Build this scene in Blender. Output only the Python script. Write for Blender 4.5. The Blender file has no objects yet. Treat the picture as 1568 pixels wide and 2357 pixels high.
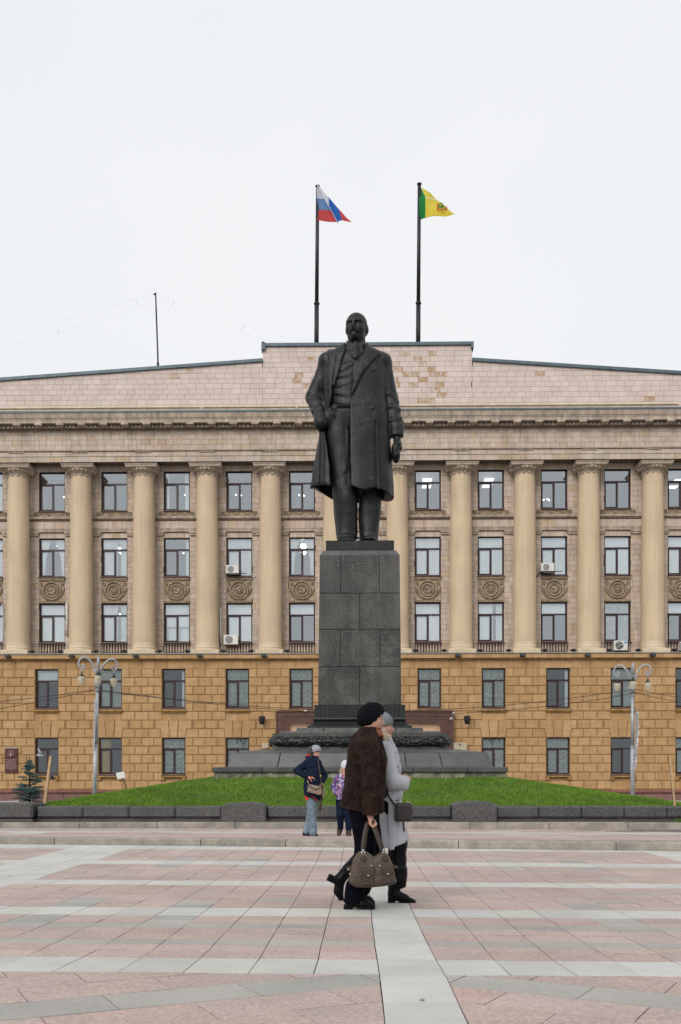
import bpy, math, random
import numpy as np
from mathutils import Matrix, Vector
random.seed(7); RNG = np.random.default_rng(7)
S = bpy.context.scene
COL = S.collection
# ---------------------------------------------------------------- camera
F = 2286.4; CX = 784.0; HY = 1818.0; CZ = 0.87; YAW = math.radians(1.0)   # focal length etc. in px of a 1568 px wide copy
cam = bpy.data.cameras.new("camera"); camo = bpy.data.objects.new("camera", cam); COL.objects.link(camo)
cam.sensor_fit = 'VERTICAL'; cam.sensor_height = 36.0; cam.sensor_width = 24.0
cam.lens = F / 2357.0 * 36.0
cam.shift_y = (HY - 2357.0 / 2) / 2357.0
cam.clip_start = 0.1; cam.clip_end = 3000
camo.location = (0, 0, CZ); camo.rotation_euler = (math.pi / 2, 0, YAW)
S.camera = camo
# ---------------------------------------------------------------- overcast sky, weak wide sun
w = bpy.data.worlds.new("World"); S.world = w; w.use_nodes = True
nt = w.node_tree; nt.nodes.clear()
out = nt.nodes.new('ShaderNodeOutputWorld')
sky = nt.nodes.new('ShaderNodeTexSky'); sky.sky_type = 'NISHITA'; sky.sun_disc = False
SUN_EL, SUN_AZ = math.radians(33), math.radians(205)      # azimuth clockwise from +Y: behind the camera, to the left
sky.sun_elevation = SUN_EL; sky.sun_rotation = SUN_AZ
sky.air_density = 1.0; sky.dust_density = 4.0
b1 = nt.nodes.new('ShaderNodeBackground'); b1.inputs[1].default_value = 0.05
b2 = nt.nodes.new('ShaderNodeBackground')                  # the cloud layer
b2.inputs[1].default_value = 0.83
tc = nt.nodes.new('ShaderNodeTexCoord'); nz = nt.nodes.new('ShaderNodeTexNoise')
nz.inputs['Scale'].default_value = 1.6; nz.inputs['Detail'].default_value = 4; nz.inputs['Roughness'].default_value = .5
cr = nt.nodes.new('ShaderNodeValToRGB')
cr.color_ramp.elements[0].position = .3; cr.color_ramp.elements[0].color = (.865, .897, .935, 1)
cr.color_ramp.elements[1].position = .75; cr.color_ramp.elements[1].color = (.955, .965, .98, 1)
nt.links.new(tc.outputs['Generated'], nz.inputs['Vector']); nt.links.new(nz.outputs[0], cr.inputs[0])
nt.links.new(cr.outputs[0], b2.inputs[0])
ad = nt.nodes.new('ShaderNodeMixShader'); ad.inputs[0].default_value = .93
nt.links.new(sky.outputs[0], b1.inputs[0]); nt.links.new(b1.outputs[0], ad.inputs[1]); nt.links.new(b2.outputs[0], ad.inputs[2])
nt.links.new(ad.outputs[0], out.inputs[0])
sl = bpy.data.lights.new("sun", 'SUN'); sl.energy = 1.5; sl.angle = math.radians(32); sl.color = (1, .97, .92)
so = bpy.data.objects.new("sun", sl); COL.objects.link(so)
sdir = Vector((math.sin(SUN_AZ) * math.cos(SUN_EL), math.cos(SUN_AZ) * math.cos(SUN_EL), math.sin(SUN_EL)))
so.rotation_euler = (-sdir).to_track_quat('-Z', 'Y').to_euler(); so.location = (-10, -20, 60)
S.view_settings.view_transform = 'Standard'; S.view_settings.look = 'None'
S.view_settings.exposure = 0.28; S.view_settings.gamma = 1; S.view_settings.use_curve_mapping = False
S.render.engine = 'CYCLES'
S.cycles.max_bounces = 6; S.cycles.diffuse_bounces = 3; S.cycles.glossy_bounces = 3; S.cycles.transparent_max_bounces = 12
S.cycles.caustics_reflective = False; S.cycles.caustics_refractive = False
S.cycles.use_denoising = True

# ---------------------------------------------------------------- measuring: where a direction of the view meets a plane of the place
cy_, sy_ = math.cos(YAW), math.sin(YAW)
def PX(x, Y, y=None):
    dx = (x - CX) / F
    d = (-sy_ + cy_ * dx, cy_ + sy_ * dx)
    t = Y / d[1]
    return t * d[0]
def PZ(y, Y, x=CX):
    dx = (x - CX) / F
    return CZ + (HY - y) / F * Y / (cy_ + sy_ * dx)
def proj(X, Y, Zv):
    f = -sy_ * X + cy_ * Y; r = cy_ * X + sy_ * Y
    return CX + F * r / f, HY - F * (Zv - CZ) / f

# ---------------------------------------------------------------- mesh helpers
class MB:
    def __init__(s): s.v = []; s.f = []; s.m = []; s.sm = []
    def add(s, vs, fs, mi=0, smooth=False):
        o = len(s.v); s.v += [tuple(v) for v in vs]
        s.f += [tuple(i + o for i in f) for f in fs]; s.m += [mi] * len(fs); s.sm += [smooth] * len(fs)
        return s
    def box(s, x0, x1, y0, y1, z0, z1, mi=0):
        return s.add([(x0,y0,z0),(x1,y0,z0),(x1,y1,z0),(x0,y1,z0),(x0,y0,z1),(x1,y0,z1),(x1,y1,z1),(x0,y1,z1)],
                     [(0,3,2,1),(4,5,6,7),(0,1,5,4),(1,2,6,5),(2,3,7,6),(3,0,4,7)], mi)
    def bbox(s, x0, x1, y0, y1, z0, z1, b=.01, mi=0):
        """box with chamfered edges"""
        hx, hy, hz = (x1-x0)/2, (y1-y0)/2, (z1-z0)/2; c = ((x0+x1)/2, (y0+y1)/2, (z0+z1)/2)
        b = min(b, hx*.9, hy*.9, hz*.9); vs = []; idx = {}
        for sx in (-1,1):
            for sy in (-1,1):
                for sz in (-1,1):
                    for ax in range(3):
                        p = [sx*(hx-b), sy*(hy-b), sz*(hz-b)]; p[ax] = (sx,sy,sz)[ax]*(hx,hy,hz)[ax]
                        idx[(sx,sy,sz,ax)] = len(vs); vs.append((c[0]+p[0], c[1]+p[1], c[2]+p[2]))
        fs = []
        for ax in range(3):
            a, d = [(1,2),(2,0),(0,1)][ax]
            for sg in (-1,1):
                q = []
                for (u, v) in ((-1,-1),(1,-1),(1,1),(-1,1)):
                    k = [0,0,0]; k[ax] = sg; k[a] = u; k[d] = v; q.append(idx[(*k, ax)])
                fs.append(tuple(q) if sg > 0 else tuple(q[::-1]))
        for ax in range(3):                                   # edges running along ax
            a, d = [(1,2),(2,0),(0,1)][ax]
            for u in (-1,1):
                for v in (-1,1):
                    def K(e, which):
                        k = [0,0,0]; k[ax] = e; k[a] = u; k[d] = v; return idx[(*k, which)]
                    q = (K(-1,a), K(-1,d), K(1,d), K(1,a))
                    fs.append(q if u*v > 0 else q[::-1])
        for sx in (-1,1):
            for sy in (-1,1):
                for sz in (-1,1):
                    q = tuple(idx[(sx,sy,sz,ax)] for ax in range(3)); fs.append(q if sx*sy*sz > 0 else q[::-1])
        return s.add(vs, fs, mi)
    def slab(s, poly, y0, y1, bev=0.0, mi=0, back=True):
        """polygon (x,z), counter-clockwise seen from -Y, front at y0, back at y1, chamfered front"""
        n = len(poly); inn = inset(poly, bev) if bev else None; vs = []; fs = []
        if bev:
            vs += [(x, y0, z) for x, z in inn]; vs += [(x, y0+bev, z) for x, z in poly]; vs += [(x, y1, z) for x, z in poly]
            fs.append(tuple(range(n)))
            for i in range(n):
                j = (i+1) % n
                fs.append((i, i+n, j+n, j)); fs.append((i+n, i+2*n, j+2*n, j+n))
            if back: fs.append(tuple(2*n+i for i in range(n-1,-1,-1)))
        else:
            vs += [(x, y0, z) for x, z in poly]; vs += [(x, y1, z) for x, z in poly]
            fs.append(tuple(range(n)))
            for i in range(n):
                j = (i+1) % n; fs.append((i, i+n, j+n, j))
            if back: fs.append(tuple(n+i for i in range(n-1,-1,-1)))
        return s.add(vs, fs, mi)
    def lathe(s, prof, seg=20, c=(0,0,0), mi=0, smooth=True, a0=0, a1=2*math.pi, sx=1, sy=1):
        full = abs(a1-a0-2*math.pi) < 1e-6; n = seg if full else seg+1; vs = []; fs = []
        for r, z in prof:
            for k in range(n):
                a = a0+(a1-a0)*k/seg; vs.append((c[0]+r*math.cos(a)*sx, c[1]+r*math.sin(a)*sy, c[2]+z))
        for i in range(len(prof)-1):
            for k in range(seg):
                k2 = (k+1) % n if full else k+1
                fs.append((i*n+k, i*n+k2, (i+1)*n+k2, (i+1)*n+k))
        s.add(vs, fs, mi, smooth)
        if full:
            if prof[0][0] > 1e-4: s.add(vs[:n], [tuple(range(n-1,-1,-1))], mi)
            if prof[-1][0] > 1e-4: s.add(vs[-n:], [tuple(range(n))], mi)
        return s
    def tube(s, pts, r, seg=8, mi=0, caps=True, smooth=True):
        pts = [Vector(p) for p in pts]; n = len(pts); rs = r if hasattr(r, '__len__') else [r]*n
        vs = []; fs = []; up = None
        for i in range(n):
            t = (pts[min(i+1,n-1)] - pts[max(i-1,0)]).normalized()
            if up is None:
                up = t.cross(Vector((0,0,1)) if abs(t.z) < .9 else Vector((1,0,0))).normalized()
            else: up = (up - t*up.dot(t)).normalized()
            sd = t.cross(up)
            for k in range(seg):
                a = 2*math.pi*k/seg; vs.append(pts[i] + (up*math.cos(a)+sd*math.sin(a))*rs[i])
        for i in range(n-1):
            for k in range(seg):
                k2 = (k+1) % seg; fs.append((i*seg+k, i*seg+k2, (i+1)*seg+k2, (i+1)*seg+k))
        if caps: fs.append(tuple(range(seg-1,-1,-1))); fs.append(tuple((n-1)*seg+k for k in range(seg)))
        return s.add(vs, fs, mi, smooth)
    def ell(s, c, r, seg=10, rings=6, mi=0, rot=None):
        vs = []; fs = []
        for i in range(rings+1):
            ph = math.pi*i/rings
            for k in range(seg):
                a = 2*math.pi*k/seg
                p = Vector((r[0]*math.sin(ph)*math.cos(a), r[1]*math.sin(ph)*math.sin(a), -r[2]*math.cos(ph)))
                if rot is not None: p = rot @ p
                vs.append((c[0]+p.x, c[1]+p.y, c[2]+p.z))
        for i in range(rings):
            for k in range(seg):
                k2 = (k+1) % seg; fs.append((i*seg+k, i*seg+k2, (i+1)*seg+k2, (i+1)*seg+k))
        return s.add(vs, fs, mi, True)
    def frustum(s, cx, cy, hx0, hy0, z0, hx1, hy1, z1, mi=0):
        vs = [(cx-hx0,cy-hy0,z0),(cx+hx0,cy-hy0,z0),(cx+hx0,cy+hy0,z0),(cx-hx0,cy+hy0,z0),
              (cx-hx1,cy-hy1,z1),(cx+hx1,cy-hy1,z1),(cx+hx1,cy+hy1,z1),(cx-hx1,cy+hy1,z1)]
        return s.add(vs, [(0,3,2,1),(4,5,6,7),(0,1,5,4),(1,2,6,5),(2,3,7,6),(3,0,4,7)], mi)
    def mesh(s, name, mats):
        me = bpy.data.meshes.new(name); me.from_pydata(s.v, [], s.f)
        for m in (mats if isinstance(mats, (list, tuple)) else [mats]): me.materials.append(m)
        if any(s.m): me.polygons.foreach_set('material_index', s.m)
        me.polygons.foreach_set('use_smooth', s.sm); me.update()
        return me
    def build(s, name, mats, parent=None, loc=None, world=True, kind=None):
        return link(name, s.mesh(name, mats), parent, loc, world, kind)

def inset(poly, d):
    n = len(poly); out = []
    for i in range(n):
        p0, p, p1 = poly[i-1], poly[i], poly[(i+1) % n]
        e0 = (p[0]-p0[0], p[1]-p0[1]); e1 = (p1[0]-p[0], p1[1]-p[1])
        l0 = math.hypot(*e0) or 1; l1 = math.hypot(*e1) or 1
        n0 = (-e0[1]/l0, e0[0]/l0); n1 = (-e1[1]/l1, e1[0]/l1)
        k = 1+n0[0]*n1[0]+n0[1]*n1[1]; k = max(k, .3)
        out.append((p[0]+d*(n0[0]+n1[0])/k, p[1]+d*(n0[1]+n1[1])/k))
    return out

def link(name, me, parent=None, loc=None, world=True, kind=None):
    o = bpy.data.objects.new(name, me); COL.objects.link(o)
    if loc is not None: o.location = loc
    if parent is not None:
        o.parent = parent
        if world and parent.type == 'EMPTY': o.matrix_parent_inverse = Matrix.Translation(-Vector(parent.location))
    if kind: o['kind'] = kind
    return o
def thing(name, label, cat, loc=(0,0,0), rz=0, group=None):
    o = bpy.data.objects.new(name, None); COL.objects.link(o); o.location = loc; o.rotation_euler = (0,0,rz)
    o.empty_display_size = .2; o['label'] = label; o['category'] = cat
    if group: o['group'] = group
    return o
def tag(o, label, cat, group=None):
    o['label'] = label; o['category'] = cat
    if group: o['group'] = group
    return o
KIDS = {}
def copy_tree(o, parent=None):
    c = o.copy(); COL.objects.link(c)
    if parent is not None: c.parent = parent
    for ch in o.children: copy_tree(ch, c)
    return c

# ---------------------------------------------------------------- materials
def mat(name, cols, rough=.8, noise=(3, .15), fine=(60, .1), bump=(40, .1), spec=.4, metal=0, speck=None, streak=0, sheen=0, emit=None, stretch=None, lam=None):
    m = bpy.data.materials.new(name); m.use_nodes = True; t = m.node_tree; N = t.nodes; L = t.links
    b = N['Principled BSDF']; b.inputs['Roughness'].default_value = rough; b.inputs['Metallic'].default_value = metal
    b.inputs['Specular IOR Level'].default_value = spec
    if sheen: b.inputs['Sheen Weight'].default_value = sheen; b.inputs['Sheen Roughness'].default_value = .5
    geo = N.new('ShaderNodeNewGeometry')
    if not isinstance(cols[0], (tuple, list)): cols = [cols]
    if len(cols) > 1:
        oi = N.new('ShaderNodeObjectInfo'); a = N.new('ShaderNodeMath'); a.operation = 'ADD'
        L.new(oi.outputs['Random'], a.inputs[0]); L.new(geo.outputs['Random Per Island'], a.inputs[1])
        fr = N.new('ShaderNodeMath'); fr.operation = 'FRACT'; L.new(a.outputs[0], fr.inputs[0])
        r = N.new('ShaderNodeValToRGB'); el = r.color_ramp.elements
        for i in range(len(cols)-2): el.new(.5)
        for i, c in enumerate(cols): el[i].position = i/(len(cols)-1); el[i].color = (*c, 1)
        L.new(fr.outputs[0], r.inputs[0]); cur = r.outputs[0]
    else:
        r = N.new('ShaderNodeRGB'); r.outputs[0].default_value = (*cols[0], 1); cur = r.outputs[0]
    def noise_(scale, detail=4, sc3=None):
        n = N.new('ShaderNodeTexNoise'); n.inputs['Scale'].default_value = scale; n.inputs['Detail'].default_value = detail
        if sc3:
            mp = N.new('ShaderNodeMapping'); mp.inputs['Scale'].default_value = sc3
            L.new(geo.outputs['Position'], mp.inputs[0]); L.new(mp.outputs[0], n.inputs['Vector'])
        else: L.new(geo.outputs['Position'], n.inputs['Vector'])
        return n.outputs[0]
    def mulby(cur, fac, amt, lo=.3, hi=.7):
        mr = N.new('ShaderNodeMapRange'); mr.inputs[1].default_value = lo; mr.inputs[2].default_value = hi
        mr.inputs[3].default_value = 1-amt; mr.inputs[4].default_value = 1+amt*.6; L.new(fac, mr.inputs[0])
        mx = N.new('ShaderNodeVectorMath'); mx.operation = 'SCALE'; L.new(cur, mx.inputs[0]); L.new(mr.outputs[0], mx.inputs[3])
        return mx.outputs[0]
    if noise: cur = mulby(cur, noise_(noise[0], 5, stretch), noise[1])
    if fine: cur = mulby(cur, noise_(fine[0], 2), fine[1])
    if streak: cur = mulby(cur, noise_(1.0, 4, (5, 5, .35)), streak, .35, .65)
    if speck:      # (scale, amount, colour): light mineral flecks
        n = noise_(speck[0], 2); mr = N.new('ShaderNodeMapRange'); mr.inputs[1].default_value = .56; mr.inputs[2].default_value = .66
        mr.inputs[4].default_value = speck[1]; L.new(n, mr.inputs[0])
        mx = N.new('ShaderNodeMix'); mx.data_type = 'RGBA'; mx.inputs[7].default_value = (*speck[2], 1)
        L.new(mr.outputs[0], mx.inputs[0]); L.new(cur, mx.inputs[6]); cur = mx.outputs[2]
    L.new(cur, b.inputs['Base Color'])
    if bump:
        bp = N.new('ShaderNodeBump'); bp.inputs['Strength'].default_value = bump[1]; bp.inputs['Distance'].default_value = .02
        L.new(noise_(bump[0], 4), bp.inputs['Height']); L.new(bp.outputs[0], b.inputs['Normal'])
    if emit:
        b.inputs['Emission Color'].default_value = (*emit[0], 1); b.inputs['Emission Strength'].default_value = emit[1]
    return m
def glass(name, refl, tint=(.75, .85, .88)):
    m = bpy.data.materials.new(name); m.use_nodes = True; t = m.node_tree; N = t.nodes; L = t.links; N.clear()
    o = N.new('ShaderNodeOutputMaterial'); g = N.new('ShaderNodeBsdfGlossy'); tr = N.new('ShaderNodeBsdfTransparent')
    g.inputs['Roughness'].default_value = .02; g.inputs['Color'].default_value = (.90, .96, 1, 1); tr.inputs['Color'].default_value = (*tint, 1)
    lw = N.new('ShaderNodeLayerWeight'); lw.inputs[0].default_value = .25
    mr = N.new('ShaderNodeMapRange'); mr.inputs[3].default_value = refl; mr.inputs[4].default_value = .9
    L.new(lw.outputs['Fresnel'], mr.inputs[0]); mx = N.new('ShaderNodeMixShader'); L.new(mr.outputs[0], mx.inputs[0])
    nz = N.new('ShaderNodeTexNoise'); nz.inputs['Scale'].default_value = .8; ge = N.new('ShaderNodeNewGeometry'); L.new(ge.outputs['Position'], nz.inputs['Vector'])
    bp = N.new('ShaderNodeBump'); bp.inputs['Strength'].default_value = .02; bp.inputs['Distance'].default_value = .05
    L.new(nz.outputs[0], bp.inputs['Height']); L.new(bp.outputs[0], g.inputs['Normal'])
    L.new(tr.outputs[0], mx.inputs[1]); L.new(g.outputs[0], mx.inputs[2]); L.new(mx.outputs[0], o.inputs[0])
    return m

M = {}
M['tile_pink'] = mat('tile_pink', [(.60,.49,.44),(.66,.55,.50),(.63,.50,.45),(.69,.58,.53),(.62,.52,.47)], .85, (1.2,.06), (30,.06), (50,.15))
M['tile_wall'] = mat('tile_wall', [(.52,.42,.345),(.58,.48,.40),(.50,.405,.32),(.60,.48,.41),(.55,.45,.37),(.57,.44,.37),(.51,.39,.27),(.59,.49,.41),(.56,.46,.38)], .85, (1.5,.16), (30,.08), (50,.2), streak=.12)
M['tile_worn'] = mat('tile_worn', [(.62,.51,.46),(.60,.49,.44)], .9, (6,.1), (30,.1), (50,.3))
def worn_mix(m, col, sc, lo, hi):
    t = m.node_tree; N = t.nodes; L = t.links; b = N['Principled BSDF']; src = b.inputs['Base Color'].links[0].from_socket
    n = N.new('ShaderNodeTexNoise'); n.inputs['Scale'].default_value = sc; n.inputs['Detail'].default_value = 6; n.inputs['Roughness'].default_value = .7
    g = N.new('ShaderNodeNewGeometry'); L.new(g.outputs['Position'], n.inputs['Vector']); mr = N.new('ShaderNodeMapRange'); mr.inputs[1].default_value = lo; mr.inputs[2].default_value = hi
    L.new(n.outputs[0], mr.inputs[0]); mx = N.new('ShaderNodeMix'); mx.data_type = 'RGBA'; mx.inputs[7].default_value = (*col, 1); L.new(mr.outputs[0], mx.inputs[0]); L.new(src, mx.inputs[6]); L.new(mx.outputs[2], b.inputs['Base Color'])
worn_mix(M['tile_worn'], (.44,.29,.175), 3.2, .42, .56)
M['mortar'] = mat('mortar', (.17,.13,.11), .95)
M['mould'] = mat('mould', (.46,.37,.30), .85, (2,.22), (25,.15), (40,.3), streak=.25)
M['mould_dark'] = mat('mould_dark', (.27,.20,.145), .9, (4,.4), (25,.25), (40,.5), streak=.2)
M['relief'] = mat('relief', (.36,.275,.19), .9, (5,.35), (30,.2), (60,.4))
M['relief_back'] = mat('relief_back', (.44,.33,.23), .9, (4,.3), (30,.2), (60,.3))
M['column'] = mat('column', (.60,.465,.315), .8, (.5,.10), (25,.04), (120,.25), streak=.07)
M['column_foot'] = mat('column_foot', (.62,.50,.35), .8, (1.5,.14), (25,.05), (80,.2))
M['capital'] = mat('capital', (.50,.40,.32), .85, (3,.25), (25,.15), (60,.3))
M['rust'] = mat('rust', [(.425,.26,.115),(.475,.295,.14),(.395,.23,.10),(.495,.31,.155),(.445,.275,.13),(.415,.245,.11)], .85, (1.6,.14), (25,.08), (30,.25), stretch=(1,1,2.5), streak=.10)
M['rust_dark'] = mat('rust_dark', (.35,.215,.095), .9, (2,.2), (20,.1), (40,.2))
M['rust_ledge'] = mat('rust_ledge', (.40,.235,.08), .85, (2,.3), (20,.12), (40,.2), streak=.3)
M['portal'] = mat('portal', (.105,.045,.034), .45, (3,.3), (80,.3), None, speck=(120,.3,(.2,.1,.08)))
M['infill'] = mat('infill', (.58,.38,.25), .9, (2,.06))
M['plinth_red'] = mat('plinth_red', [(.20,.105,.09),(.24,.13,.115),(.17,.085,.075)], .6, (2,.25), (60,.2), None)
M['mould_red'] = mat('mould_red', (.23,.10,.075), .5, (2,.25), (60,.2), None)
M['metal_cap'] = mat('metal_cap', (.10,.14,.16), .5, (2,.2), None, None, metal=.2)
M['frame'] = mat('frame', (.035,.014,.014), .35, None, None, None)
M['sill'] = mat('sill', (.11,.065,.065), .45, (3,.2), None, None)
M['white'] = mat('white', (.75,.75,.73), .5, (4,.08), None, None)
M['blind'] = mat('blind', (.88,.92,.93), .7, (1.2,.10), None, None)
M['curtain'] = mat('curtain', (.80,.84,.85), .9, (1,.15), None, None)
M['lace'] = mat('lace', (.36,.38,.36), .9, (3,.35), (30,.2), None)
M['yellow'] = mat('yellow', (.42,.27,.04), .9)
M['room_dark'] = mat('room_dark', (.10,.085,.07), .9, None, None, None)  # gloom behind the lower windows put into the wall colour
M['room'] = mat('room', (.5,.5,.5), .9, None, None, None)
M['lamp'] = mat('lamp', (1,1,1), .5, None, None, None, emit=((1,.93,.8), 3))
M['tube'] = mat('tube', (1,1,1), .5, None, None, None, emit=((.9,.97,1), 1.6))
M['glass'] = glass('glass', .20, (.99,1,1)); M['glass_low'] = glass('glass_low', .06, (.85,.88,.88))  # glass_low: weaker gloss imitates dark reflections of the unbuilt far side
M['black'] = mat('black', (.012,.012,.014), .4, None, None, None)
M['grey'] = mat('grey', (.25,.26,.27), .5, None, None, None)
M['cable'] = mat('cable', (.02,.02,.022), .6, None, None, None)

worn_mix(M['column'], (.47,.35,.225), 1.1, .60, .95); worn_mix(M['rust'], (.30,.175,.09), .55, .56, .95); worn_mix(M['tile_wall'], (.36,.28,.20), .9, .58, .95)
worn_mix(M['column_foot'], (.40,.27,.16), 3.5, .60, .72)
# ================================================================ the government building
YL, YC, YW, YA, YP = 62.0, 62.6, 63.2, 62.35, 62.75
BAY = 4.0
X0 = PX(768.5, YC) - 5*BAY
def colx(k): return X0 + k*BAY
XL, XR = colx(-1.6), colx(11.6)
bld = thing('government_building', 'long tan and pink stone office building with giant columns filling the background', 'building', (colx(5), 64, 0))
def inview(x, z, Y, mrg=0):
    u, v = proj(x, Y, z); return -mrg < u < 1568+mrg and v < 1860
PIECES = {}
def piece(kind, poly, y0, dep, bev, m, jitter=0.0):
    PIECES.setdefault(kind, []).append((poly, y0 + random.uniform(-jitter, jitter), dep, bev, m))
def flush(kind, name, parent, limit=300, stuff=None):
    lst = PIECES.pop(kind, []); ranked = []
    for i, (poly, y0, dep, bev, m) in enumerate(lst):
        cx = sum(p[0] for p in poly)/len(poly); cz = sum(p[1] for p in poly)/len(poly)
        a = 0.5*abs(sum(poly[k][0]*poly[(k+1)%len(poly)][1]-poly[(k+1)%len(poly)][0]*poly[k][1] for k in range(len(poly))))
        u, v = proj(cx, y0, cz)
        hid = 730 < u < 928 and v > 800
        ranked.append((-(a if inview(cx, cz, y0) and not hid else 0), abs(u-784), i))
    ranked.sort(); keep = set(r[2] for r in ranked[:limit]); cache = {}; rest = {}
    for i, (poly, y0, dep, bev, m) in enumerate(lst):
        if i in keep:
            ox, oz = poly[0]; key = (m, tuple((round(p[0]-ox, 3), round(p[1]-oz, 3)) for p in poly), round(dep, 3), bev)
            if key not in cache:
                cache[key] = MB().slab([(p[0]-ox, p[1]-oz) for p in poly], 0, dep, bev, back=False).mesh(name, M[m])
            link(name, cache[key], parent, (ox, y0, oz))
        else:
            rest.setdefault('x', ([], []))
            rest['x'][0].append((poly, y0, dep, bev, m))
    if rest:
        ms = sorted(set(p[4] for p in rest['x'][0])); mb = MB()
        for poly, y0, dep, bev, m in rest['x'][0]: mb.slab(poly, y0, y0+dep, bev, ms.index(m), back=False)
        mb.build(name if not stuff else stuff, [M[q] for q in ms], parent, kind='stuff')
def rect(x0, x1, z0, z1, g=.004): return [(x0+g, z0+g), (x1-g, z0+g), (x1-g, z1-g), (x0+g, z1-g)]
def tile_region(x0, x1, z0, z1, yf, rh, tw, m, seed, kind='tile', vary=.12, dep=.045, clip=None, worn=None):
    n = max(1, round((z1-z0)/rh)); rh = (z1-z0)/n; rr = random.Random(seed)
    for i in range(n):
        x = x0 - rr.uniform(0, tw)
        while x < x1:
            wv = tw*rr.uniform(1-vary, 1+vary); a, b = max(x, x0), min(x+wv, x1)
            x += wv
            if b-a < .06: continue
            za, zb = z0+i*rh, z0+(i+1)*rh
            poly = rect(a, b, za, zb, .005)
            if clip:
                ha, hb = clip(a), clip(b)
                if min(ha, hb) <= za+.03: 
                    if max(ha, hb) <= za+.05: continue
                if ha < zb or hb < zb:
                    poly = [(a+.005, za+.005), (b-.005, za+.005), (b-.005, max(za+.01, min(zb-.005, hb))), (a+.005, max(za+.01, min(zb-.005, ha)))]
            mm = m
            if worn and rr.random() < worn((a+b)/2, (za+zb)/2): mm = 'tile_worn'
            piece(kind, poly, yf, dep, .006, mm, .003)

# ---- backing masonry (mortar colour shows in the joints)
wb = MB()
zl_top = PZ(1505, YL); ztop_w = PZ(1060, YA)
WW = 1.66                                                     # upper windows
def wx(j): return colx(j) + 1.96
ROWS = [(PZ(1173, YW), PZ(1083, YW)), (PZ(1325.5, YW), PZ(1236.5, YW)), (PZ(1477.5, YW), PZ(1388.5, YW))]
BACK = YW+.045
zsp = [(zl_top, ROWS[2][0]), (ROWS[2][1], ROWS[1][0]), (ROWS[1][1], ROWS[0][0]), (ROWS[0][1], ztop_w+.4)]
JR = range(-1, 11)
for j in JR:                                                  # piers
    a = XL if j == -1 else wx(j-1)+WW/2
    wb.box(a, wx(j)-WW/2, BACK, BACK+.35, zl_top-.3, ztop_w+.4)
    for a_, b_ in zsp: wb.box(wx(j)-WW/2, wx(j)+WW/2, BACK, BACK+.35, a_, b_)
wb.box(wx(10)+WW/2, XR, BACK, BACK+.35, zl_top-.3, ztop_w+.4)
wall_low = wb.build('masonry_wall', M['mortar'], bld)
wb = MB()
# lower wall
LW = 1.46
def lx(j): return colx(j) + 1.98
c2d = lambda c: 1482.2 + .33594*c
RB = [PZ(c2d(c), YL) for c in (168,228.5,289,347,405,463,522,582,642.5,701,760,820,880,938,997)]
LOW = [(PZ(c2d(438), YL), RB[0]), (PZ(c2d(893), YL), RB[8])]
BL = YL+.05
zpl = RB[14]
PXL, PXR, PZT = PX(637, YL), PX(1042, YL), PZ(1637, YL)       # portal
for j in JR:
    a = XL if j == -1 else lx(j-1)+LW/2
    wb.box(a, lx(j)-LW/2, BL, BL+.5, 0, zl_top-.05)
    for a_, b_ in ((0, LOW[1][0]), (LOW[1][1], LOW[0][0]), (LOW[0][1], zl_top-.05)): wb.box(lx(j)-LW/2, lx(j)+LW/2, BL, BL+.5, a_, b_)
wb.box(lx(10)+LW/2, XR, BL, BL+.5, 0, zl_top-.05)
# parapet backing
PT = [(XL, PZ(872, YP) - (PX(0, YP)-XL)*.069), (PX(0, YP), PZ(872, YP)), (PX(605, YP), PZ(832, YP)), (PX(605.1, YP), PZ(797, YP)), (PX(1087, YP), PZ(797, YP)), (PX(1087.1, YP), PZ(834, YP)), (PX(1568, YP), PZ(868, YP)), (XR, PZ(868, YP)-(XR-PX(1568, YP))*.069)]
def roofz(x):
    for (xa, za), (xb, zb) in zip(PT, PT[1:]):
        if xa <= x <= xb: return za+(zb-za)*(x-xa)/max(1e-6, xb-xa)
    return PT[0][1] if x < XL else PT[-1][1]
zc0 = PZ(945, 61.2)                                           # top of the cornice
wb.build('masonry_wall', M['rust_dark'], bld)
mb = MB(); pr = [(XL, zc0-.5), (XR, zc0-.5)] + [p for p in PT[::-1]]
mb.slab(pr, YP+.045, YP+1.2); mb.build('parapet_wall', M['mortar'], bld)
def worn(x, z):
    u, v = proj(x, YP, z)
    if 670 < u < 760 and 815 < v < 900: return .34
    if 895 < u < 1025 and 812 < v < 925: return .36
    return .004
zb = PZ(941, YP)
xA, xB = PX(605, YP), PX(1087, YP); n_r = round((PZ(797, YP)-zb)/.333); rh_ = (PZ(797, YP)-zb)/n_r
n_l = math.ceil((PZ(832, YP)-zb)/rh_)
tile_region(XL, xA-.003, zb, zb+n_l*rh_, YP, rh_, .56, 'tile_pink', 3, clip=lambda x: roofz(min(x, xA-.01)), worn=worn)
tile_region(xA, xB, zb, PZ(797, YP), YP, rh_, .56, 'tile_pink', 4, worn=worn)
tile_region(xB+.003, XR, zb, zb+n_l*rh_, YP, rh_, .56, 'tile_pink', 8, clip=lambda x: roofz(max(x, xB+.02)), worn=worn)
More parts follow.
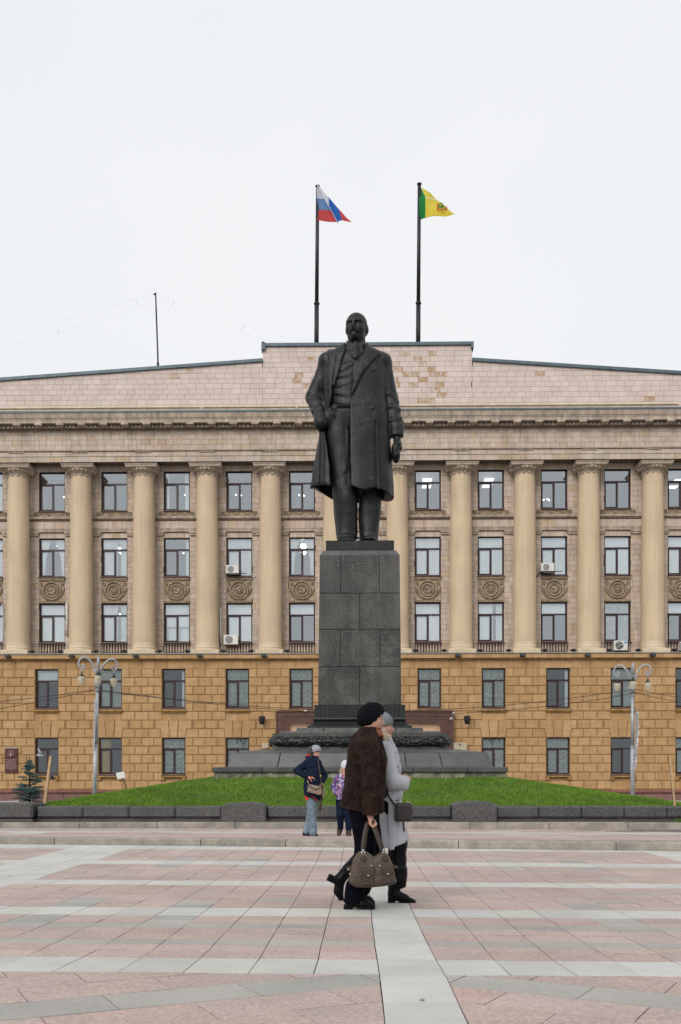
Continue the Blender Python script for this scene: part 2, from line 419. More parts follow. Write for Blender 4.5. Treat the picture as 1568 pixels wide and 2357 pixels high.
# metal cappings
mb = MB()
for i, (p, q) in enumerate(zip(PT, PT[1:])):
    if abs(p[0]-q[0]) < .01: continue
    e = .12 if i in (2,) else 0
    mb.slab([(p[0]-(0.08 if i == 3 else 0), p[1]), (q[0]+(0.08 if i == 3 else 0), q[1]), (q[0]+(0.08 if i == 3 else 0), q[1]+.19), (p[0]-(0.08 if i == 3 else 0), p[1]+.19)], YP-.13, YP+1.4)
mb.build('roof_capping', M['metal_cap'], bld)
mb = MB(); mb.box(PX(602.5,YP), PX(611,YP), YP-.2, YP+.5, PZ(806,YP), PZ(789,YP)); mb.slab([(PX(603,YP), PZ(791,YP)), (PX(611,YP), PZ(791,YP)), (PX(606,YP), PZ(787,YP))], YP-.2, YP+.2)
mb.box(PX(1084,YP), PX(1090,YP), YP-.2, YP+.5, PZ(806,YP), PZ(791,YP))
mb.build('capping_end', M['metal_cap'], bld)
# roof deck behind the parapet
mb = MB(); mb.slab([(XL, zc0-1.2), (XR, zc0-1.2)] + [(p[0], p[1]-.3) for p in PT[::-1]], YP+1.2, YP+16); mb.build('roof_mass', M['mould'], bld)
# ---- cornice
def hprof(name, prof, m, x0=None, x1=None, kind=None):
    """horizontal moulding: prof = [(y,z)...] from bottom back to top back"""
    x0 = XL if x0 is None else x0; x1 = XR if x1 is None else x1
    mb = MB(); n = len(prof)
    mb.add([(x0, y, z) for y, z in prof]+[(x1, y, z) for y, z in prof], [(i, i+n, i+1+n, i+1) for i in range(n-1)] + [tuple(range(n)), tuple(range(2*n-1, n-1, -1))])
    return mb.build(name, M[m], bld, kind=kind)
YQ = 61.6                                                    # cornice front
zq = lambda y: PZ(y, YQ)
hprof('cornice', [(YP+.1, zq(968)), (YQ+.12, zq(968)), (YQ+.12, zq(960.5)), (YQ+.09, zq(960)), (YQ+.09, zq(958)), (YQ+.05, zq(957)), (YQ, zq(949)), (YQ-.02, zq(946)), (YP+.1, zq(946))], 'mould')
hprof('gutter_edge', [(YQ+.3, zq(946)), (YQ-.06, zq(946)), (YQ-.06, zq(942.3)), (YQ+.3, zq(941.6))], 'metal_cap')
hprof('cornice_top', [(YQ+.25, zq(942)), (YP-.02, PZ(938.5, YP)), (YP+.1, PZ(938, YP)), (YP+.1, zq(945))], 'mould')
mb = MB()
x = XL
while x < XR-6.1:
    if 10 < 99: mb.box(x, x+random.choice((5.9, 6.0)), YP-.12, YP-.04, PZ(936.5, YP), PZ(934.3, YP))
    x += 6.02
mb.build('cable_trunking', mat('trunking', (.62,.58,.40), .6, (2,.2)), bld)
mod = MB(); mod.bbox(-.24, .24, 0, .42, -.13, 0, .02); mod.bbox(-.20, .20, .1, .42, -.18, -.13, .02); modm = mod.mesh('modillion', M['mould'])
k = 0; x = colx(0)-6.6
sp = BAY/3*1.02
while x < XR:
    if x > XL: link('modillion', modm, bld, (x, YQ+.08, zq(968)))
    x += 1.357
eg = MB(); x = XL; zE = PZ(978.5, YA-.36)
while x < XR: eg.ell((x, YA-.36, zE), (.075,.06,.10), 6, 4); eg.box(x+.115, x+.145, YA-.37, YA-.3, zE-.1, zE+.09); x += .26
eg.build('egg_moulding', M['mould'], bld, kind='stuff')
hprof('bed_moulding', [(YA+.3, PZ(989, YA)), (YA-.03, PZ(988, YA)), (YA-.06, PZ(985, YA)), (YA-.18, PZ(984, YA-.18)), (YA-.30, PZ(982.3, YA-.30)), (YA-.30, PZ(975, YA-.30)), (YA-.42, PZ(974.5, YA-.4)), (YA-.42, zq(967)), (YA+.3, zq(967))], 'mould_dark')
dn = MB(); x = XL
while x < XR: dn.box(x, x+.05, YA-.10, YA-.04, PZ(988, YA), PZ(985.5, YA)); x += .1
dn.build('bead_moulding', M['mould'], bld, kind='stuff')
# ---- frieze and architrave
wb = MB(); wb.box(XL, XR, YA+.045, BACK+.3, ztop_w+.012, zq(966)); wb.build('entablature_core', M['mortar'], bld)
zf = [PZ(985.5, YA), PZ(1033, YA), PZ(1036.5, YA-.03), PZ(1047.5, YA-.03), PZ(1060, YA-.03)]
tile_region(XL, XR, zf[1], zf[0], YA, .325, .53, 'tile_wall', 5)
hprof('architrave_ledge', [(YA+.1, zf[2]), (YA-.12, zf[2]+.03), (YA-.14, zf[1]), (YA+.1, zf[1]+.02)], 'tile_wall')
tile_region(XL, XR, zf[3], zf[2], YA-.03, .32, .84, 'tile_wall', 6)
tile_region(XL, XR, zf[4], zf[3], YA+.0, .34, .84, 'tile_wall', 7)
gm = MB()
for q in range(8): gm.box(-.49+q*.125, -.49+q*.125+.085, 0, .1, 0, .09)
gmm = gm.mesh('guttae', M['mould'])
for k in range(-1, 12): link('guttae', gmm, bld, (colx(k), YA-.09, zf[2]-.07))
# soffit moulding under the architrave
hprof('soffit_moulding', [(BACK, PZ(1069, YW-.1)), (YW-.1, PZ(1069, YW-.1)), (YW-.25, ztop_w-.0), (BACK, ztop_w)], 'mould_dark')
# ---- upper wall tiles
for j in range(-1, 12):
    a = XL if j == -1 else wx(j-1)+WW/2
    b = wx(j)-WW/2 if j < 11 else XR
    tile_region(a, b, zl_top, PZ(1231, YW), YW, .335, .47, 'tile_wall', 50+j, vary=.2)
    tile_region(a, b, PZ(1195, YW), ROWS[0][1], YW, .335, .47, 'tile_wall', 90+j, vary=.2)
    tile_region(a, b, ROWS[0][1], PZ(1069, YW), YW, .4, .6, 'tile_wall', 130+j)
for j in JR:
    a, b = wx(j)-WW/2, wx(j)+WW/2
    tile_region(a, b, ROWS[0][1], PZ(1069, YW), YW, .4, .5, 'tile_wall', 170+j)
    tile_region(a, b, ROWS[1][1], PZ(1224, YW), YW+.0, .3, .5, 'tile_wall', 190+j)
tile_region(XL, XR, PZ(1213, YW-.05), PZ(1197, YW-.05), YW-.05, .45, .62, 'tile_wall', 231)
hprof('string_course', [(YW+.04, PZ(1223, YW)), (YW-.12, PZ(1223, YW)), (YW-.13, PZ(1219, YW)), (YW-.09, PZ(1218.5, YW)), (YW-.12, PZ(1215.5, YW)), (YW-.05, PZ(1213, YW)), (YW+.04, PZ(1213, YW))], 'mould')
hprof('string_course', [(YW+.04, PZ(1197, YW)), (YW-.06, PZ(1196, YW)), (YW-.1, PZ(1193.5, YW)), (YW-.2, PZ(1193, YW)), (YW-.22, PZ(1188, YW)), (YW-.12, PZ(1187, YW)), (YW+.04, PZ(1186, YW))], 'mould')
bd = MB(); x = XL
while x < XR: bd.box(x, x+.05, YW-.15, YW-.05, PZ(1196, YW), PZ(1193.6, YW)); x += .1
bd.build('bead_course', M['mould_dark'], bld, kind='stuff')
# pier caps and ornament panels
pc = MB(); pw = BAY-WW
pc.box(-pw/2-.02, pw/2+.02, -.16, .03, PZ(1227, YW), PZ(1223.2, YW)); pc.box(-pw/2+.02, pw/2-.02, -.11, .03, PZ(1231.5, YW), PZ(1227, YW))
pcm = pc.mesh('pier_cap', M['mould'])
for j in range(0, 12): link('pier_cap', pcm, bld, (wx(j-1)+BAY/2, YW, 0))
orn = MB(); oz0, oz1 = PZ(1186, YW), PZ(1175.5, YW); rr = random.Random(4)
orn.box(-1.13, 1.13, -.05, .04, oz0, oz1); zc = (oz0+oz1)/2
for s in (-1, 1):
    for a in range(8): orn.ell((s*1.0+.085*math.cos(a*.785), -.07, zc+.085*math.sin(a*.785)), (.035,.03,.035), 5, 3)
    orn.ell((s*1.0, -.08, zc), (.035,.03,.035), 5, 3)
for q in range(52):
    t = -0.84+q*1.68/51; orn.ell((t, -.06, zc+.07*math.sin(t*9)+rr.uniform(-.03,.03)), (rr.uniform(.025,.05), .035, rr.uniform(.02,.035)), 5, 3, rot=Matrix.Rotation(rr.uniform(-.8,.8), 3, 'Y'))
ornm = orn.mesh('ornament_panel', M['relief'])
# medallions
MH0, MH1 = PZ(1386.5, YW), PZ(1328.5, YW); mz = (MH0+MH1)/2; MHh = (MH1-MH0)
def medallion(kindm):
    mb = MB(); hw = WW/2-.01; rr = random.Random(11)
    mb.box(-hw, hw, -.0, .05, MH0+.02-mz, MH1-mz, 1)
    mb.box(-hw, hw, -.10, .05, MH1-mz-.1, MH1-mz-.02); mb.box(-hw, hw, -.07, .04, MH1-mz-.2, MH1-mz-.1)
    for q in range(26): mb.ell((-hw+.03+q*hw*2/26, -.09, MH1-mz-.135), (.03,.035,.03), 5, 3)
    mb.box(-hw, hw, -.09, .05, MH0-mz, MH0-mz+.12)
    for q in range(16): mb.ell((-hw+.05+q*hw*2/16, -.09, MH0-mz+.09), (.05,.035,.035), 5, 3)
    cz = -.02
    for R, r in ((.56,.055),(.38,.035),(.33,.02)):
        P = [(R*math.cos(a*math.pi/18), -.07, cz+R*math.sin(a*math.pi/18)) for a in range(37)]
        mb.tube(P, r, 6, caps=False)
    for q in range(64):                                       # wreath leaves round the disc
        a = q*2*math.pi/64; R = .47+(.05 if q % 2 else -.05)
        rot = Matrix.Rotation(-a-math.pi/2+(.5 if q % 2 else -.5), 3, 'Y')
        mb.ell((R*math.cos(a), -.07, cz+R*math.sin(a)), (.065,.045,.026), 5, 3, rot=rot)
    for s in (-1, 1):                                         # branches in the corners
        for q in range(20):
            t = q/19; ex = s*(.30+.45*math.sin(t*1.55)); ez = cz-.62+t*.75
            rot = Matrix.Rotation(s*(1.1-t*.9)+(.7 if q % 2 else -.7), 3, 'Y')
            mb.ell((ex+rr.uniform(-.03,.03), -.05, ez), (.028,.04,.085), 5, 3, rot=rot)
        for q in range(7):
            a = q*.9; mb.ell((s*(.66+.07*math.cos(a)), -.05, .40+.09*math.sin(a)), (.03,.035,.055), 5, 3, rot=Matrix.Rotation(a, 3, 'Y'))
    if kindm == 'wheel':
        for q in range(6):
            a = q*math.pi/3+math.pi/2
            mb.tube([(0,-.08,cz), (.30*math.cos(a), -.08, cz+.30*math.sin(a))], [.06,.015], 5)
        mb.ell((0,-.09,cz), (.09,.06,.09), 10, 6)
        for q in range(6):
            a = q*math.pi/3+math.pi/3; mb.ell((.2*math.cos(a), -.05, cz+.2*math.sin(a)), (.05,.03,.05), 6, 4)
    else:
        for q in range(24):
            a = q*2*math.pi/24; mb.ell((.27*math.cos(a), -.045, cz+.27*math.sin(a)), (.03,.03,.06), 5, 3, rot=Matrix.Rotation(math.pi/2-a, 3, 'Y'))
    return mb
med = {k: medallion(k).mesh('medallion_panel', [M['relief'], M['relief_back']]) for k in ('wheel', 'tools')}
emb = MB()                                                    # crossed sickle and hammer
P = []; 
for a in range(0, 15): 
    an = math.radians(-150 + a*17.5); P.append((.02+.17*math.cos(an), -.1, .01+.17*math.sin(an)))
emb.tube(P, [.02,.028,.034,.037,.038,.038,.037,.035,.032,.029,.026,.022,.017,.011,.004], 6)
emb.tube([P[0], (P[0][0]-.09, -.1, P[0][2]-.09)], .026, 6)
emb.tube([(-.09,-.12,.1), (.17,-.12,-.16)], .022, 6)
R45 = Matrix.Rotation(math.radians(45), 3, 'Y')
b_ = MB(); b_.bbox(-.09, .09, -.05, .05, -.045, .045, .015)
emb.add([tuple(Vector(R45.inverted() @ Vector(v)) + Vector((-.1,-.12,.11))) for v in b_.v], b_.f)
embm = emb.mesh('hammer_and_sickle', M['mould'])
# balustrades
bl = MB(); bz0, bz1 = zl_top+.02, PZ(1479, YW); hb = bz1-bz0
for q in range(9):
    x = -WW/2+.1+q*(WW-.2)/8
    bl.lathe([(.06,0),(.06,.06*hb),(.035,.12*hb),(.03,.2*hb),(.075,.4*hb),(.07,.5*hb),(.035,.75*hb),(.03,.85*hb),(.055,.9*hb),(.055,.97*hb)], 8, (x, -.02, bz0))
bl.box(-WW/2, WW/2, -.13, .08, bz1-.04, bz1+.03); bl.box(-WW/2, WW/2, -.12, .05, bz0-.05, bz0+.03)
blm = bl.mesh('balustrade', M['mould'])
for j in JR:
    link('ornament_panel', ornm, bld, (wx(j), YW, 0))
    md = link('medallion_panel', med['tools' if j % 2 == 0 else 'wheel'], bld, (wx(j), YW, mz))
    if j % 2 == 0: link('hammer_and_sickle', embm, md, (0, 0, -.02))
    link('balustrade', blm, bld, (wx(j), YW-.02, 0))
# ---- columns
cz0, cz1 = PZ(1504, 61.85), PZ(1090, 61.95)
sh = MB(); n = 14; zs = cz0+.64
sh.lathe([(.725-(.09*(max(0, t-.25)/.75)**1.5), zs+(cz1-zs)*t) for t in [i/n for i in range(n+1)]], 32)
shm = sh.mesh('column', M['column'])
ba = MB(); ba.lathe([(.745, cz0+.75), (.74, cz0+.5), (.75, cz0+.47), (.79,cz0+.44), (.80,cz0+.41), (.77,cz0+.385), (.77,cz0+.36), (.84,cz0+.33), (.865, cz0+.28), (.84, cz0+.2)][::-1], 32)
ba.bbox(-.86, .86, -.86, .7, cz0-.1, cz0+.27, .02); bam = ba.mesh('column_base', M['column_foot'])
ca = MB()
ca.lathe([(.64,cz1),(.645,cz1+.15),(.68,cz1+.16),(.69,cz1+.19),(.70,cz1+.205),(.72,cz1+.225),(.76,cz1+.245),(.86,cz1+.31),(.93,cz1+.37),(.92,cz1+.42)], 32)
for q in range(20):
    a = q*2*math.pi/20; ca.ell((.865*math.cos(a), .865*math.sin(a), cz1+.33), (.085,.085,.11), 7, 5)
for q in range(12):
    a = q*2*math.pi/12+.26; ca.ell((.66*math.cos(a), .66*math.sin(a), cz1+.05), (.07,.07,.07), 7, 5)
    for e in range(6): ca.ell((.675*math.cos(a)-.065*math.sin(a)*math.cos(e*1.05), .675*math.sin(a)+.065*math.cos(a)*math.cos(e*1.05), cz1+.05+.065*math.sin(e*1.05)), (.032,.032,.032), 5, 3)
for q in range(60):
    a = q*2*math.pi/60; ca.ell((.73*math.cos(a), .73*math.sin(a), cz1+.22), (.02,.02,.022), 4, 3)
cam_ = ca.mesh('capital', M['capital'])
ab = MB(); za = cz1+.41; zt = PZ(1062, YC-1.0)
ab.bbox(-.98, .98, -.98, .6, za, zt-.09, .03); ab.bbox(-1.03, 1.03, -1.03, .6, zt-.09, zt-.02, .02)
for q in range(24): ab.box(-.96+q*.0835, -.96+q*.0835+.04, -1.0, -.9, zt-.135, zt-.09)
abm = ab.mesh('abacus', M['capital'])
lead = MB(); lead.box(-1.04, 1.04, -1.05, .2, zt-.02, zt+.005); leadm = lead.mesh('abacus_flashing', M['black'])
for k in range(-1, 12):
    c = link('column', shm, bld, (colx(k), YC, 0))
    link('column_base', bam, c); link('capital', cam_, c); link('abacus', abm, c); link('abacus_flashing', leadm, c)
# ---- lower ledge
zt = zl_top
hprof('terrace_ledge', [(YL+.3, PZ(1520, YL)), (YL-.06, PZ(1520, YL)), (YL-.1, PZ(1518, YL)), (YL-.1, PZ(1516.6, YL)), (YL-.16, PZ(1516, YL)), (YL-.22, PZ(1514.5, YL))], 'rust_ledge')
tile_region(XL, XR, PZ(1515, YL-.28), PZ(1506, YL-.28), YL-.28, .3, .9, 'rust', 301, kind='ledge')
wb = MB(); wb.box(XL, XR, YL-.24, YW+.3, PZ(1515.5, YL-.28), zt-.01); wb.build('ledge_core', M['rust_dark'], bld)
wb = MB(); wb.box(XL, XR, YL-.34, YL-.2, zt-.03, zt+.02); wb.build('ledge_flashing', M['grey'], bld)
# ---- rusticated blocks
def rb(x0, x1, z0, z1, flat=False):
    g = .025
    if flat: piece('rust', rect(x0, x1, z0, z1, .012), YL+.045, .03, .006, 'rust')
    else: piece('rust', rect(x0, x1, z0, z1, g), YL-.0, .06, .028, 'rust', .004)
def inportal(x0, x1, z): return z < PZT-.1 and x1 > PXL and x0 < PXR
def rbp(x0, x1, z0, z1):
    if z0 < PZT-.05 and x1 > PXL and x0 < PXR:
        if x0 < PXL-.1: rb(x0, PXL+.02, z0, z1)
        elif x1 > PXR+.1: rb(PXR-.02, x1, z0, z1)
        return
    rb(x0, x1, z0, z1)
topA, botA = PZ(1520, YL), RB[0]
x = XL; 
while x < XR: piece('rust', rect(x, x+.8, botA, topA, .008), YL+.03, .05, .01, 'rust', .004); x += .8
for j in range(-1, 12):
    a = XL if j == -1 else lx(j-1)+LW/2
    b = lx(j)-LW/2 if j < 11 else XR
    wdt = b-a
    for r in range(14):
        z1_, z0_ = RB[r], RB[r+1]
        if wdt < 1.5: cuts = [0, 1]
        elif r % 2 == 0: cuts = [0, .195, .495, .80, 1]
        else: cuts = [0, .333, .667, 1]
        xs = [a+wdt*c for c in cuts]
        if r == 6:
            xs = [a+.42]+xs[1:-1]+[b-.42] if 0 <= j <= 10 else xs
            xs = sorted(set([v for v in xs if a+.41 < v < b-.41] + [a+.42, b-.42])) if 0 <= j <= 10 else xs
        if r == 7 and 0 <= j <= 10:
            fl = .10
            for i in range(3):
                p = [xs[i], xs[i+1]]
                if inportal(p[0], p[1], z0_): rbp(p[0], p[1], z0_, z1_); continue
                if i == 0: poly = [(p[0], z0_), (p[1], z0_), (p[1], z1_), (p[0]+fl, z1_)]
                elif i == 2: poly = [(p[0], z0_), (p[1], z0_), (p[1]-fl, z1_), (p[0], z1_)]
                else: poly = [(p[0], z0_), (p[1], z0_), (p[1], z1_), (p[0], z1_)]
                piece('rust', inset(poly, .025), YL, .06, .028, 'rust', .004)
            continue
        for p, q in zip(xs, xs[1:]): rbp(p, q, z0_, z1_)
def lowwin(j): return not (PXL-1 < lx(j) < PXR+1)
for j in JR:
    c = lx(j); h = LW/2
    for p, q in ((c-h, c), (c, c+h)):
        rb(p, q, RB[6], RB[5], True)                         # panel under the upper window
        if lowwin(j): rb(p, q, RB[14], RB[13], True)
    z0_, zm, z1_ = RB[8], RB[7], RB[6]
    if z0_ < PZT-.05 and PXL-1 < c < PXR+1:
        for p, q in ((c-h-.42, c-.25), (c-.25, c+.25), (c+.25, c+h+.42)):
            rbp(p, q, zm, z1_) if zm > PZT-.1 else None
        continue
    for s in (-1, 1):
        pl = [(c+s*.24, z0_), (c+s*h*1.0, z0_), (c+s*(h+.1), zm), (c+s*(h+.42), zm), (c+s*(h+.42), z1_), (c+s*.32, z1_)]
        if s < 0: pl = pl[::-1]
        piece('vous', inset(pl, .02), YL-.0, .06, .02, 'rust')
    piece('vous', inset([(c-.24, z0_), (c+.24, z0_), (c+.32, z1_), (c-.32, z1_)], .02), YL-.02, .08, .02, 'rust')
flush('rust', 'rusticated_block', bld); flush('vous', 'voussoir', bld); flush('ledge', 'ledge_stone', bld)
flush('tile', 'facing_tile', bld)
# plinth course
hprof('plinth_moulding', [(YL+.1, PZ(1826, YL)), (YL-.16, PZ(1826, YL)), (YL-.24, PZ(1824, YL)), (YL-.25, PZ(1821, YL)), (YL-.17, PZ(1818.5, YL)), (YL-.05, PZ(1818, YL)), (YL+.1, zpl)], 'mould_red')
x = XL; i = 0
while x < XR:
    if not (x+2 > PXL-.3 and x < PXR+.3): piece('pl', rect(x, x+1.9, -.1, PZ(1826, YL), .008), YL-.12, .2, .008, 'plinth_red')
    x += 1.9
flush('pl', 'plinth_slab', bld)
# portal
mb = MB(); t = .78; yf = YL-.34
for a, b, e in ((PXL, PXL+t, 0), (PXR-t, PXR, 0)): mb.box(a, b, yf, YL+.3, 0, PZT)
mb.box(PXL+t, PXR-t, yf, YL+.3, PZT-.74, PZT)
for i, (o, d) in enumerate(((.0,.08),(.30,.05),(.5,.03))):
    u = .06
    mb.box(PXL+o, PXR-o, yf-d, yf+.001, PZT-o-u, PZT-o-(0 if i else -.02))
    for xa in (PXL+o, PXR-o-u): mb.box(xa, xa+u, yf-d, yf+.001, 0, PZT-o-u)
mb.build('portal_surround', M['portal'], bld)
mb = MB(); mb.box(PXL+t, PXR-t, YL-.02, YL+.3, 0, PZT-.74); mb.build('portal_infill', M['infill'], bld)
mb = MB()
for a, b in ((664, 703), (1005, 1050-24)): mb.box(PX(a, YL), PX(b, YL), YL-.1, YL-.03, PZ(1665.5, YL), PZ(1663.3, YL))
mb.build('light_tube', M['white'], bld)
# ---- interiors
mb = MB(); D = 5.0; zz = [0.3, LOW[1][1]+.5, zl_top-.1, ROWS[2][1]+.45, ROWS[1][1]+.45, ROWS[0][1]+.45]
mb.box(XL, XR, YW+D, YW+D+.2, 0, zz[-1])
for z in zz: mb.box(XL, XR, BACK+.4, YW+D, z-.1, z)
for j in range(-1, 12): mb.box(colx(j)-.1, colx(j)+.1, BACK+.6, YW+D, 0, zz[-1])
mb.build('rooms', M['room'], bld)
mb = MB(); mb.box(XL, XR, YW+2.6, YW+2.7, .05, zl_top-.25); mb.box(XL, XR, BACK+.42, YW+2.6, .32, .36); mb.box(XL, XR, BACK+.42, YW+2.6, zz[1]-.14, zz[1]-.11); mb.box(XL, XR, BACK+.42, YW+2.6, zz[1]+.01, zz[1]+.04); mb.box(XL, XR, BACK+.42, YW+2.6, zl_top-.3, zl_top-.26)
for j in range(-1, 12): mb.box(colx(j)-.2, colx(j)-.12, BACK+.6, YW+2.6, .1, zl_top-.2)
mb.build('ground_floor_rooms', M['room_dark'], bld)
# ---- windows
def folds(mb, x0, x1, z0, z1, y, amp=.04, per=.13, mi=0, flare=0):
    n = max(4, int((x1-x0)/per*4)); vs = []; fs = []
    for i in range(n+1):
        x = x0+(x1-x0)*i/n; a = amp*math.sin(i*math.pi/2+.3)*(.6+.4*math.sin(i*.37))
        vs.append((x, y+a, z0)); vs.append((x+flare*(1 if x0 > 0 else -1)*0, y+a, z1))
    for i in range(n): fs.append((2*i, 2*i+2, 2*i+3, 2*i+1))
    mb.add(vs, fs, mi, True)
def window_meshes(wd, ht, low):
    d = .07; fr = MB(); y0, y1 = 0, .08; tz = ht*.70
    fr.bbox(-wd/2, -wd/2+.085, y0, y1, 0, ht, .01); fr.bbox(wd/2-.085, wd/2, y0, y1, 0, ht, .01)
    fr.bbox(-wd/2+.085, wd/2-.085, y0+.003, y1, 0, .09, .01); fr.bbox(-wd/2+.085, wd/2-.085, y0+.003, y1, ht-.06, ht, .01)
    fr.bbox(-wd/2+.085, wd/2-.085, y0-.004, y1, tz-.05, tz+.05, .01)
    fr.bbox(-.06, .075, y0-.01, y1, .09, tz-.05, .01)
    fr.bbox(-wd/2+.087, -.06, y0-.02, y0+.05, .09, .14, .01); fr.bbox(-wd/2+.087, -.06, y0-.02, y0+.05, tz-.1, tz-.05, .01); fr.bbox(-wd/2+.087, -wd/2+.14, y0-.02, y0+.05, .14, tz-.1, .01)
    fr.box(-wd/2-.02, wd/2+.02, -.1, .0, ht-.01, ht+.03)
    si = MB(); si.bbox(-wd/2-.02, wd/2+.02, -.36, 0, -.085, -.02, .01)
    pn = [MB().box(-wd/2+.08, wd/2-.08, .035, .04, tz+.05, ht-.05), MB().box(-wd/2+.1, -.05, .03, .035, .1, tz-.05), MB().box(.07, wd/2-.08, .035, .04, .09, tz-.05)]
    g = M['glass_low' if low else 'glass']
    return fr.mesh('window', M['frame']), si.mesh('window_sill', M['sill']), [p.mesh('pane', g) for p in pn], tz
UH = ROWS[0][1]-ROWS[0][0]; LH = [LOW[0][1]-LOW[0][0], LOW[1][1]-LOW[1][0]]
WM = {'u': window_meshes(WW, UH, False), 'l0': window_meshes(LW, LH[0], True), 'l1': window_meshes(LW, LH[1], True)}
CURT = {}
def curtain(kind, wd, ht, tz):
    key = (kind, wd, round(ht, 3))
    if key in CURT: return CURT[key]
    mb = MB(); m = 'curtain'; y = .10
    if kind == 's': folds(mb, -wd/2, wd/2, 0, ht, y, .06, .13)
    elif kind == 'S': folds(mb, -wd/2, wd*.1, 0, ht, y, .06, .12); folds(mb, wd*.22, wd/2, 0, ht, y, .05, .1)
    elif kind == 'w': m = 'blind'; mb.box(-wd/2, wd/2, y, y+.01, 0, ht)
    elif kind == 'h': m = 'blind'; mb.box(-wd/2, wd/2, y, y+.01, ht*.42, ht); folds(mb, -wd/2, wd/2, 0, ht, y+.2, .03, .2)
    elif kind == 'd': folds(mb, -wd/2, -wd*.32, 0, ht, y, .04, .1); folds(mb, wd*.30, wd/2, 0, ht, y, .04, .1)
    elif kind == 'D':
        for s in (-1, 1):
            vs = []; n = 14
            for i in range(n+1):
                t = i/n; a = .04*math.sin(i*1.9)
                vs += [(s*(wd/2-.0-t*.28), y+a, 0), (s*(wd/2-t*.36), y+a, ht*.5), (s*(wd/2-t*.72), y+a, ht)]
            mb.add(vs, [(3*i+q, 3*i+3+q, 3*i+4+q, 3*i+1+q) for i in range(n) for q in (0, 1)], 0, True)
    elif kind == 'e': folds(mb, wd*.33, wd/2, 0, ht, y, .03, .1)
    elif kind in 'xX':
        m = 'lace'; nx, nz = 40, 30; vs = []
        for i in range(nx+1):
            for k_ in range(nz+1):
                x = -wd/2+wd*i/nx; z = ht*k_/nz
                swag = .05*math.sin((z*9+1.6*abs(math.sin(x*8)))*2.2)
                vs.append((x, y+swag+.03*math.sin(x*40), z))
        mb.add(vs, [(i*(nz+1)+k_, (i+1)*(nz+1)+k_, (i+1)*(nz+1)+k_+1, i*(nz+1)+k_+1) for i in range(nx) for k_ in range(nz)], 0, True)
    elif kind == 'y': m = 'yellow'; folds(mb, -wd/2, -.02, 0, ht, y, .05, .12)
    elif kind == 'p': m = 'blind'; mb.box(-wd/2, wd/2, y, y+.01, tz-.1, ht)
    elif kind == 'q': m = 'lace'; folds(mb, -wd/2, wd/2, 0, ht*.7, y, .03, .15); mb.box(-wd/2, wd/2, y, y+.01, ht*.7, ht)
    else: CURT[key] = None; return None
    CURT[key] = mb.mesh('curtain', M[m]); return CURT[key]
lamps = {}
def lampmesh(k):
    if k in lamps: return lamps[k]
    mb = MB()
    if k == 'L':
        for a, dx, dz in ((.0,0,0),(.24,-.03,.03),(.34,.05,-.04)): mb.ell((a, .05*dx, dz), (.062,.062,.05), 8, 5)
        me = mb.mesh('ceiling_lamp', M['lamp'])
    elif k == 'C':
        for r, z in ((.2,0),(.2,-.14),(.16,-.28),(.17,-.5),(.12,-.62)):
            mb.lathe([(r, z), (r+.02, z-.02), (r, z-.05)], 14)
        me = mb.mesh('ceiling_lamp', M['lamp'])
    else:
        mb.box(-.3, .3, 0, .6, 0, .03); mb.box(-.35, .25, -1.4, -.8, 0, .03); me = mb.mesh('ceiling_lamp', M['tube'])
    lamps[k] = me; return me
SPEC = {0: [('n','L',.2,.58),('',''),('d','L',.2,.62),('n','L',-.45,.62),('n','L',-.3,.6),('n',''),('n','F',.1,.9),('n','F',.1,.9),('n','L',-.3,.45),('n','L',-.7,.6),('n','F',.3,.85)],
        1: [('D','F',.3,.9),('S','F',0,.85),('e','L',.1,.78),('s',''),('D','C',0,1.0),('s',''),('s',''),('s',''),('s',''),('w',''),('w','F',-.1,.85)],
        2: [('w',''),('S','L',-.1,.86),('h',''),('w',''),('p',''),('w',''),('w',''),('S','L',-.3,.9),('p',''),('q',''),('p','')],
        3: [('p',''),('q',''),('e',''),('x',''),('x',''),('x',''),('x',''),('x',''),('e',''),('q',''),('n','')],
        4: [('n',''),('y',''),('x',''),('x',''),None,None,None,('x',''),('x',''),('n',''),('x','')]}
for r in range(5):
    for j in JR:
        sp_ = SPEC[r][j] if 0 <= j < 11 else ('s', '')
        if r == 4 and not lowwin(j): continue
        if sp_ is None: sp_ = ('x', '')
        up = r < 3; key = 'u' if up else ('l0' if r == 3 else 'l1'); fm, sm, pm, tz = WM[key]
        wd = WW if up else LW; ht = UH if up else LH[r-3]
        loc = (wx(j), YW+.2, ROWS[r][0]) if up else (lx(j), YL+.24, LOW[r-3][0])
        wo = link('window', fm, bld, loc); link('window_sill', sm, wo)
        for p in pm: link('pane', p, wo)
        cm = curtain(sp_[0], wd, ht, tz) if sp_[0] else None
        if cm: link('curtain', cm, wo)
        if sp_[1]:
            link('ceiling_lamp', lampmesh(sp_[1]), wo, (sp_[2], 1.7 if sp_[1] != 'F' else 2.2, ht*sp_[3]))
# lower window ledges with brackets
wl = MB(); wl.bbox(-LW/2-.06, LW/2+.06, -.20, 0, -.2, -.1, .01); wl.bbox(-LW/2-.02, LW/2+.02, -.12, 0, -.26, -.2, .01); wl.bbox(-LW/2, LW/2, -.08, 0, -.3, -.26, .01)
wlm = wl.mesh('window_ledge', M['rust_ledge'])
wl = MB(); wl.bbox(-LW/2-.06, LW/2+.06, -.20, 0, -.18, -.1, .01); wl.bbox(-LW/2-.04, -LW/2+.18, -.16, 0, -.36, -.18, .02); wl.bbox(LW/2-.18, LW/2+.04, -.16, 0, -.36, -.18, .02)
wlm2 = wl.mesh('window_ledge', M['rust_ledge'])
for j in JR:
    link('window_ledge', wlm, bld, (lx(j), YL+.03, LOW[0][0]))
    if lowwin(j): link('window_ledge', wlm2, bld, (lx(j), YL+.03, LOW[1][0]))
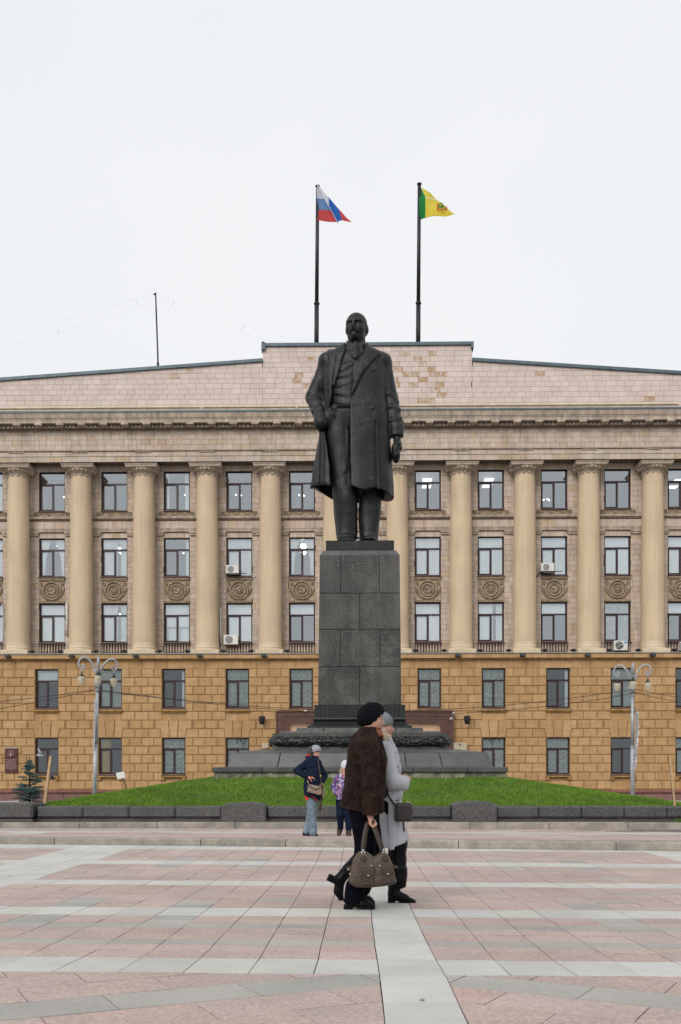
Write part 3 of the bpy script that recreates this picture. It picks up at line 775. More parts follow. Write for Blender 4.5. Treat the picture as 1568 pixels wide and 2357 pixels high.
# far mast with flags poles are things of their own
# ================================================================ ground, paving, kerbs, lawn
def sag(Y):
    return float(np.interp(Y, [3, 4.65, 5.3, 7.9, 10.3, 12.5, 14.8], [.0, .0, -.022, -.045, -.06, -.035, .0]))
def gz(X, Y): return sag(Y) - .005*X
M['slab_pink'] = mat('slab_pink', [(.43,.325,.29),(.47,.36,.325),(.44,.335,.305),(.49,.375,.34),(.42,.325,.295),(.46,.335,.295)], .7, (.7,.16), (45,.22), (90,.1), speck=(75,.3,(.60,.50,.46)), streak=.06)
M['slab_white'] = mat('slab_white', [(.51,.505,.475),(.545,.54,.51),(.48,.475,.445),(.53,.52,.48)], .65, (.9,.11), (60,.08), (90,.05), streak=.05)
M['slab_grey'] = mat('slab_grey', [(.36,.345,.315),(.39,.37,.34),(.33,.32,.295)], .65, (1.2,.16), (60,.12), (90,.05))
M['joint'] = mat('joint', (.15,.13,.115), .95, (5,.4))
M['ground'] = mat('ground', (.14,.135,.13), .9, (.8,.2), (20,.15), (30,.3))
M['kerb'] = mat('kerb', [(.30,.27,.225),(.35,.315,.27),(.25,.235,.205)], .8, (4,.35), (70,.3), (50,.3), speck=(90,.4,(.36,.32,.27)))
M['granite'] = mat('granite', [(.06,.06,.06),(.075,.074,.073),(.05,.05,.05)], .55, (2.5,.3), (60,.4), (40,.1), speck=(60,.6,(.24,.23,.215)))
M['granite_top'] = mat('granite_top', [(.085,.088,.088),(.10,.103,.103)], .4, (2,.3), (60,.3), None, speck=(50,.4,(.2,.2,.19)))
M['granite_ped'] = mat('granite_ped', [(.045,.045,.042),(.075,.075,.069),(.036,.036,.035)], .42, (1.0,.6), (45,.4), None, speck=(32,.55,(.18,.175,.16)), streak=.3)
M['concrete_old'] = mat('concrete_old', (.26,.245,.19), .9, (2.5,.5), (15,.3), (12,.6), streak=.4)
M['concrete'] = mat('concrete', (.36,.35,.33), .9, (2,.2), (30,.15), (30,.2))
M['bronze'] = mat('bronze', (.018,.021,.022), .36, (2.5,.4), (20,.3), (20,.12), metal=.35, spec=.6)
M['bronze_st'] = mat('bronze_st', (.014,.014,.0145), .5, (1.3,.55), (12,.4), (14,.35), metal=.2, streak=.6, spec=.45)

worn_mix(M['slab_white'], (.50,.40,.24), 1.7, .66, .82); worn_mix(M['slab_pink'], (.33,.28,.26), 1.1, .55, .85); worn_mix(M['granite_ped'], (.18,.172,.14), .8, .54, .82); worn_mix(M['granite'], (.15,.145,.13), 1.6, .6, .85)
worn_mix(M['bronze_st'], (.075,.08,.07), 2.6, .56, .86)
M['bronze_edge'] = M['bronze_st']
gmb = MB()                                              # one sheet out to the horizon, plaza bowl included
ys = [-40, -5, 2, 3, 4, 4.65, 5.3, 6.5, 7.9, 9, 10.3, 11.4, 12.5, 13.6, 14.4, 15.0, 15.4]
xs = [-60, -8, -4, 0, 4, 8, 60]
vs = [(x, y, gz(x, y)-.012) for y in ys for x in xs]; nx = len(xs)
gmb.add(vs, [(r*nx+c, r*nx+c+1, (r+1)*nx+c+1, (r+1)*nx+c) for r in range(len(ys)-1) for c in range(nx-1)])
plaza = gmb.build('plaza', M['joint'], kind='structure')
g2 = MB(); g2.add([(-900,-900,-.35),(900,-900,-.35),(900,1500,-.35),(-900,1500,-.35)], [(0,1,2,3)]); g2.build('ground', M['ground'], kind='structure')
g3 = MB(); g3.box(-60, 60, 38, YW+14, -.3, .0); g3.build('pavement_by_building', M['concrete'], kind='structure')
# --- slabs
TW = .31; BX = .10
YS0 = 4.69; MODL = 2.42
ROWS_ = [('w', .52), ('p', .28), ('p', .22), ('g', .20), ('p', .27), ('p', .27), ('g', .20), ('p', .23), ('p', .23)]
SL = []
def slabpoly(poly, kind, top=None):
    SL.append((poly, kind))
def ccw(p):
    return p if sum(p[i][0]*p[(i+1)%len(p)][1]-p[(i+1)%len(p)][0]*p[i][1] for i in range(len(p))) > 0 else p[::-1]
def curbY(x): return 15.22 - .075*(x+3.5) if x < 40 else 14
rs = random.Random(21)
for mI in range(5):
    y = YS0 + MODL*mI
    for ri, (kd, dp) in enumerate(ROWS_):
        y0, y1 = y, y+dp; y = y1
        if y0 > 15.4: break
        for k in range(-38, 38):
            x0 = BX+TW*k; x1 = x0+TW
            if abs((x0+x1)/2) > y1*.36+4.5: continue
            if k == 0: continue
            kk = kd
            kr = k if k > 0 else -k
            if kd == 'g' and (mI > 0): kk = 'g' if (rs.random() < .15) else 'p'
            if kd == 'p' and mI in (0, 2) and ri in (6, 7, 8) and kr in (5, 8): kk = 'g'
            if kd != 'w' and mI in (1, 3) and ri in (1, 2) and kr in (5, 8): kk = 'g'
            if 12 <= kr-(1 if k > 0 else 0) <= 14 and mI >= 1: kk = 'w'
            if y1 > 14.75 : kk = 'w'
            e0 = curbY(x0)-.01; 
            if y0 > e0-.05: continue
            slabpoly([(x0, y0), (x1, y0), (x1, min(y1, curbY(x1))), (x0, min(y1, e0))], kk)
y = 2.9
while y < 15.2: slabpoly([(BX, y), (BX+TW, y), (BX+TW, min(y+.58, 15.0)), (BX, min(y+.58, 15.0))], 'w'); y += .58
def clip_half(poly, a, b, c):                            # keep a*x+b*y<=c
    out = []
    for i in range(len(poly)):
        p, q = poly[i], poly[(i+1) % len(poly)]; dp_, dq = a*p[0]+b*p[1]-c, a*q[0]+b*q[1]-c
        if dp_ <= 0: out.append(p)
        if dp_*dq < 0:
            t = dp_/(dp_-dq); out.append((p[0]+(q[0]-p[0])*t, p[1]+(q[1]-p[1])*t))
    return out
for s in (-1, 1):                                        # chevron field in front
    ang = math.radians(27.5); ux, uy = math.cos(ang), math.sin(ang)*(-s)
    if s < 0: uy = math.sin(ang)
    vx, vy = -uy, ux
    for i in range(-14, 15):
        for q in range(-14, 15):
            ox, oy = (0.10 if s < 0 else .41), 4.50
            hw, hh = .60, .30
            sh_ = .3 if q % 2 else 0
            a0, b0 = i*hw+sh_, q*hh-.06
            if q == 0: a0 = i*hw
            thick = hh if q != 0 else hh
            pts = [(ox+ux*a+vx*b, oy+uy*a+vy*b) for a, b in ((a0,b0),(a0+hw,b0),(a0+hw,b0+thick),(a0,b0+thick))]
            pts = clip_half(pts, 0, 1, YS0)
            if len(pts) < 3: continue
            pts = clip_half(pts, s*-1, 0, -(.41 if s > 0 else -.10)) if s > 0 else clip_half(pts, 1, 0, .10)
            if len(pts) < 3: continue
            pts = clip_half(pts, 0, -1, -2.6)
            if len(pts) < 3: continue
            ccx = sum(p[0] for p in pts)/len(pts)
            if abs(ccx) > 6: continue
            ar = abs(sum(pts[k2][0]*pts[(k2+1)%len(pts)][1]-pts[(k2+1)%len(pts)][0]*pts[k2][1] for k2 in range(len(pts))))/2
            if ar < .004: continue
            slabpoly(ccw(pts), 'g' if q == 0 else 'p')
def wv(p): return (p[0]+.0022*math.sin(1.7*p[1]+p[0]*.9)+.0016*math.sin(5.3*p[1]+p[0]*2.1), p[1]+.004*math.sin(3*p[0]+p[1]))
def slab_mb(mb, poly, kind, jit, org=(0,0,0)):
    poly = inset([wv(p) for p in poly], .0028); n = len(poly); rz = random.Random(hash((round(poly[0][0],2), round(poly[0][1],2))) & 0xffff)
    tx, ty, dz = rz.uniform(-1,1)*.004, rz.uniform(-1,1)*.004, rz.uniform(-.0015, .0015)
    c = (sum(p[0] for p in poly)/n, sum(p[1] for p in poly)/n)
    top = [(x-org[0], y-org[1], gz(x, y)+dz+(x-c[0])*tx+(y-c[1])*ty-org[2]) for x, y in poly]
    bot = [(x, y, z-.03) for x, y, z in top]
    mb.add(top+bot, [tuple(range(n))] + [(i+n, (i+1)%n+n, (i+1)%n, i) for i in range(n)], {'p': 0, 'w': 1, 'g': 2}[kind])
SM = [M['slab_pink'], M['slab_white'], M['slab_grey']]
def vis_area(poly):
    pts = [proj(x, y, 0) for x, y in poly]
    cu = sum(p[0] for p in pts)/len(pts); cv = sum(p[1] for p in pts)/len(pts)
    if not (-40 < cu < 1608 and cv < 2400): return 0
    return abs(sum(pts[i][0]*pts[(i+1)%len(pts)][1]-pts[(i+1)%len(pts)][0]*pts[i][1] for i in range(len(pts))))/2
order = sorted(range(len(SL)), key=lambda i: -vis_area(SL[i][0]))
rest = MB()
for rk, i in enumerate(order):
    poly, kd = SL[i]
    if rk < 300:
        mb = MB(); slab_mb(mb, poly, kd, 0, (*poly[0], 0)); mb.m = [0]*len(mb.f)
        mb.build('paving_slab', SM[{'p': 0, 'w': 1, 'g': 2}[kd]], plaza, (poly[0][0], poly[0][1], 0))
    else: slab_mb(rest, poly, kd, 0)
rest.build('paving_slab', SM, plaza, kind='stuff')
# --- step up to the terrace
step = MB(); step.box(-60, 60, 15.6, 20.9, -.3, .02); 
def tz(Y): return .118-.058*(Y-15)/5.6
st = MB(); st.add([(-30, curbY(-30)+.12, tz(15)-.03), (30, curbY(30)+.12, tz(15)-.03), (30, 21.0, tz(21)-.012), (-30, 21.0, tz(21)-.012)], [(0,1,2,3)])
terr = st.build('terrace', M['joint'], kind='structure')
kb = MB(); xk = -20.0; rk = random.Random(5)
kerb = thing('kerb', 'worn granite kerb stepping up from the pink paving', 'kerb', (0, 15, 0))
while xk < 20:
    L = rk.choice((1.3, 1.9, 2.3)); a, b = xk+.006, xk+L-.006; xk += L
    j = rk.uniform(-.012, .012); dz = rk.uniform(-.01, .008)
    ya, yb = curbY(a)+j, curbY(b)+j
    pr = [(0, -.1), (0, .085), (.02, .105+dz), (.36, .105+dz), (.36, -.1)]
    m_ = MB(); v = [(a, ya+y_, z_-.004*a+(.012 if z_ > 0 else 0)) for y_, z_ in pr]+[(b, yb+y_, z_-.004*b+(.012 if z_ > 0 else 0)) for y_, z_ in pr]
    m_.add(v, [((i+1)%5, (i+1)%5+5, i+5, i) for i in range(5)]+[(4,3,2,1,0), (5,6,7,8,9)]); m_.build('kerb_stone', M['kerb'], kerb)
# terrace slabs
TS = []; y = 15.2; rowi = 0
while y < 20.6:
    dp = .30 if rowi % 7 else .5
    kd = 'w' if rowi in (8, 9) else 'p'
    x = -14.26
    while x < 14:
        L = .31*2; yy0 = max(y, curbY(x)+.4, curbY(x+L)+.4)
        if yy0 < y+dp-.05: TS.append(([(x, yy0), (x+L, yy0), (x+L, y+dp), (x, y+dp)], kd if rk.random() > .03 else 'w'))
        x += L
    y += dp; rowi += 1
gz_old = gz
def gz(X, Y): return tz(Y)-.002*X
order = sorted(range(len(TS)), key=lambda i: -vis_area(TS[i][0])); rest = MB()
for rk_, i in enumerate(order):
    poly, kd = TS[i]
    if rk_ < 150:
        mb = MB(); slab_mb(mb, poly, kd, 0, (*poly[0], 0)); mb.m = [0]*len(mb.f)
        mb.build('paving_slab', SM[{'p': 0, 'w': 1, 'g': 2}[kd]], terr, (poly[0][0], poly[0][1], 0))
    else: slab_mb(rest, poly, kd, 0)
rest.build('paving_slab', SM, terr, kind='stuff')
gz = gz_old
# ================================================================ low granite wall round the lawn
YG = 20.8
def px(x, Y=YG): return PX(x, Y)
pw = thing('planter_wall', 'low dark granite wall with raised round-topped blocks edging the lawn', 'wall', (0, YG+.3, .05))
z_t = PZ(1856, YG); z_b = PZ(1882.5, YG); zk = tz(YG)
edges = [80, 190, 296, 400, 508]
def gblock(xa, xb, name='granite_block', zt=z_t, zb_=z_b, y0=YG+.12, m='granite', bev=.03, dy=0.55):
    m_ = MB(); m_.bbox(xa+.004, xb-.004, y0, y0+dy, zb_, zt, bev); return m_.build(name, M[m], pw)
def run(a, b, n, ztl=None):
    xa, xb = px(a), px(b)
    for i in range(n): gblock(xa+(xb-xa)*i/n, xa+(xb-xa)*(i+1)/n, zt=z_t+random.uniform(-.006, .006))
run(80, 508, 4); run(613, 1041, 4); run(1145, 1939, 8)
# plinth under the blocks: recessed band and a footing
m_ = MB(); m_.box(px(77), px(1939), YG+.20, YG+.6, zk-.1, z_b); m_.build('recessed_band', M['granite'], pw)
m_ = MB(); m_.bbox(px(78), px(200), YG+.06, YG+.5, zk-.1, z_b-.09, .01); m_.bbox(px(480), px(640), YG+.02, YG+.5, zk-.1, z_b-.07, .01); m_.bbox(px(1030), px(1166), YG+.02, YG+.5, zk-.1, z_b-.07, .01); m_.bbox(px(1166), px(1939), YG+.1, YG+.5, zk-.1, z_b-.10, .01); m_.build('footing', M['granite'], pw)
def rpost(a, b, ztop):
    xa, xb = px(a), px(b); c = (xa+xb)/2; h = (xb-xa)/2; n = 10; poly = [(xa, zk), (xb, zk)]
    zt = PZ(ztop, YG)
    for i in range(n+1):
        t = 1-2*i/n; poly.append((c+h*t*.985, zt-.035-.05*abs(t)**6+.035*(1-t*t)))
    m_ = MB(); m_.slab(poly, YG-.03, YG+.75, .03); m_.build('rounded_block', M['granite'], pw)
rpost(508, 613, 1846.5); rpost(1041, 1145, 1843.5)
m_ = MB(); m_.bbox(px(-130), px(75.5), YG-.03, YG+.9, PZ(1884.5, YG), PZ(1848, YG), .04); m_.build('corner_block', M['granite'], pw)
m_ = MB(); m_.bbox(px(-130), px(77), YG-.05, YG+.8, zk-.1, PZ(1885.5, YG), .015); m_.build('footing', M['granite'], pw)
# kerb at the foot of the wall
x = px(-145)-.2; kb2 = thing('wall_kerb', 'pale granite kerb running along the foot of the low wall', 'kerb', (0, YG, .05))
while x < px(1939):
    L = 1.63; m_ = MB(); m_.bbox(x+.004, x+L-.004, YG-.16, YG+.3, zk-.1, PZ(1893, YG-.16)+random.uniform(-.006,.006), .012); m_.build('kerb_stone', M['kerb'], kb2); x += L
# ================================================================ monument
XM = PX(828, 31); YM = 31.03
mon = thing('monument_pedestal', 'tall dark granite block pedestal on wide stepped base under the statue', 'pedestal', (XM, YM, .9))
def hx(x0, x1, Y): return (PX(x1, Y)-PX(x0, Y))/2
Z1 = PZ(1790, 27)-.35; Z2 = PZ(1777.5, 27); Z3 = PZ(1765.5, 27); W0 = 4.03
m_ = MB(); rr = random.Random(8)                       # broken concrete footing
n = 60; vs = []
for i in range(n+1):
    x = XM-W0+.05+(2*W0-.1)*i/n; vs += [(x, YM-W0+.06+rr.uniform(0,.07), Z1), (x, YM-W0+.05+rr.uniform(0,.07), (Z1+Z2)/2+.1), (x, YM-W0+.05+rr.uniform(0,.05), Z2)]
m_.add(vs, [(3*i+q, 3*i+3+q, 3*i+4+q, 3*i+1+q) for i in range(n) for q in (0,1)]); m_.box(XM-W0+.05, XM+W0-.05, YM-W0+.16, YM+W0, Z1-.5, Z2)
m_.build('concrete_footing', M['concrete_old'], mon)
def ring(name, hw, z0, z1, cuts, m='granite_ped', top=None, bev=.02, hx1=None):
    """course of blocks round a square: front face split at cuts (fractions)"""
    h1 = hx1 if hx1 is not None else hw
    c = [-1]+list(cuts)+[1]
    for a, b in zip(c, c[1:]):
        m_ = MB(); g = .006
        x0a, x1a, x0b, x1b = XM+hw*a+g, XM+hw*b-g, XM+h1*a+g, XM+h1*b-g
        yb = YM-hw+.9 if hw > 2 else YM+.0
        v = [(x0a, YM-hw, z0), (x1a, YM-hw, z0), (x1a, YM+hw, z0), (x0a, YM+hw, z0), (x0b, YM-h1, z1), (x1b, YM-h1, z1), (x1b, YM+h1, z1), (x0b, YM+h1, z1)]
        m_.add(v, [(0,3,2,1),(4,5,6,7),(0,1,5,4),(1,2,6,5),(2,3,7,6),(3,0,4,7)])
        bevel_obj(m_.build(name, M[m], mon), bev)
def bevel_obj(o, w_, seg=2):
    md = o.modifiers.new('bevel', 'BEVEL'); md.width = w_; md.segments = seg; md.limit_method = 'ANGLE'; return o
ring('platform_slab', W0, Z2, Z3, (-.66, -.3, .36, .73), 'granite')
hb2 = hx(522, 1135, 27.4); ht2 = hx(533, 1122, 27.5)
Z4 = PZ(1733, 27.5)
ring('sloped_block', hb2, Z3, Z4, (-.62, -.02, .35, .62), 'granite_top', hx1=ht2)
Z5 = Z4+.13
ring('weathered_top', ht2, Z4+.002, Z5, (-.62, .62), 'granite_top', hx1=ht2-.75, bev=.01)
# wreath roll of bronze oak leaves
WR = hx(620, 1042, 28.8)-.17; wz = PZ(1708, 28.7)
m_ = MB(); m_.box(XM-WR-.02, XM+WR+.02, YM-WR-.02, YM+WR+.02, Z5-.05, PZ(1690, 28.9)); m_.build('core_block', M['granite_ped'], mon)
wre = MB(); P = []; rc = .25
for (sx, sy, a0) in ((1,-1,-90),(1,1,0),(-1,1,90),(-1,-1,180)):
    for a in range(0, 91, 18):
        an = math.radians(a0+a); P.append((XM+sx*(WR-rc)+rc*math.cos(an), YM+sy*(WR-rc)+rc*math.sin(an), wz))
P.append(P[0]); Q = []
for p, q in zip(P, P[1:]):
    L = math.dist(p, q); k = max(1, int(L/.08))
    for i in range(k): Q.append(tuple(p[c]+(q[c]-p[c])*i/k for c in range(3)))
Q.append(P[0]); wre.tube(Q, .145, 10)
for i in range(0, len(Q)-1):
    p = Vector(Q[i]); t = (Vector(Q[i+1])-p).normalized(); sd = t.cross(Vector((0,0,1)))
    if p.y > YM+.5: continue
    for k in range(7):
        a = rr.uniform(0, 2*math.pi); nrm = sd*math.cos(a)+Vector((0,0,1))*math.sin(a)
        if nrm.z < -.8: continue
        R = Matrix((t, nrm, t.cross(nrm))).transposed() @ Matrix.Rotation(rr.uniform(-.5,.5), 3, 'Y')
        wre.ell(p+nrm*.15+t*rr.uniform(-.05,.05), (rr.uniform(.07,.12), .018, rr.uniform(.025,.042)), 6, 4, rot=R)
wre.build('leaf_wreath', M['bronze'], mon)
Z6a, Z6 = PZ(1693, 29.0), PZ(1684.5, 29.0)
ring('thin_step', hx(645, 1012, 29.0), Z6a-.1, Z6, (-.6, .55), 'granite_top', bev=.015)
Z7 = PZ(1675, 29.2)
ring('step_block', hx(681, 976, 29.2), Z6, Z7, (-.57, .57), 'granite_ped', bev=.015, hx1=hx(684, 973, 29.2))
# bronze base mouldings (square section swept)
def sq_profile(name, prof, m, smooth=False, par=None):
    m_ = MB()
    for (h0, z0), (h1, z1) in zip(prof, prof[1:]):
        if True:
            v = [(XM-h0,YM-h0,z0),(XM+h0,YM-h0,z0),(XM+h0,YM+h0,z0),(XM-h0,YM+h0,z0),(XM-h1,YM-h1,z1),(XM+h1,YM-h1,z1),(XM+h1,YM+h1,z1),(XM-h1,YM+h1,z1)]
            m_.add(v, [(0,1,5,4),(1,2,6,5),(2,3,7,6),(3,0,4,7)])
    h, z = prof[-1]; m_.add([(XM-h,YM-h,z),(XM+h,YM-h,z),(XM+h,YM+h,z),(XM-h,YM+h,z)], [(0,1,2,3)])
    return m_.build(name, M[m], mon if par is None else par)
h0 = hx(708, 950, 29.45); h1 = hx(722, 936, 29.5); h2 = hx(724.5, 934, 29.55)
Z8 = PZ(1649.5, 29.5); Z9 = PZ(1622, 29.6)
def s_(a, b, t): return a+(b-a)*t
pr = [(h0, Z7), (h0, Z7+.055)] + [(s_(h0-.015, h1-.03, .5-.5*math.cos(t*math.pi)**1 if 0 else t**.6), s_(Z7+.075, Z8-.13, t)) for t in [i/8 for i in range(9)]]
pr += [(h1-.02, Z8-.12), (h1+.005, Z8-.10), (h1+.02, Z8-.06), (h1+.005, Z8-.02), (h1-.03, Z8)]
sq_profile('bronze_base', pr, 'bronze')
sq_profile('bronze_band', [(h2, Z8), (h2, Z9-.03), (h2+.015, Z9-.03), (h2+.015, Z9)], 'bronze')
m_ = MB()
nl = 22
for i in range(nl):                                     # ears of wheat along the band
    x = XM-h2+.07+(2*h2-.14)*i/(nl-1)
    for k in range(5):
        z = Z8+.05+k*.055
        for s in (-1, 1): m_.ell((x+s*.018, YM-h2-.005, z), (.010,.015,.03), 5, 3, rot=Matrix.Rotation(s*.5, 3, 'Y'))
m_.build('wheat_relief', M['bronze'], mon)
# shaft of big granite blocks
hs0, hs1 = hx(732, 925, 29.75), hx(735, 920, 29.8)
zr = [Z9, PZ(1535, 29.78), PZ(1448.5, 29.78), PZ(1365.5, 29.8), PZ(1278.5, 29.8)]
cuts = [(0.0,), (-.47, .49), (-.0,), (-.47, .49)]
for i in range(4):
    ha = hs0+(hs1-hs0)*(zr[i]-zr[0])/(zr[4]-zr[0]); hb_ = hs0+(hs1-hs0)*(zr[i+1]-zr[0])/(zr[4]-zr[0])
    ring('pedestal_block', ha, zr[i]+.006, zr[i+1]-.006, cuts[i], 'granite_ped', hx1=hb_, bev=.012)
m_ = MB(); m_.frustum(XM, YM, hs0-.03, hs0-.03, zr[0], hs1-.03, hs1-.03, zr[4]); m_.build('pedestal_core', M['black'], mon)
Z10 = PZ(1267.5, 30.0); Z11 = PZ(1244.5, 30.0)
hc = hx(747, 909, 29.95)
for a, b in ((-1, -.47), (-.47, .49), (.49, 1)):
    m_ = MB(); n = 6
    pf = [(hs1, zr[4]-.004), (hs1, zr[4]+.02)]+[(s_(hs1-.02, hc, t), zr[4]+.02+(Z10-zr[4]-.02)*(1-(1-t)**1.8)) for t in [i/n for i in range(1, n+1)]]
    vs = []
    for h, z in pf: vs += [(XM+h*a+.005, YM-h, z), (XM+h*b-.005, YM-h, z), (XM+h*b-.005, YM+h, z), (XM+h*a+.005, YM+h, z)]
    m_.add(vs, [(4*i+q, 4*i+(q+1)%4, 4*i+4+(q+1)%4, 4*i+4+q) for i in range(len(pf)-1) for q in range(4)]+[tuple(4*(len(pf)-1)+q for q in range(4))])
    m_.build('cap_stone', M['granite_top'], mon)
# ================================================================ lawn mound
lz0 = PZ(1858, YG+.6)
def lawn_z(x, y):
    dx = max(0, abs(x-XM)-W0); dy = max(0, (YM-W0)-y, y-(YM+W0)); d = math.hypot(dx, dy*.8)
    z = 1.19-.158*d
    k = .05; a = max(z, .30) + (math.log(1+math.exp(-abs(z-.30)/k))*k)
    if y < 22.5: a = min(max(a, lz0-.06), lz0+.01+(y-21.4)*.115) if y > 21.2 else lz0
    return a + .012*math.sin(x*2.3)*math.sin(y*1.7)
m_ = MB(); nx, ny = 90, 70; xs = [XM-10.5+21*i/nx for i in range(nx+1)]; ys = [21.3+(40-21.3)*(i/ny)**1.3 for i in range(ny+1)]
def lz(x, y):
    e = max(abs(x-XM)-9.2, y-37.5, 0); return lawn_z(x, y)-e*.35
m_.add([(x, y, lz(x, y)) for y in ys for x in xs], [(r*(nx+1)+c, r*(nx+1)+c+1, (r+1)*(nx+1)+c+1, (r+1)*(nx+1)+c) for r in range(ny) for c in range(nx)], 0, True)
M['turf'] = mat('turf', (.055,.10,.014), .95, (1.5,.3), (40,.4), (60,.5))
M['grass'] = mat('grass', [(.085,.20,.011),(.13,.26,.018),(.06,.145,.009),(.165,.29,.03),(.11,.225,.014),(.24,.28,.05)], .7, (.5,.3), (3,.2), None, spec=.25)
m_.build('lawn_soil', M['turf'], kind='structure')
NB = 170000
gx = XM + RNG.uniform(-9.0, 9.0, NB*2); gy = 21.35 + 13.5*RNG.random(NB*2)**1.25
ok = ~((np.abs(gx-XM) < W0-.02) & (gy > YM-W0+.05)); ok &= (np.abs(gx-XM) < 9.3) 
ok &= ~((gy > 27.5) & (np.abs(gx-XM) < 4.0)); gx = gx[ok][:NB]; gy = gy[ok][:NB]; NB = len(gx)
gzv = np.array([lz(a, b) for a, b in zip(gx, gy)])
hh = RNG.uniform(.025, .065, NB)*(1+.35*np.sin(gx*1.3)*np.sin(gy*2.1)); an = RNG.uniform(0, 6.283, NB); wd = RNG.uniform(.006, .012, NB); ln = RNG.normal(0, .022, (NB, 2))
V = np.zeros((NB, 3, 3)); V[:,0] = np.c_[gx-wd*np.cos(an), gy-wd*np.sin(an), gzv-.01]; V[:,1] = np.c_[gx+wd*np.cos(an), gy+wd*np.sin(an), gzv-.01]; V[:,2] = np.c_[gx+ln[:,0], gy+ln[:,1], gzv+hh]
def raw_mesh(name, V, Fa, mats, smooth=False, mi=None):
    me = bpy.data.meshes.new(name); nv = len(V); k = Fa.shape[1]; nf = len(Fa)
    me.vertices.add(nv); me.vertices.foreach_set('co', np.asarray(V, np.float32).ravel())
    me.loops.add(nf*k); me.loops.foreach_set('vertex_index', np.asarray(Fa, np.int32).ravel())
    me.polygons.add(nf); me.polygons.foreach_set('loop_start', np.arange(0, nf*k, k, dtype=np.int32))
    if mi is not None: me.polygons.foreach_set('material_index', np.asarray(mi, np.int32))
    me.polygons.foreach_set('use_smooth', np.full(nf, smooth))
    for m in (mats if isinstance(mats, (list, tuple)) else [mats]): me.materials.append(m)
    me.update(calc_edges=True); return me
tag(link('grass', raw_mesh('grass', V.reshape(-1, 3), np.arange(NB*3).reshape(-1, 3), M['grass']), kind='stuff'), 'bright green mown grass on the mound round the pedestal', 'grass')

# fallen leaves and grit, a pebble on the pale strip
M['dry_leaf'] = mat('dry_leaf', [(.30,.17,.05),(.22,.11,.03),(.38,.28,.07)], .8, None, None, None)
lf = MB(); rr = random.Random(77)
for i in range(90):
    x = XM+rr.uniform(-8, 8); y = 21.6+rr.random()**1.5*5.2
    z = lz(x, y)+.035; s = rr.uniform(.018, .035); a = rr.random()*6.28; u = Vector((math.cos(a), math.sin(a), rr.uniform(-.4,.4)))*s; v = Vector((-math.sin(a), math.cos(a), rr.uniform(-.4,.4)))*s*.7; p = Vector((x, y, z))
    lf.add([p-u, p-v, p+u, p+v], [(0,1,2,3)])
for i in range(46):
    x = rr.uniform(-6, 6); y = rr.choice((curbY(x)-rr.uniform(.01,.12), 20.62-rr.uniform(0,.1), rr.uniform(5, 14))); z = (gz(x, y) if y < 15 else tz(y))+.008; s = rr.uniform(.008, .02); a = rr.random()*6.28; u = Vector((math.cos(a), math.sin(a), rr.uniform(-.2,.3)))*s; v = Vector((-math.sin(a), math.cos(a), .1))*s*.6; p = Vector((x, y, z)); lf.add([p-u, p-v, p+u, p+v], [(0,1,2,3)])
tag(lf.build('fallen_leaves', M['dry_leaf'], kind='stuff'), 'scattered small brown fallen leaves on the lawn and paving', 'leaves')
py_ = .87*F/(2301-1818); pb = MB(); pb.ell((0,0,.006), (.010,.008,.007), 8, 5); tag(pb.build('pebble', M['kerb'], None, (PX(972, 4.1), 4.1, gz(.3, 4.1))), 'small brown pebble lying on the pale central paving strip', 'pebble')
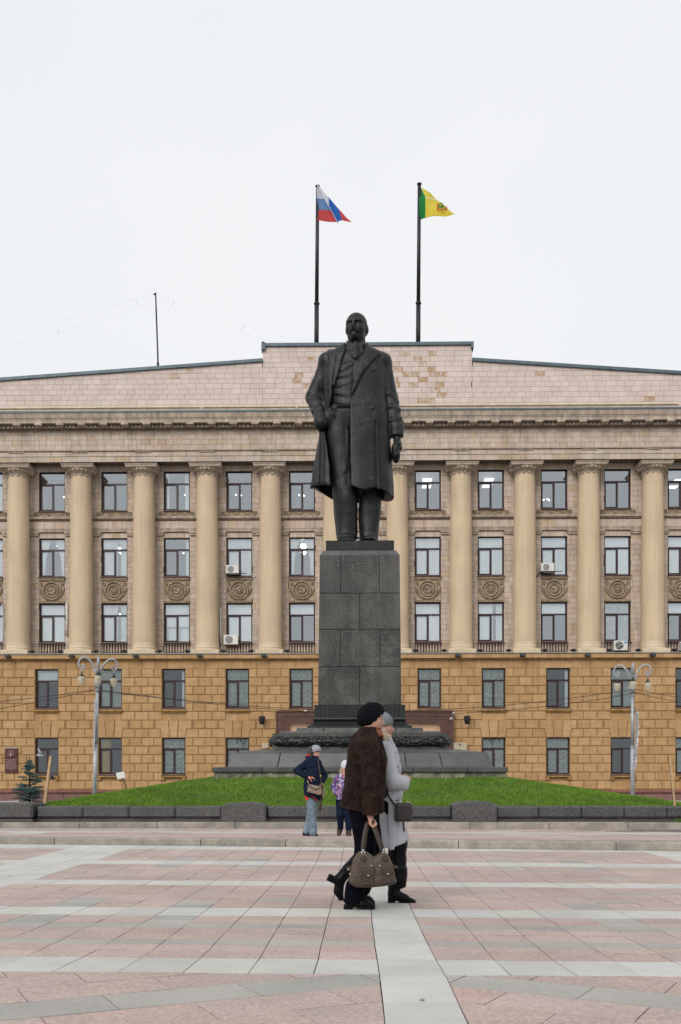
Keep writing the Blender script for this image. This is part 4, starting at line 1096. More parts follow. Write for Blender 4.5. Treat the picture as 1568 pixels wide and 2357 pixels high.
# ================================================================ implicit modelling: smooth unions turned into one skin
class Vol:
    def __init__(s, lo, hi, h):
        s.lo = np.array(lo, np.float32); s.h = h; n = np.ceil((np.array(hi)-np.array(lo))/h).astype(int)+1
        s.ax = [(s.lo[i]+h*np.arange(n[i])).astype(np.float32) for i in range(3)]
        s.D = np.full(tuple(n), 9.0, np.float32)
    def _sub(s, lo, hi, pad):
        sl = []
        for i in range(3):
            a = max(0, int((lo[i]-pad-s.lo[i])/s.h)); b = min(len(s.ax[i]), int((hi[i]+pad-s.lo[i])/s.h)+2); sl.append(slice(a, max(a, b)))
        return tuple(sl), s.ax[0][sl[0]][:,None,None], s.ax[1][sl[1]][None,:,None], s.ax[2][sl[2]][None,None,:]
    def add(s, pr, k=.0):
        f, lo, hi = pr; sl, x, y, z = s._sub(lo, hi, s.h*3+k)
        if s.D[sl].size == 0: return s
        d = f(x, y, z); a = s.D[sl]
        if k > 0:
            hh = np.maximum(k-np.abs(a-d), 0)/k; s.D[sl] = np.minimum(a, d)-hh*hh*k*.25
        else: s.D[sl] = np.minimum(a, d)
        return s
    def cut(s, pr, k=.0):
        f, lo, hi = pr; sl, x, y, z = s._sub(lo, hi, s.h*3+k)
        if s.D[sl].size == 0: return s
        d = -f(x, y, z)+0*s.D[sl]; a = s.D[sl]
        if k > 0:
            hh = np.maximum(k-np.abs(a-d), 0)/k; s.D[sl] = np.maximum(a, d)+hh*hh*k*.25
        else: s.D[sl] = np.maximum(a, d)
        return s
    def warp(s, fn):
        s.D += fn(s.ax[0][:,None,None], s.ax[1][None,:,None], s.ax[2][None,None,:]); return s
    def mesh(s, name, mats, paint=None):
        D = s.D; D[0] = D[-1] = 9; D[:,0] = D[:,-1] = 9; D[:,:,0] = D[:,:,-1] = 9
        ins = D < 0; c = ins[:-1,:-1,:-1]; any_ = c.copy(); all_ = c.copy()
        offs = [(i,j,k) for i in (0,1) for j in (0,1) for k in (0,1)]
        nx, ny, nz = D.shape
        for i,j,k in offs[1:]:
            q = ins[i:nx-1+i, j:ny-1+j, k:nz-1+k]; any_ |= q; all_ &= q
        cell = np.argwhere(any_ & ~all_); idx = -np.ones((nx-1,ny-1,nz-1), np.int32); idx[tuple(cell.T)] = np.arange(len(cell))
        P = np.zeros((len(cell), 3), np.float64); W = np.zeros(len(cell))
        for ax in range(3):
            o = [a for a in range(3) if a != ax]
            for u in (0,1):
                for v in (0,1):
                    o0 = [0,0,0]; o0[o[0]] = u; o0[o[1]] = v; o1 = list(o0); o1[ax] = 1
                    a = D[tuple((cell+o0).T)]; b = D[tuple((cell+o1).T)]; m = (a < 0) != (b < 0)
                    t = np.where(m, a/np.where(m, a-b, 1), 0)
                    q = np.array(o0, float)[None,:]+np.zeros((len(cell),3)); q[:,ax] += t
                    P[m] += q[m]; W[m] += 1
        P = (P/np.maximum(W, 1)[:,None]+cell)*s.h+s.lo
        Fs = []
        for ax in range(3):
            o = [(ax+1)%3, (ax+2)%3]
            sl0 = [slice(1,-1)]*3; sl0[ax] = slice(0,-1); sl1 = list(sl0); sl1[ax] = slice(1,None)
            a, b = ins[tuple(sl0)], ins[tuple(sl1)]
            for flip, m in ((False, a & ~b), (True, ~a & b)):
                e = np.argwhere(m); 
                if not len(e): continue
                e += np.array([0 if i == ax else 1 for i in range(3)])
                q = []
                for (u, v) in ((-1,-1),(0,-1),(0,0),(-1,0)):
                    g = e.copy(); g[:,o[0]] += u; g[:,o[1]] += v; q.append(idx[tuple(g.T)])
                q = np.stack(q, 1); Fs.append(q[:, ::-1] if flip else q)
        Fq = np.concatenate(Fs); ok = (Fq >= 0).all(1); Fq = Fq[ok]
        for _ in range(getattr(s, 'relax', 1)):                                   # light relaxation
            A = P.copy(); C = np.ones(len(P))
            for a, b in ((0,1),(1,2),(2,3),(3,0)):
                np.add.at(A, Fq[:,a], P[Fq[:,b]]); np.add.at(C, Fq[:,a], 1)
            P = P*.4+(A/C[:,None])*.6
        mi = None
        if paint is not None: mi = paint(P[Fq].mean(1))
        return raw_mesh(name, P, Fq, mats, True, mi)
def _rot(rot):
    return None if rot is None else np.array(rot, np.float32)
def Rz(a): return np.array([[math.cos(a), -math.sin(a), 0], [math.sin(a), math.cos(a), 0], [0,0,1]])
def Ry(a): return np.array([[math.cos(a), 0, math.sin(a)], [0,1,0], [-math.sin(a), 0, math.cos(a)]])
def Rx(a): return np.array([[1,0,0], [0, math.cos(a), -math.sin(a)], [0, math.sin(a), math.cos(a)]])
def E(c, r, R=None):
    R_ = _rot(R); mr = max(r) if R is not None else None
    def f(x, y, z):
        X, Y, Z = x-c[0], y-c[1], z-c[2]
        if R_ is not None: X, Y, Z = (R_[0,0]*X+R_[1,0]*Y+R_[2,0]*Z, R_[0,1]*X+R_[1,1]*Y+R_[2,1]*Z, R_[0,2]*X+R_[1,2]*Y+R_[2,2]*Z)
        k0 = np.sqrt((X/r[0])**2+(Y/r[1])**2+(Z/r[2])**2); k1 = np.sqrt((X/r[0]**2)**2+(Y/r[1]**2)**2+(Z/r[2]**2)**2)
        return k0*(k0-1)/np.maximum(k1, 1e-6)
    e = (mr,)*3 if mr else r
    return f, [c[i]-e[i] for i in range(3)], [c[i]+e[i] for i in range(3)]
def C(a, b, ra, rb=None, fy=1.0):
    rb = ra if rb is None else rb; d = [b[i]-a[i] for i in range(3)]; L = sum(q*q for q in d) or 1e-9
    def f(x, y, z):
        X, Y, Z = x-a[0], y-a[1], z-a[2]; t = np.clip((X*d[0]+Y*d[1]+Z*d[2])/L, 0, 1)
        return np.sqrt((X-t*d[0])**2+((Y-t*d[1])*fy)**2+(Z-t*d[2])**2)-(ra+(rb-ra)*t)
    m = max(ra, rb)/min(1, fy); return f, [min(a[i], b[i])-m for i in range(3)], [max(a[i], b[i])+m for i in range(3)]
def B(c, hx, r=.0, R=None):
    R_ = _rot(R)
    def f(x, y, z):
        X, Y, Z = x-c[0], y-c[1], z-c[2]
        if R_ is not None: X, Y, Z = (R_[0,0]*X+R_[1,0]*Y+R_[2,0]*Z, R_[0,1]*X+R_[1,1]*Y+R_[2,1]*Z, R_[0,2]*X+R_[1,2]*Y+R_[2,2]*Z)
        qx, qy, qz = np.abs(X)-hx[0]+r, np.abs(Y)-hx[1]+r, np.abs(Z)-hx[2]+r
        return np.sqrt(np.maximum(qx,0)**2+np.maximum(qy,0)**2+np.maximum(qz,0)**2)+np.minimum(np.maximum(qx, np.maximum(qy, qz)), 0)-r
    m = math.sqrt(sum(q*q for q in hx)) if R is not None else None; e = (m,)*3 if m else hx
    return f, [c[i]-e[i] for i in range(3)], [c[i]+e[i] for i in range(3)]
def chain(V, pts, rs, k=.02, fy=1.0):
    for i in range(len(pts)-1): V.add(C(pts[i], pts[i+1], rs[i], rs[i+1], fy), k)
def LOFT(sec, p=2.3, mod=None):
    """sec: rows (z, xl, xr, cy, b) -> stacked rounded sections; mod(theta, z) adds cloth folds"""
    sec = sorted(sec); zz = [s[0] for s in sec]; xl = [s[1] for s in sec]; xr = [s[2] for s in sec]; cy = [s[3] for s in sec]; bb = [s[4] for s in sec]
    def f(x, y, z):
        L, R_, cyy, b = (np.interp(z, zz, q).astype(np.float32) for q in (xl, xr, cy, bb))
        a = np.maximum((R_-L)/2, .01); cx = (R_+L)/2; X = (x-cx)/a; Y = (y-cyy)/b
        q = (np.abs(X)**p+np.abs(Y)**p)**(1/p); m = np.minimum(a, b)
        d = (q-1)*m
        if mod is not None: d = d-mod(np.arctan2(Y, X), z)
        return np.maximum(d, np.maximum(zz[0]-z, z-zz[-1]))
    return f, [min(xl), min(c-b for c, b in zip(cy, bb)), zz[0]], [max(xr), max(c+b for c, b in zip(cy, bb)), zz[-1]]
def poly_sd(poly, x, z):
    """signed distance to a polygon in the x,z plane on the broadcast grid"""
    X, Z = np.broadcast_arrays(x, z); d = np.full(X.shape, 1e9, np.float32); s = np.ones(X.shape, np.float32); n = len(poly)
    for i in range(n):
        ax, az = poly[i]; bx, bz = poly[i-1]; ex, ez = bx-ax, bz-az; wx, wz = X-ax, Z-az
        t = np.clip((wx*ex+wz*ez)/(ex*ex+ez*ez+1e-12), 0, 1); d = np.minimum(d, (wx-ex*t)**2+(wz-ez*t)**2)
        c1 = Z >= az; c2 = Z < bz; c3 = ex*wz > ez*wx; fl = (c1 & c2 & c3) | (~c1 & ~c2 & ~c3); s = np.where(fl, -s, s)
    return s*np.sqrt(d)
def SLAB(poly, y0, y1, r=.01):
    xs = [p[0] for p in poly]; zs = [p[1] for p in poly]; cy, hy = (y0+y1)/2, (y1-y0)/2
    def f(x, y, z):
        d2 = poly_sd(poly, x[:,:,:]+0*z, z)+r; dy = np.abs(y-cy)-hy+r
        return np.sqrt(np.maximum(d2, 0)**2+np.maximum(dy, 0)**2)+np.minimum(np.maximum(d2, dy), 0)-r
    return f, [min(xs), y0, min(zs)], [max(xs), y1, max(zs)]
def ON(base, poly, t, off=0.0, front=True, r=.012):
    """raised patch following a base surface inside an x,z polygon"""
    fb = base[0]; xs = [p[0] for p in poly]; zs = [p[1] for p in poly]
    def f(x, y, z):
        d = np.abs(fb(x, y, z)-off)-t; d2 = poly_sd(poly, x+0*z, z)
        q = np.maximum(d, d2); return np.maximum(q, y) if front else q
    return f, [min(xs), base[1][1]-t-off, min(zs)], [max(xs), 0, max(zs)]
def fold_noise(amp, seed, fa=5, fz=3.0):
    r = random.Random(seed); W_ = [(r.uniform(.5, 1), r.randint(2, fa), r.uniform(-fz, fz), r.uniform(0, 6.28)) for _ in range(6)]
    return lambda th, z: amp*sum(a*np.sin(k*th+c*z+p) for a, k, c, p in W_)/3
def wrinkle(amp, freq, seed, ax=(0,0,1)):
    r = random.Random(seed); W_ = [(Vector((r.gauss(0,.5)+ax[0], r.gauss(0,.5)+ax[1], r.gauss(0,.35)+ax[2])), r.uniform(0, 6.28)) for _ in range(4)]
    def g(x, y, z):
        d = 0
        for v, p in W_: d = d+np.sin(freq*(v.x*x+v.y*y+v.z*z)+p+1.3*np.sin(freq*.37*(x-z)+p))
        return amp*(d/4)
    return g
def head(V, c, H, yaw, kind='f', pitch=0):
    """face towards -Y before turning; yaw>0 turns towards -X... ; returns a placing function"""
    s = H/.89; R = Rz(yaw) @ Rx(pitch); c = np.array(c)
    def T(u): return tuple(c+R @ (np.array(u)*s))
    def e(u, r, k=.05, R2=None): V.add(E(T(u), [q*s for q in r], R if R2 is None else R @ R2), k*s)
    def cp(a, b, ra, rb, k=.04): V.add(C(T(a), T(b), ra*s, rb*s), k*s)
    e((0,.05,.10), (.315,.38,.33)); e((0,-.06,-.12), (.265,.295,.33), .15); e((0,-.13,-.30), (.175,.19,.15), .12); e((0,-.25,-.385), (.10,.09,.07), .08)
    f = 1 if kind == 'm' else .5
    for sg in (-1, 1):
        cp((sg*.19,-.265,.085), (sg*.04,-.335,.05 if kind == 'm' else .075), .05*f+.012, .058*f+.012, .05)
        V.cut(E(T((sg*.115,-.375,-.005)), [q*s for q in ((.085,.085,.05) if kind == 'm' else (.075,.07,.042))], R), .04*s)
        V.add(E(T((sg*.115,-.29,-.012)), [q*s for q in (.06,.055,.042)], R), .015*s)
        e((sg*.16,-.235,-.12), (.09,.08,.09), .1); cp((0,-.37,-.135), (sg*.05,-.355,-.14), .035, .033, .03)
        e((sg*.315,.06,-.04), (.03,.075,.105), .03)
        if kind == 'm':
            cp((sg*.02,-.385,-.19), (sg*.15,-.31,-.255), .042, .02, .02)
        else: cp((0,-.365,-.215), (sg*.05,-.345,-.225), .02, .01, .02)
    cp((0,-.33,.04), (0,-.425,-.115), .03, .048 if kind == 'm' else .042, .05)
    cp((-.045,-.345,-.27), (.045,-.345,-.27), .026, .026, .03)
    V.cut(C(T((-.07,-.39,-.245)), T((.07,-.39,-.245)), .012*s, .012*s), .02*s)
    if kind == 'm':
        e((0,-.32,-.335), (.06,.05,.05), .05); e((0,.13,-.03), (.345,.33,.25), .03)
        cp((-.03,-.38,.075), (-.055,-.37,.14), .012, .01, .03)
    cp((0,.04,-.30), (0,.10,-.72), .2 if kind == 'f' else .25, .2 if kind == 'f' else .28, .1)
    return T
def hand(V, w, d, n, s=1.0, curl=.9, thumb=1, spread=.0):
    """wrist point, direction of the hand, palm normal (fingers bend towards it)"""
    d = Vector(d).normalized(); n = Vector(n); n = (n-d*n.dot(d)).normalized(); t = d.cross(n)*thumb; w = Vector(w)
    P = lambda a, b, c_: tuple(w+d*a*s+t*b*s+n*c_*s)
    V.add(C(P(-.03,0,0), P(.02,0,0), .024*s, .027*s), .01)
    for b in (-.028, -.01, .01, .028): V.add(C(P(.015, b*.7, 0), P(.078, b, 0), .014*s, .0125*s), .012)
    for i, b in enumerate((-.031, -.0105, .0105, .031)):
        L = (.030, .036, .038, .034)[i]; p = Vector(P(.080, b, 0)); a = curl*(.6+.1*i)
        for q, l in enumerate((L, L*.7, L*.55)):
            dr = d*math.cos(a)+n*math.sin(a); p2 = p+dr*l*s; V.add(C(tuple(p), tuple(p2), (.0098-.0008*q)*s, (.009-.0008*q)*s), .003); p = p2; a += curl*1.1
    p = Vector(P(.02, .032, .006)); a = .5
    for q, l in enumerate((.035, .03)):
        dr = (d*math.cos(.7)+t*math.sin(.7)*(1-.8*curl*q)+n*(.35+.6*curl*q)).normalized(); p2 = p+dr*l*s; V.add(C(tuple(p), tuple(p2), .0115*s, .0095*s), .006); p = p2
def smesh(V, name, mats, par, paint=None, kind=None):
    return link(name, V.mesh(name, mats, paint), par, None, False, kind)
# ================================================================ the bronze statue
sX = lambda c: (c-800)/377.6*.985
s6 = lambda c: (2763-c)/377.6
s7 = lambda c: (1352-c)/377.6
XS = PX(817.8, 30.5)
stt = thing('statue', 'dark bronze statue of a bald bearded man in long open overcoat on the pedestal', 'statue', (XS, 30.5, Z11))
m_ = MB(); hpx = hx(750, 907, 30.0)
o = MB().bbox(PX(828.5,31)-hpx, PX(828.5,31)+hpx, 31-hpx, 31+hpx, Z10+.002, Z11, .015).build('bronze_slab', M['bronze_st'], mon)
P6 = lambda *a: [(sX(a[i]), s6(a[i+1])) for i in range(0, len(a), 2)]
# --- suit: trousers, waistcoat
V = Vol((-1.5,-1.0,-.02), (1.5,.9,6.25), .028); V.relax = 2
fm = fold_noise(.018, 5, 4, 2.5)
legL = LOFT([(.16,-.56,.05,-.05,.33),(.40,-.585,.06,-.06,.30),(.80,-.63,.075,-.07,.31),(1.33,-.67,.09,-.13,.34),(2.26,-.77,.03,-.1,.40),(3.3,-.93,0,-.08,.46),(3.9,-1.0,-.1,-.05,.46)], 2.2, fold_noise(.02, 9, 3, 3))
legR = LOFT([(.04,.12,.69,.15,.33),(.40,.11,.72,.15,.32),(.80,.09,.77,.15,.33),(1.33,.12,.81,.14,.36),(2.4,.0,.9,.12,.42),(3.6,-.1,.9,.08,.48)], 2.2, fold_noise(.02, 12, 3, 3))
V.add(legL); V.add(legR, .05)
V.add(LOFT([(3.5,-.98,.9,0,.44),(3.9,-.98,.85,-.02,.5),(4.15,-.9,.8,-.03,.5)], 2.4), .1)
vest = LOFT([(4.02,-.86,.75,-.03,.56),(4.3,-.85,.78,-.04,.56),(4.8,-.85,.8,-.04,.56),(5.3,-.85,.8,-.03,.54),(5.7,-.8,.8,.0,.46),(5.95,-.55,.6,.02,.34),(6.1,-.33,.36,.03,.27)], 2.4)
V.add(vest, .02)
for (a, b, c_, d, r) in ((600,1000,760,960,.02),(560,1080,760,1120,.02),(620,790,760,740,.018),(560,1180,740,1210,.018),(590,900,740,880,.015),(640,830,770,760,.015)):
    V.add(C((sX(a), -.555, s6(b)), (sX(c_), -.56, s6(d)), .012, .02), .09)
V.cut(C((sX(790), -.6, s6(710)), (sX(765), -.6, s6(1230)), .025, .02), .03)
V.add(ON(vest, P6(690,560,790,712,900,600,905,560,800,690,690,500), .035, .0))            # waistcoat neckline
V.add(ON(vest, P6(672,470,690,560,650,700,612,850,560,1000,480,1050,480,700,600,500), .06, .03), .01)
V.add(SLAB(P6(700,490,905,490,870,640,795,705,715,620), -.42, -.2, .04), .04)
V.add(C((sX(803), -.40, s6(500)), (sX(798), -.50, s6(680)), .05, .095), .01)
V.add(ON(vest, P6(775,485,830,485,845,640,800,690,755,620), .03, .015), .02)               # tie
for q in range(3): V.add(C((sX(702+q*0), -.45, s7(100)), (sX(700), -.5, s7(560)), .02, .02), .08)
V.cut(C((sX(690), -.56, s7(0)), (sX(715), -.52, s7(700)), .04, .04), .08)
V.add(E((sX(485), -.45, s6(1335)), (.16,.12,.27), Ry(.35)), .14)                                     # hand in the trouser pocket
V.add(C((sX(500), -.56, s6(1270)), (sX(560), -.57, s6(1345)), .03, .02), .06)
V.warp(wrinkle(.006, 9, 3))
smesh(V, 'suit', M['bronze_st'], stt)
# shoes
V = Vol((-.7,-1.1,-.02), (.85,.6,.6), .02)
V.add(E((sX(698), -.2, .14), (.27,.31,.17))); V.add(B((sX(698), -.2, .03), (.27,.32,.035), .02), .02); V.add(E((sX(698), -.05, .2), (.22,.25,.2)), .08); V.cut(C((sX(610), -.36, .22), (sX(785), -.36, .22), .012, .012), .02)
V.cut(B((0,0,-.2), (2,2,.2))); smesh(V, 'shoe', M['bronze_st'], stt); V = Vol((-.0,-1.1,-.02), (.85,.6,.6), .02)
V.add(E((.42, -.1, .1), (.25,.36,.13)), .02); V.cut(B((0,0,-.2), (2,2,.2)))
smesh(V, 'shoe', M['bronze_st'], stt)
# --- overcoat
sec = [(1.42,-1.30,1.17,.05,.80),(1.62,-1.31,1.165,.05,.79),(2.52,-1.22,1.13,.03,.72),(3.3,-1.13,1.09,0,.66),(3.9,-1.02,1.05,-.02,.62),(4.5,-1.0,.99,-.02,.62),(5.0,-1.0,.96,-.02,.62),(5.5,-1.02,.98,0,.56),(5.73,-1.04,.99,.02,.47),(5.86,-.9,.9,.04,.40),(5.98,-.62,.66,.05,.34),(6.08,-.44,.48,.06,.31),(6.14,-.36,.40,.07,.28)]
def coatfold(th, z):
    low = np.clip((3.6-z)/2.2, 0, 1)
    wl = .25+.75*np.clip(-np.cos(th), 0, 1)
    return low*wl*(.045*np.sin(8*th+.6)+.02*np.sin(15*th+2+z))+.010*np.sin(4*th+1.3*z)
coat = LOFT(sec, 2.35, coatfold)
V = Vol((-1.75,-1.0,1.2), (1.75,1.05,6.3), .024); V.relax = 3
V.add(coat)
def shell(f_, t):                                           # hollow below so that the legs show under the hem
    return (lambda x, y, z: f_[0](x, y, z)+t, f_[1], f_[2])
inner = shell(coat, .09)
V.cut((lambda x, y, z: np.maximum(inner[0](x, y, z), z-4.1), [-1.3,-.9,1.2], [1.2,.9,4.1]), .02)
hem = lambda x, y, z: z-(1.62-.16*np.clip((x+1.0)/2.2, 0, 1)+.10*np.clip((-x-.2)/1.0, 0, 1)-.06*np.sin(x*7))
V.cut((hem, [-1.5,-1,1.2], [1.5,1,2.0]), .015)
xl = lambda z: np.interp(z, [1.3,2.26,3.3,3.6,4.14,4.54,5.06,5.46,5.83,6.0,6.2], [-.70,-.77,-.91,-.90,-.76,-.69,-.60,-.46,-.34,-.31,-.30])
xr = lambda z: np.interp(z, [1.3,1.46,2.5,3.87,4.14,4.54,4.93,5.41,5.68,5.9,6.2], [-.12,-.12,-.146,-.16,-.146,-.106,0,.16,.25,.31,.35])
opening = lambda x, y, z: np.maximum(np.maximum(np.maximum(xl(z)-x, x-xr(z)), y-.02), 1.2-z)
V.cut((opening, [-1.0,-1.0,1.2], [.5,.1,6.3]), .03)
# arms
chain(V, [(-.84,.0,5.62),(-1.27,.1,4.56),(-1.05,-.36,3.78)], [.235,.255,.205], .06)
chain(V, [(-1.05,-.36,3.82),(-1.03,-.44,3.58)], [.205,.235], .02)
chain(V, [(.86,.0,5.6),(1.08,.08,4.46),(1.265,-.12,3.5)], [.235,.245,.215], .05)
V.add(LOFT([(3.24,1.06,1.49,-.15,.2),(3.6,1.04,1.49,-.12,.21)], 2.3), .05)
V.add(E((-.92,.0,5.62), (.2,.33,.22)), .12); V.add(E((.9,.0,5.6), (.2,.33,.22)), .12)
for (a, b, c_, d, y0_, y1_) in ((262,1000,395,1045,-.08,-.12),(258,1090,385,1080,-.10,-.16),(275,1175,400,1160,-.20,-.28),(290,1270,410,1230,-.36,-.44),(1300,1120,1200,1040,-.10,-.17),(1325,1220,1210,1190,-.16,-.22),(1335,1330,1225,1360,-.22,-.28)):
    V.add(C((sX(a), y0_, s6(b)), (sX(c_), y1_, s6(d)), .03, .035), .10)
# lapels
lapR = P6(935,445,985,552,1078,588,1092,615,900,862,826,1010,762,1130,752,1100,790,920,862,720,905,600)
lapL = P6(690,445,625,480,555,552,482,528,470,560,500,700,490,900,505,1150,520,1200,540,900,575,690,650,560)
V.add(ON(coat, lapR, .055, .02), .012); V.add(ON(coat, lapL, .05, .02), .012)
V.cut(C((sX(985), -.65, s6(552)), (sX(1085), -.55, s6(578)), .018, .03), .01)
V.cut(C((sX(480), -.6, s6(530)), (sX(560), -.6, s6(556)), .03, .018), .01)
for bx, by in ((1008,830),(1012,1045),(1003,1265)): V.add(E((sX(bx), -.61, s6(by)), (.048,.028,.048)), .01)
V.cut(C((sX(1150), -.45, s6(640)), (sX(1195), -.42, s6(1300)), .03, .02), .06)
V.cut(C((sX(410), -.5, s6(700)), (sX(410), -.55, s6(1100)), .03, .03), .06)
V.add(C((sX(1042), -.62, s7(-100)), (sX(1065), -.76, s7(790)), .03, .035), .06)
V.add(C((sX(392), -.40, s7(0)), (sX(375), -.5, s7(690)), .03, .04), .06)
# turned collar round the neck
V.add((lambda x, y, z: np.maximum(np.sqrt(((x-.02)/1.0)**2+((y-.08)*1.15)**2+((z-6.02)*.55)**2*0+((z-6.02)*0.0)**2)-(.45-.10*(z-5.9)/.2), np.maximum(np.maximum(5.88-z, z-6.13), -(np.sqrt((x-.02)**2+((y-.08)*1.15)**2)-.33))), [-.5,-.45,5.85], [.55,.6,6.2]), .03)
V.warp(wrinkle(.008, 4.5, 8)); V.warp(wrinkle(.003, 19, 4))
smesh(V, 'overcoat', M['bronze_st'], stt)
# --- head, shirt collar
V = Vol((-.5,-.65,5.85), (.6,.65,7.2), .0165)
head(V, (.035,.02,6.675), .915, -math.radians(13), 'm', math.radians(2))
V.add(SLAB(P6(697,448,735,470,775,482,776,512,745,540,698,508), -.36, -.24, .02), .008)
V.add(SLAB(P6(920,448,888,470,835,480,832,505,860,542,915,505)[::-1], -.36, -.24, .02), .008)
V.add(B((sX(803), -.36, s6(492)), (.06,.05,.055), .02), .01); V.add(C((sX(800), -.36, s6(520)), (sX(800), -.44, s6(620)), .06, .09), .01)
smesh(V, 'head', M['bronze_st'], stt)
# --- hand with the crumpled cap
V = Vol((1.0,-.6,2.2), (1.6,.2,3.5), .02)
V.add(C((1.27,-.14,3.35), (1.28,-.18,3.10), .12, .11)); V.add(E((1.29,-.2,3.0), (.11,.15,.16)), .05)
for i in range(4): 
    yy = -.33+.08*i
    V.add(C((1.37,yy,3.02), (1.39,yy-.02,2.88), .042, .038), .015); V.add(C((1.39,yy-.02,2.88), (1.30,yy-.03,2.80), .038, .034), .015)
V.add(C((1.24,-.33,3.05), (1.25,-.40,2.86), .045, .04), .02)
smesh(V, 'hand', M['bronze_st'], stt)
V = Vol((.9,-.7,2.2), (1.6,.2,3.1), .025)
V.add(E((1.24,-.24,2.72), (.14,.2,.30))); V.add(E((1.22,-.3,2.85), (.1,.12,.2)), .05); V.warp(wrinkle(.02, 16, 5))
cp_ = smesh(V, 'cap', M['bronze_st'], stt)
# ================================================================ people
M['skin'] = mat('skin', (.46,.25,.18), .5, (14,.08), None, None, spec=.35)
M['lips'] = mat('lips', (.33,.11,.09), .5, None, None, None)
M['eye'] = mat('eye', (.05,.03,.025), .3, None, None, None)
M['knit_black'] = mat('knit_black', (.005,.0045,.007), .95, None, (150,.3), (120,.5), spec=.12)
M['velvet'] = mat('velvet', (.030,.0155,.011), .85, (9,.55), (45,.5), (38,.7), spec=.12)
worn_mix(M['velvet'], (.004,.003,.004), 6.5, .46, .70)
M['navy_trouser'] = mat('navy_trouser', (.0025,.0026,.0055), .9, (5,.3), (60,.2), (40,.3), speck=(26,.3,(.012,.013,.03)), spec=.06)
M['leather_black'] = mat('leather_black', (.0035,.0035,.0045), .36, (5,.2), None, (25,.15), spec=.12)
M['taupe'] = mat('taupe', (.085,.063,.048), .5, (7,.25), (60,.2), (45,.35), spec=.25)
M['taupe_dark'] = mat('taupe_dark', (.055,.041,.032), .5, (7,.25), (60,.2), (45,.2), spec=.25)
M['steel'] = mat('steel', (.65,.65,.65), .25, None, None, None, metal=1)
M['wool_grey'] = mat('wool_grey', (.45,.455,.49), .95, (4,.08), (90,.1), (60,.3))
M['felt_grey'] = mat('felt_grey', (.17,.19,.20), .95, (12,.2), (90,.15), (60,.4))
M['blonde'] = mat('blonde', (.52,.42,.29), .6, (40,.5), (120,.3), (90,.6))
M['auburn'] = mat('auburn', (.17,.045,.02), .6, (30,.3), None, None)
M['bag_grey'] = mat('bag_grey', (.035,.031,.029), .4, (8,.2), None, (30,.3), spec=.3)
M['navy_quilt'] = mat('navy_quilt', (.005,.011,.030), .7, (6,.25), (40,.15), (30,.3), spec=.12)
M['red'] = mat('red', (.55,.04,.02), .7, None, None, None)
M['jeans'] = mat('jeans', (.17,.23,.28), .85, (7,.35), (60,.2), (60,.2))
M['beige_bag'] = mat('beige_bag', (.25,.185,.145), .6, (30,.2), (120,.3), None)
M['brown_boot'] = mat('brown_boot', (.055,.032,.022), .7, (20,.2), None, None)
M['dark_hair'] = mat('dark_hair', (.045,.035,.03), .6, (30,.5), None, (60,.5))
M['white_knit'] = mat('white_knit', (.60,.58,.64), .9, None, (80,.1), (60,.3))
def floral():
    m = mat('floral', (.16,.09,.24), .8, None, None, None); t = m.node_tree; N = t.nodes; L = t.links; b = N['Principled BSDF']
    g = N.new('ShaderNodeNewGeometry'); v = N.new('ShaderNodeTexVoronoi'); v.inputs['Scale'].default_value = 34; L.new(g.outputs['Position'], v.inputs['Vector'])
    sp_ = N.new('ShaderNodeSeparateColor'); L.new(v.outputs['Color'], sp_.inputs[0]); r = N.new('ShaderNodeValToRGB'); r.color_ramp.interpolation = 'CONSTANT'; e = r.color_ramp.elements
    for i in range(4): e.new(.5)
    for i, (p, c) in enumerate(((0,(.10,.055,.18)),(.35,(.26,.15,.33)),(.55,(.36,.30,.44)),(.70,(.07,.07,.24)),(.84,(.38,.12,.13)),(.93,(.55,.50,.55)))): e[i].position = p; e[i].color = (*c, 1)
    L.new(sp_.outputs[0], r.inputs[0]); L.new(r.outputs[0], b.inputs['Base Color']); return m
M['floral'] = floral()
def stripes():
    m = mat('stripe_knit', (.6,.6,.62), .9, None, None, (60,.3)); t = m.node_tree; N = t.nodes; L = t.links; b = N['Principled BSDF']
    g = N.new('ShaderNodeTexCoord'); s_x = N.new('ShaderNodeSeparateXYZ'); L.new(g.outputs['Object'], s_x.inputs[0])
    a = N.new('ShaderNodeMath'); a.operation = 'MULTIPLY_ADD'; a.inputs[1].default_value = -.45; L.new(s_x.outputs[0], a.inputs[0]); L.new(s_x.outputs[2], a.inputs[2])
    s_ = N.new('ShaderNodeMath'); s_.operation = 'MULTIPLY'; s_.inputs[1].default_value = 235; L.new(a.outputs[0], s_.inputs[0]); q = N.new('ShaderNodeMath'); q.operation = 'SINE'; L.new(s_.outputs[0], q.inputs[0])
    r = N.new('ShaderNodeValToRGB'); e = r.color_ramp.elements; e[0].position = .0; e[0].color = (.07,.06,.09,1); e[1].position = .12; e[1].color = (.55,.56,.60,1)
    L.new(q.outputs[0], r.inputs[0]); L.new(r.outputs[0], b.inputs['Base Color']); return m
M['stripe_knit'] = stripes()
def body(V, H, T, sh, el, wr, hip, kn, an, hipw=.13, chest=.11, g=1.0):
    """one continuous skin body under the clothes; sh/el/wr/hip/kn/an are pairs (near, far)"""
    cs = [(sh[0][i]+sh[1][i])/2 for i in range(3)]; ch = [(hip[0][i]+hip[1][i])/2 for i in range(3)]
    V.add(C(tuple(cs), tuple(ch), chest*.8, hipw*.75), .05); V.add(C(sh[0], sh[1], .045, .045), .05)
    V.add(C(tuple(cs), (cs[0]+.01, cs[1], cs[2]+.08), .05, .045), .04)
    for i in (0, 1):
        chain(V, [sh[i], el[i], wr[i]], [.038*g, .032*g, .022*g], .02*g); chain(V, [hip[i], kn[i], an[i]], [.07*g, .045*g, .030*g], .02*g)
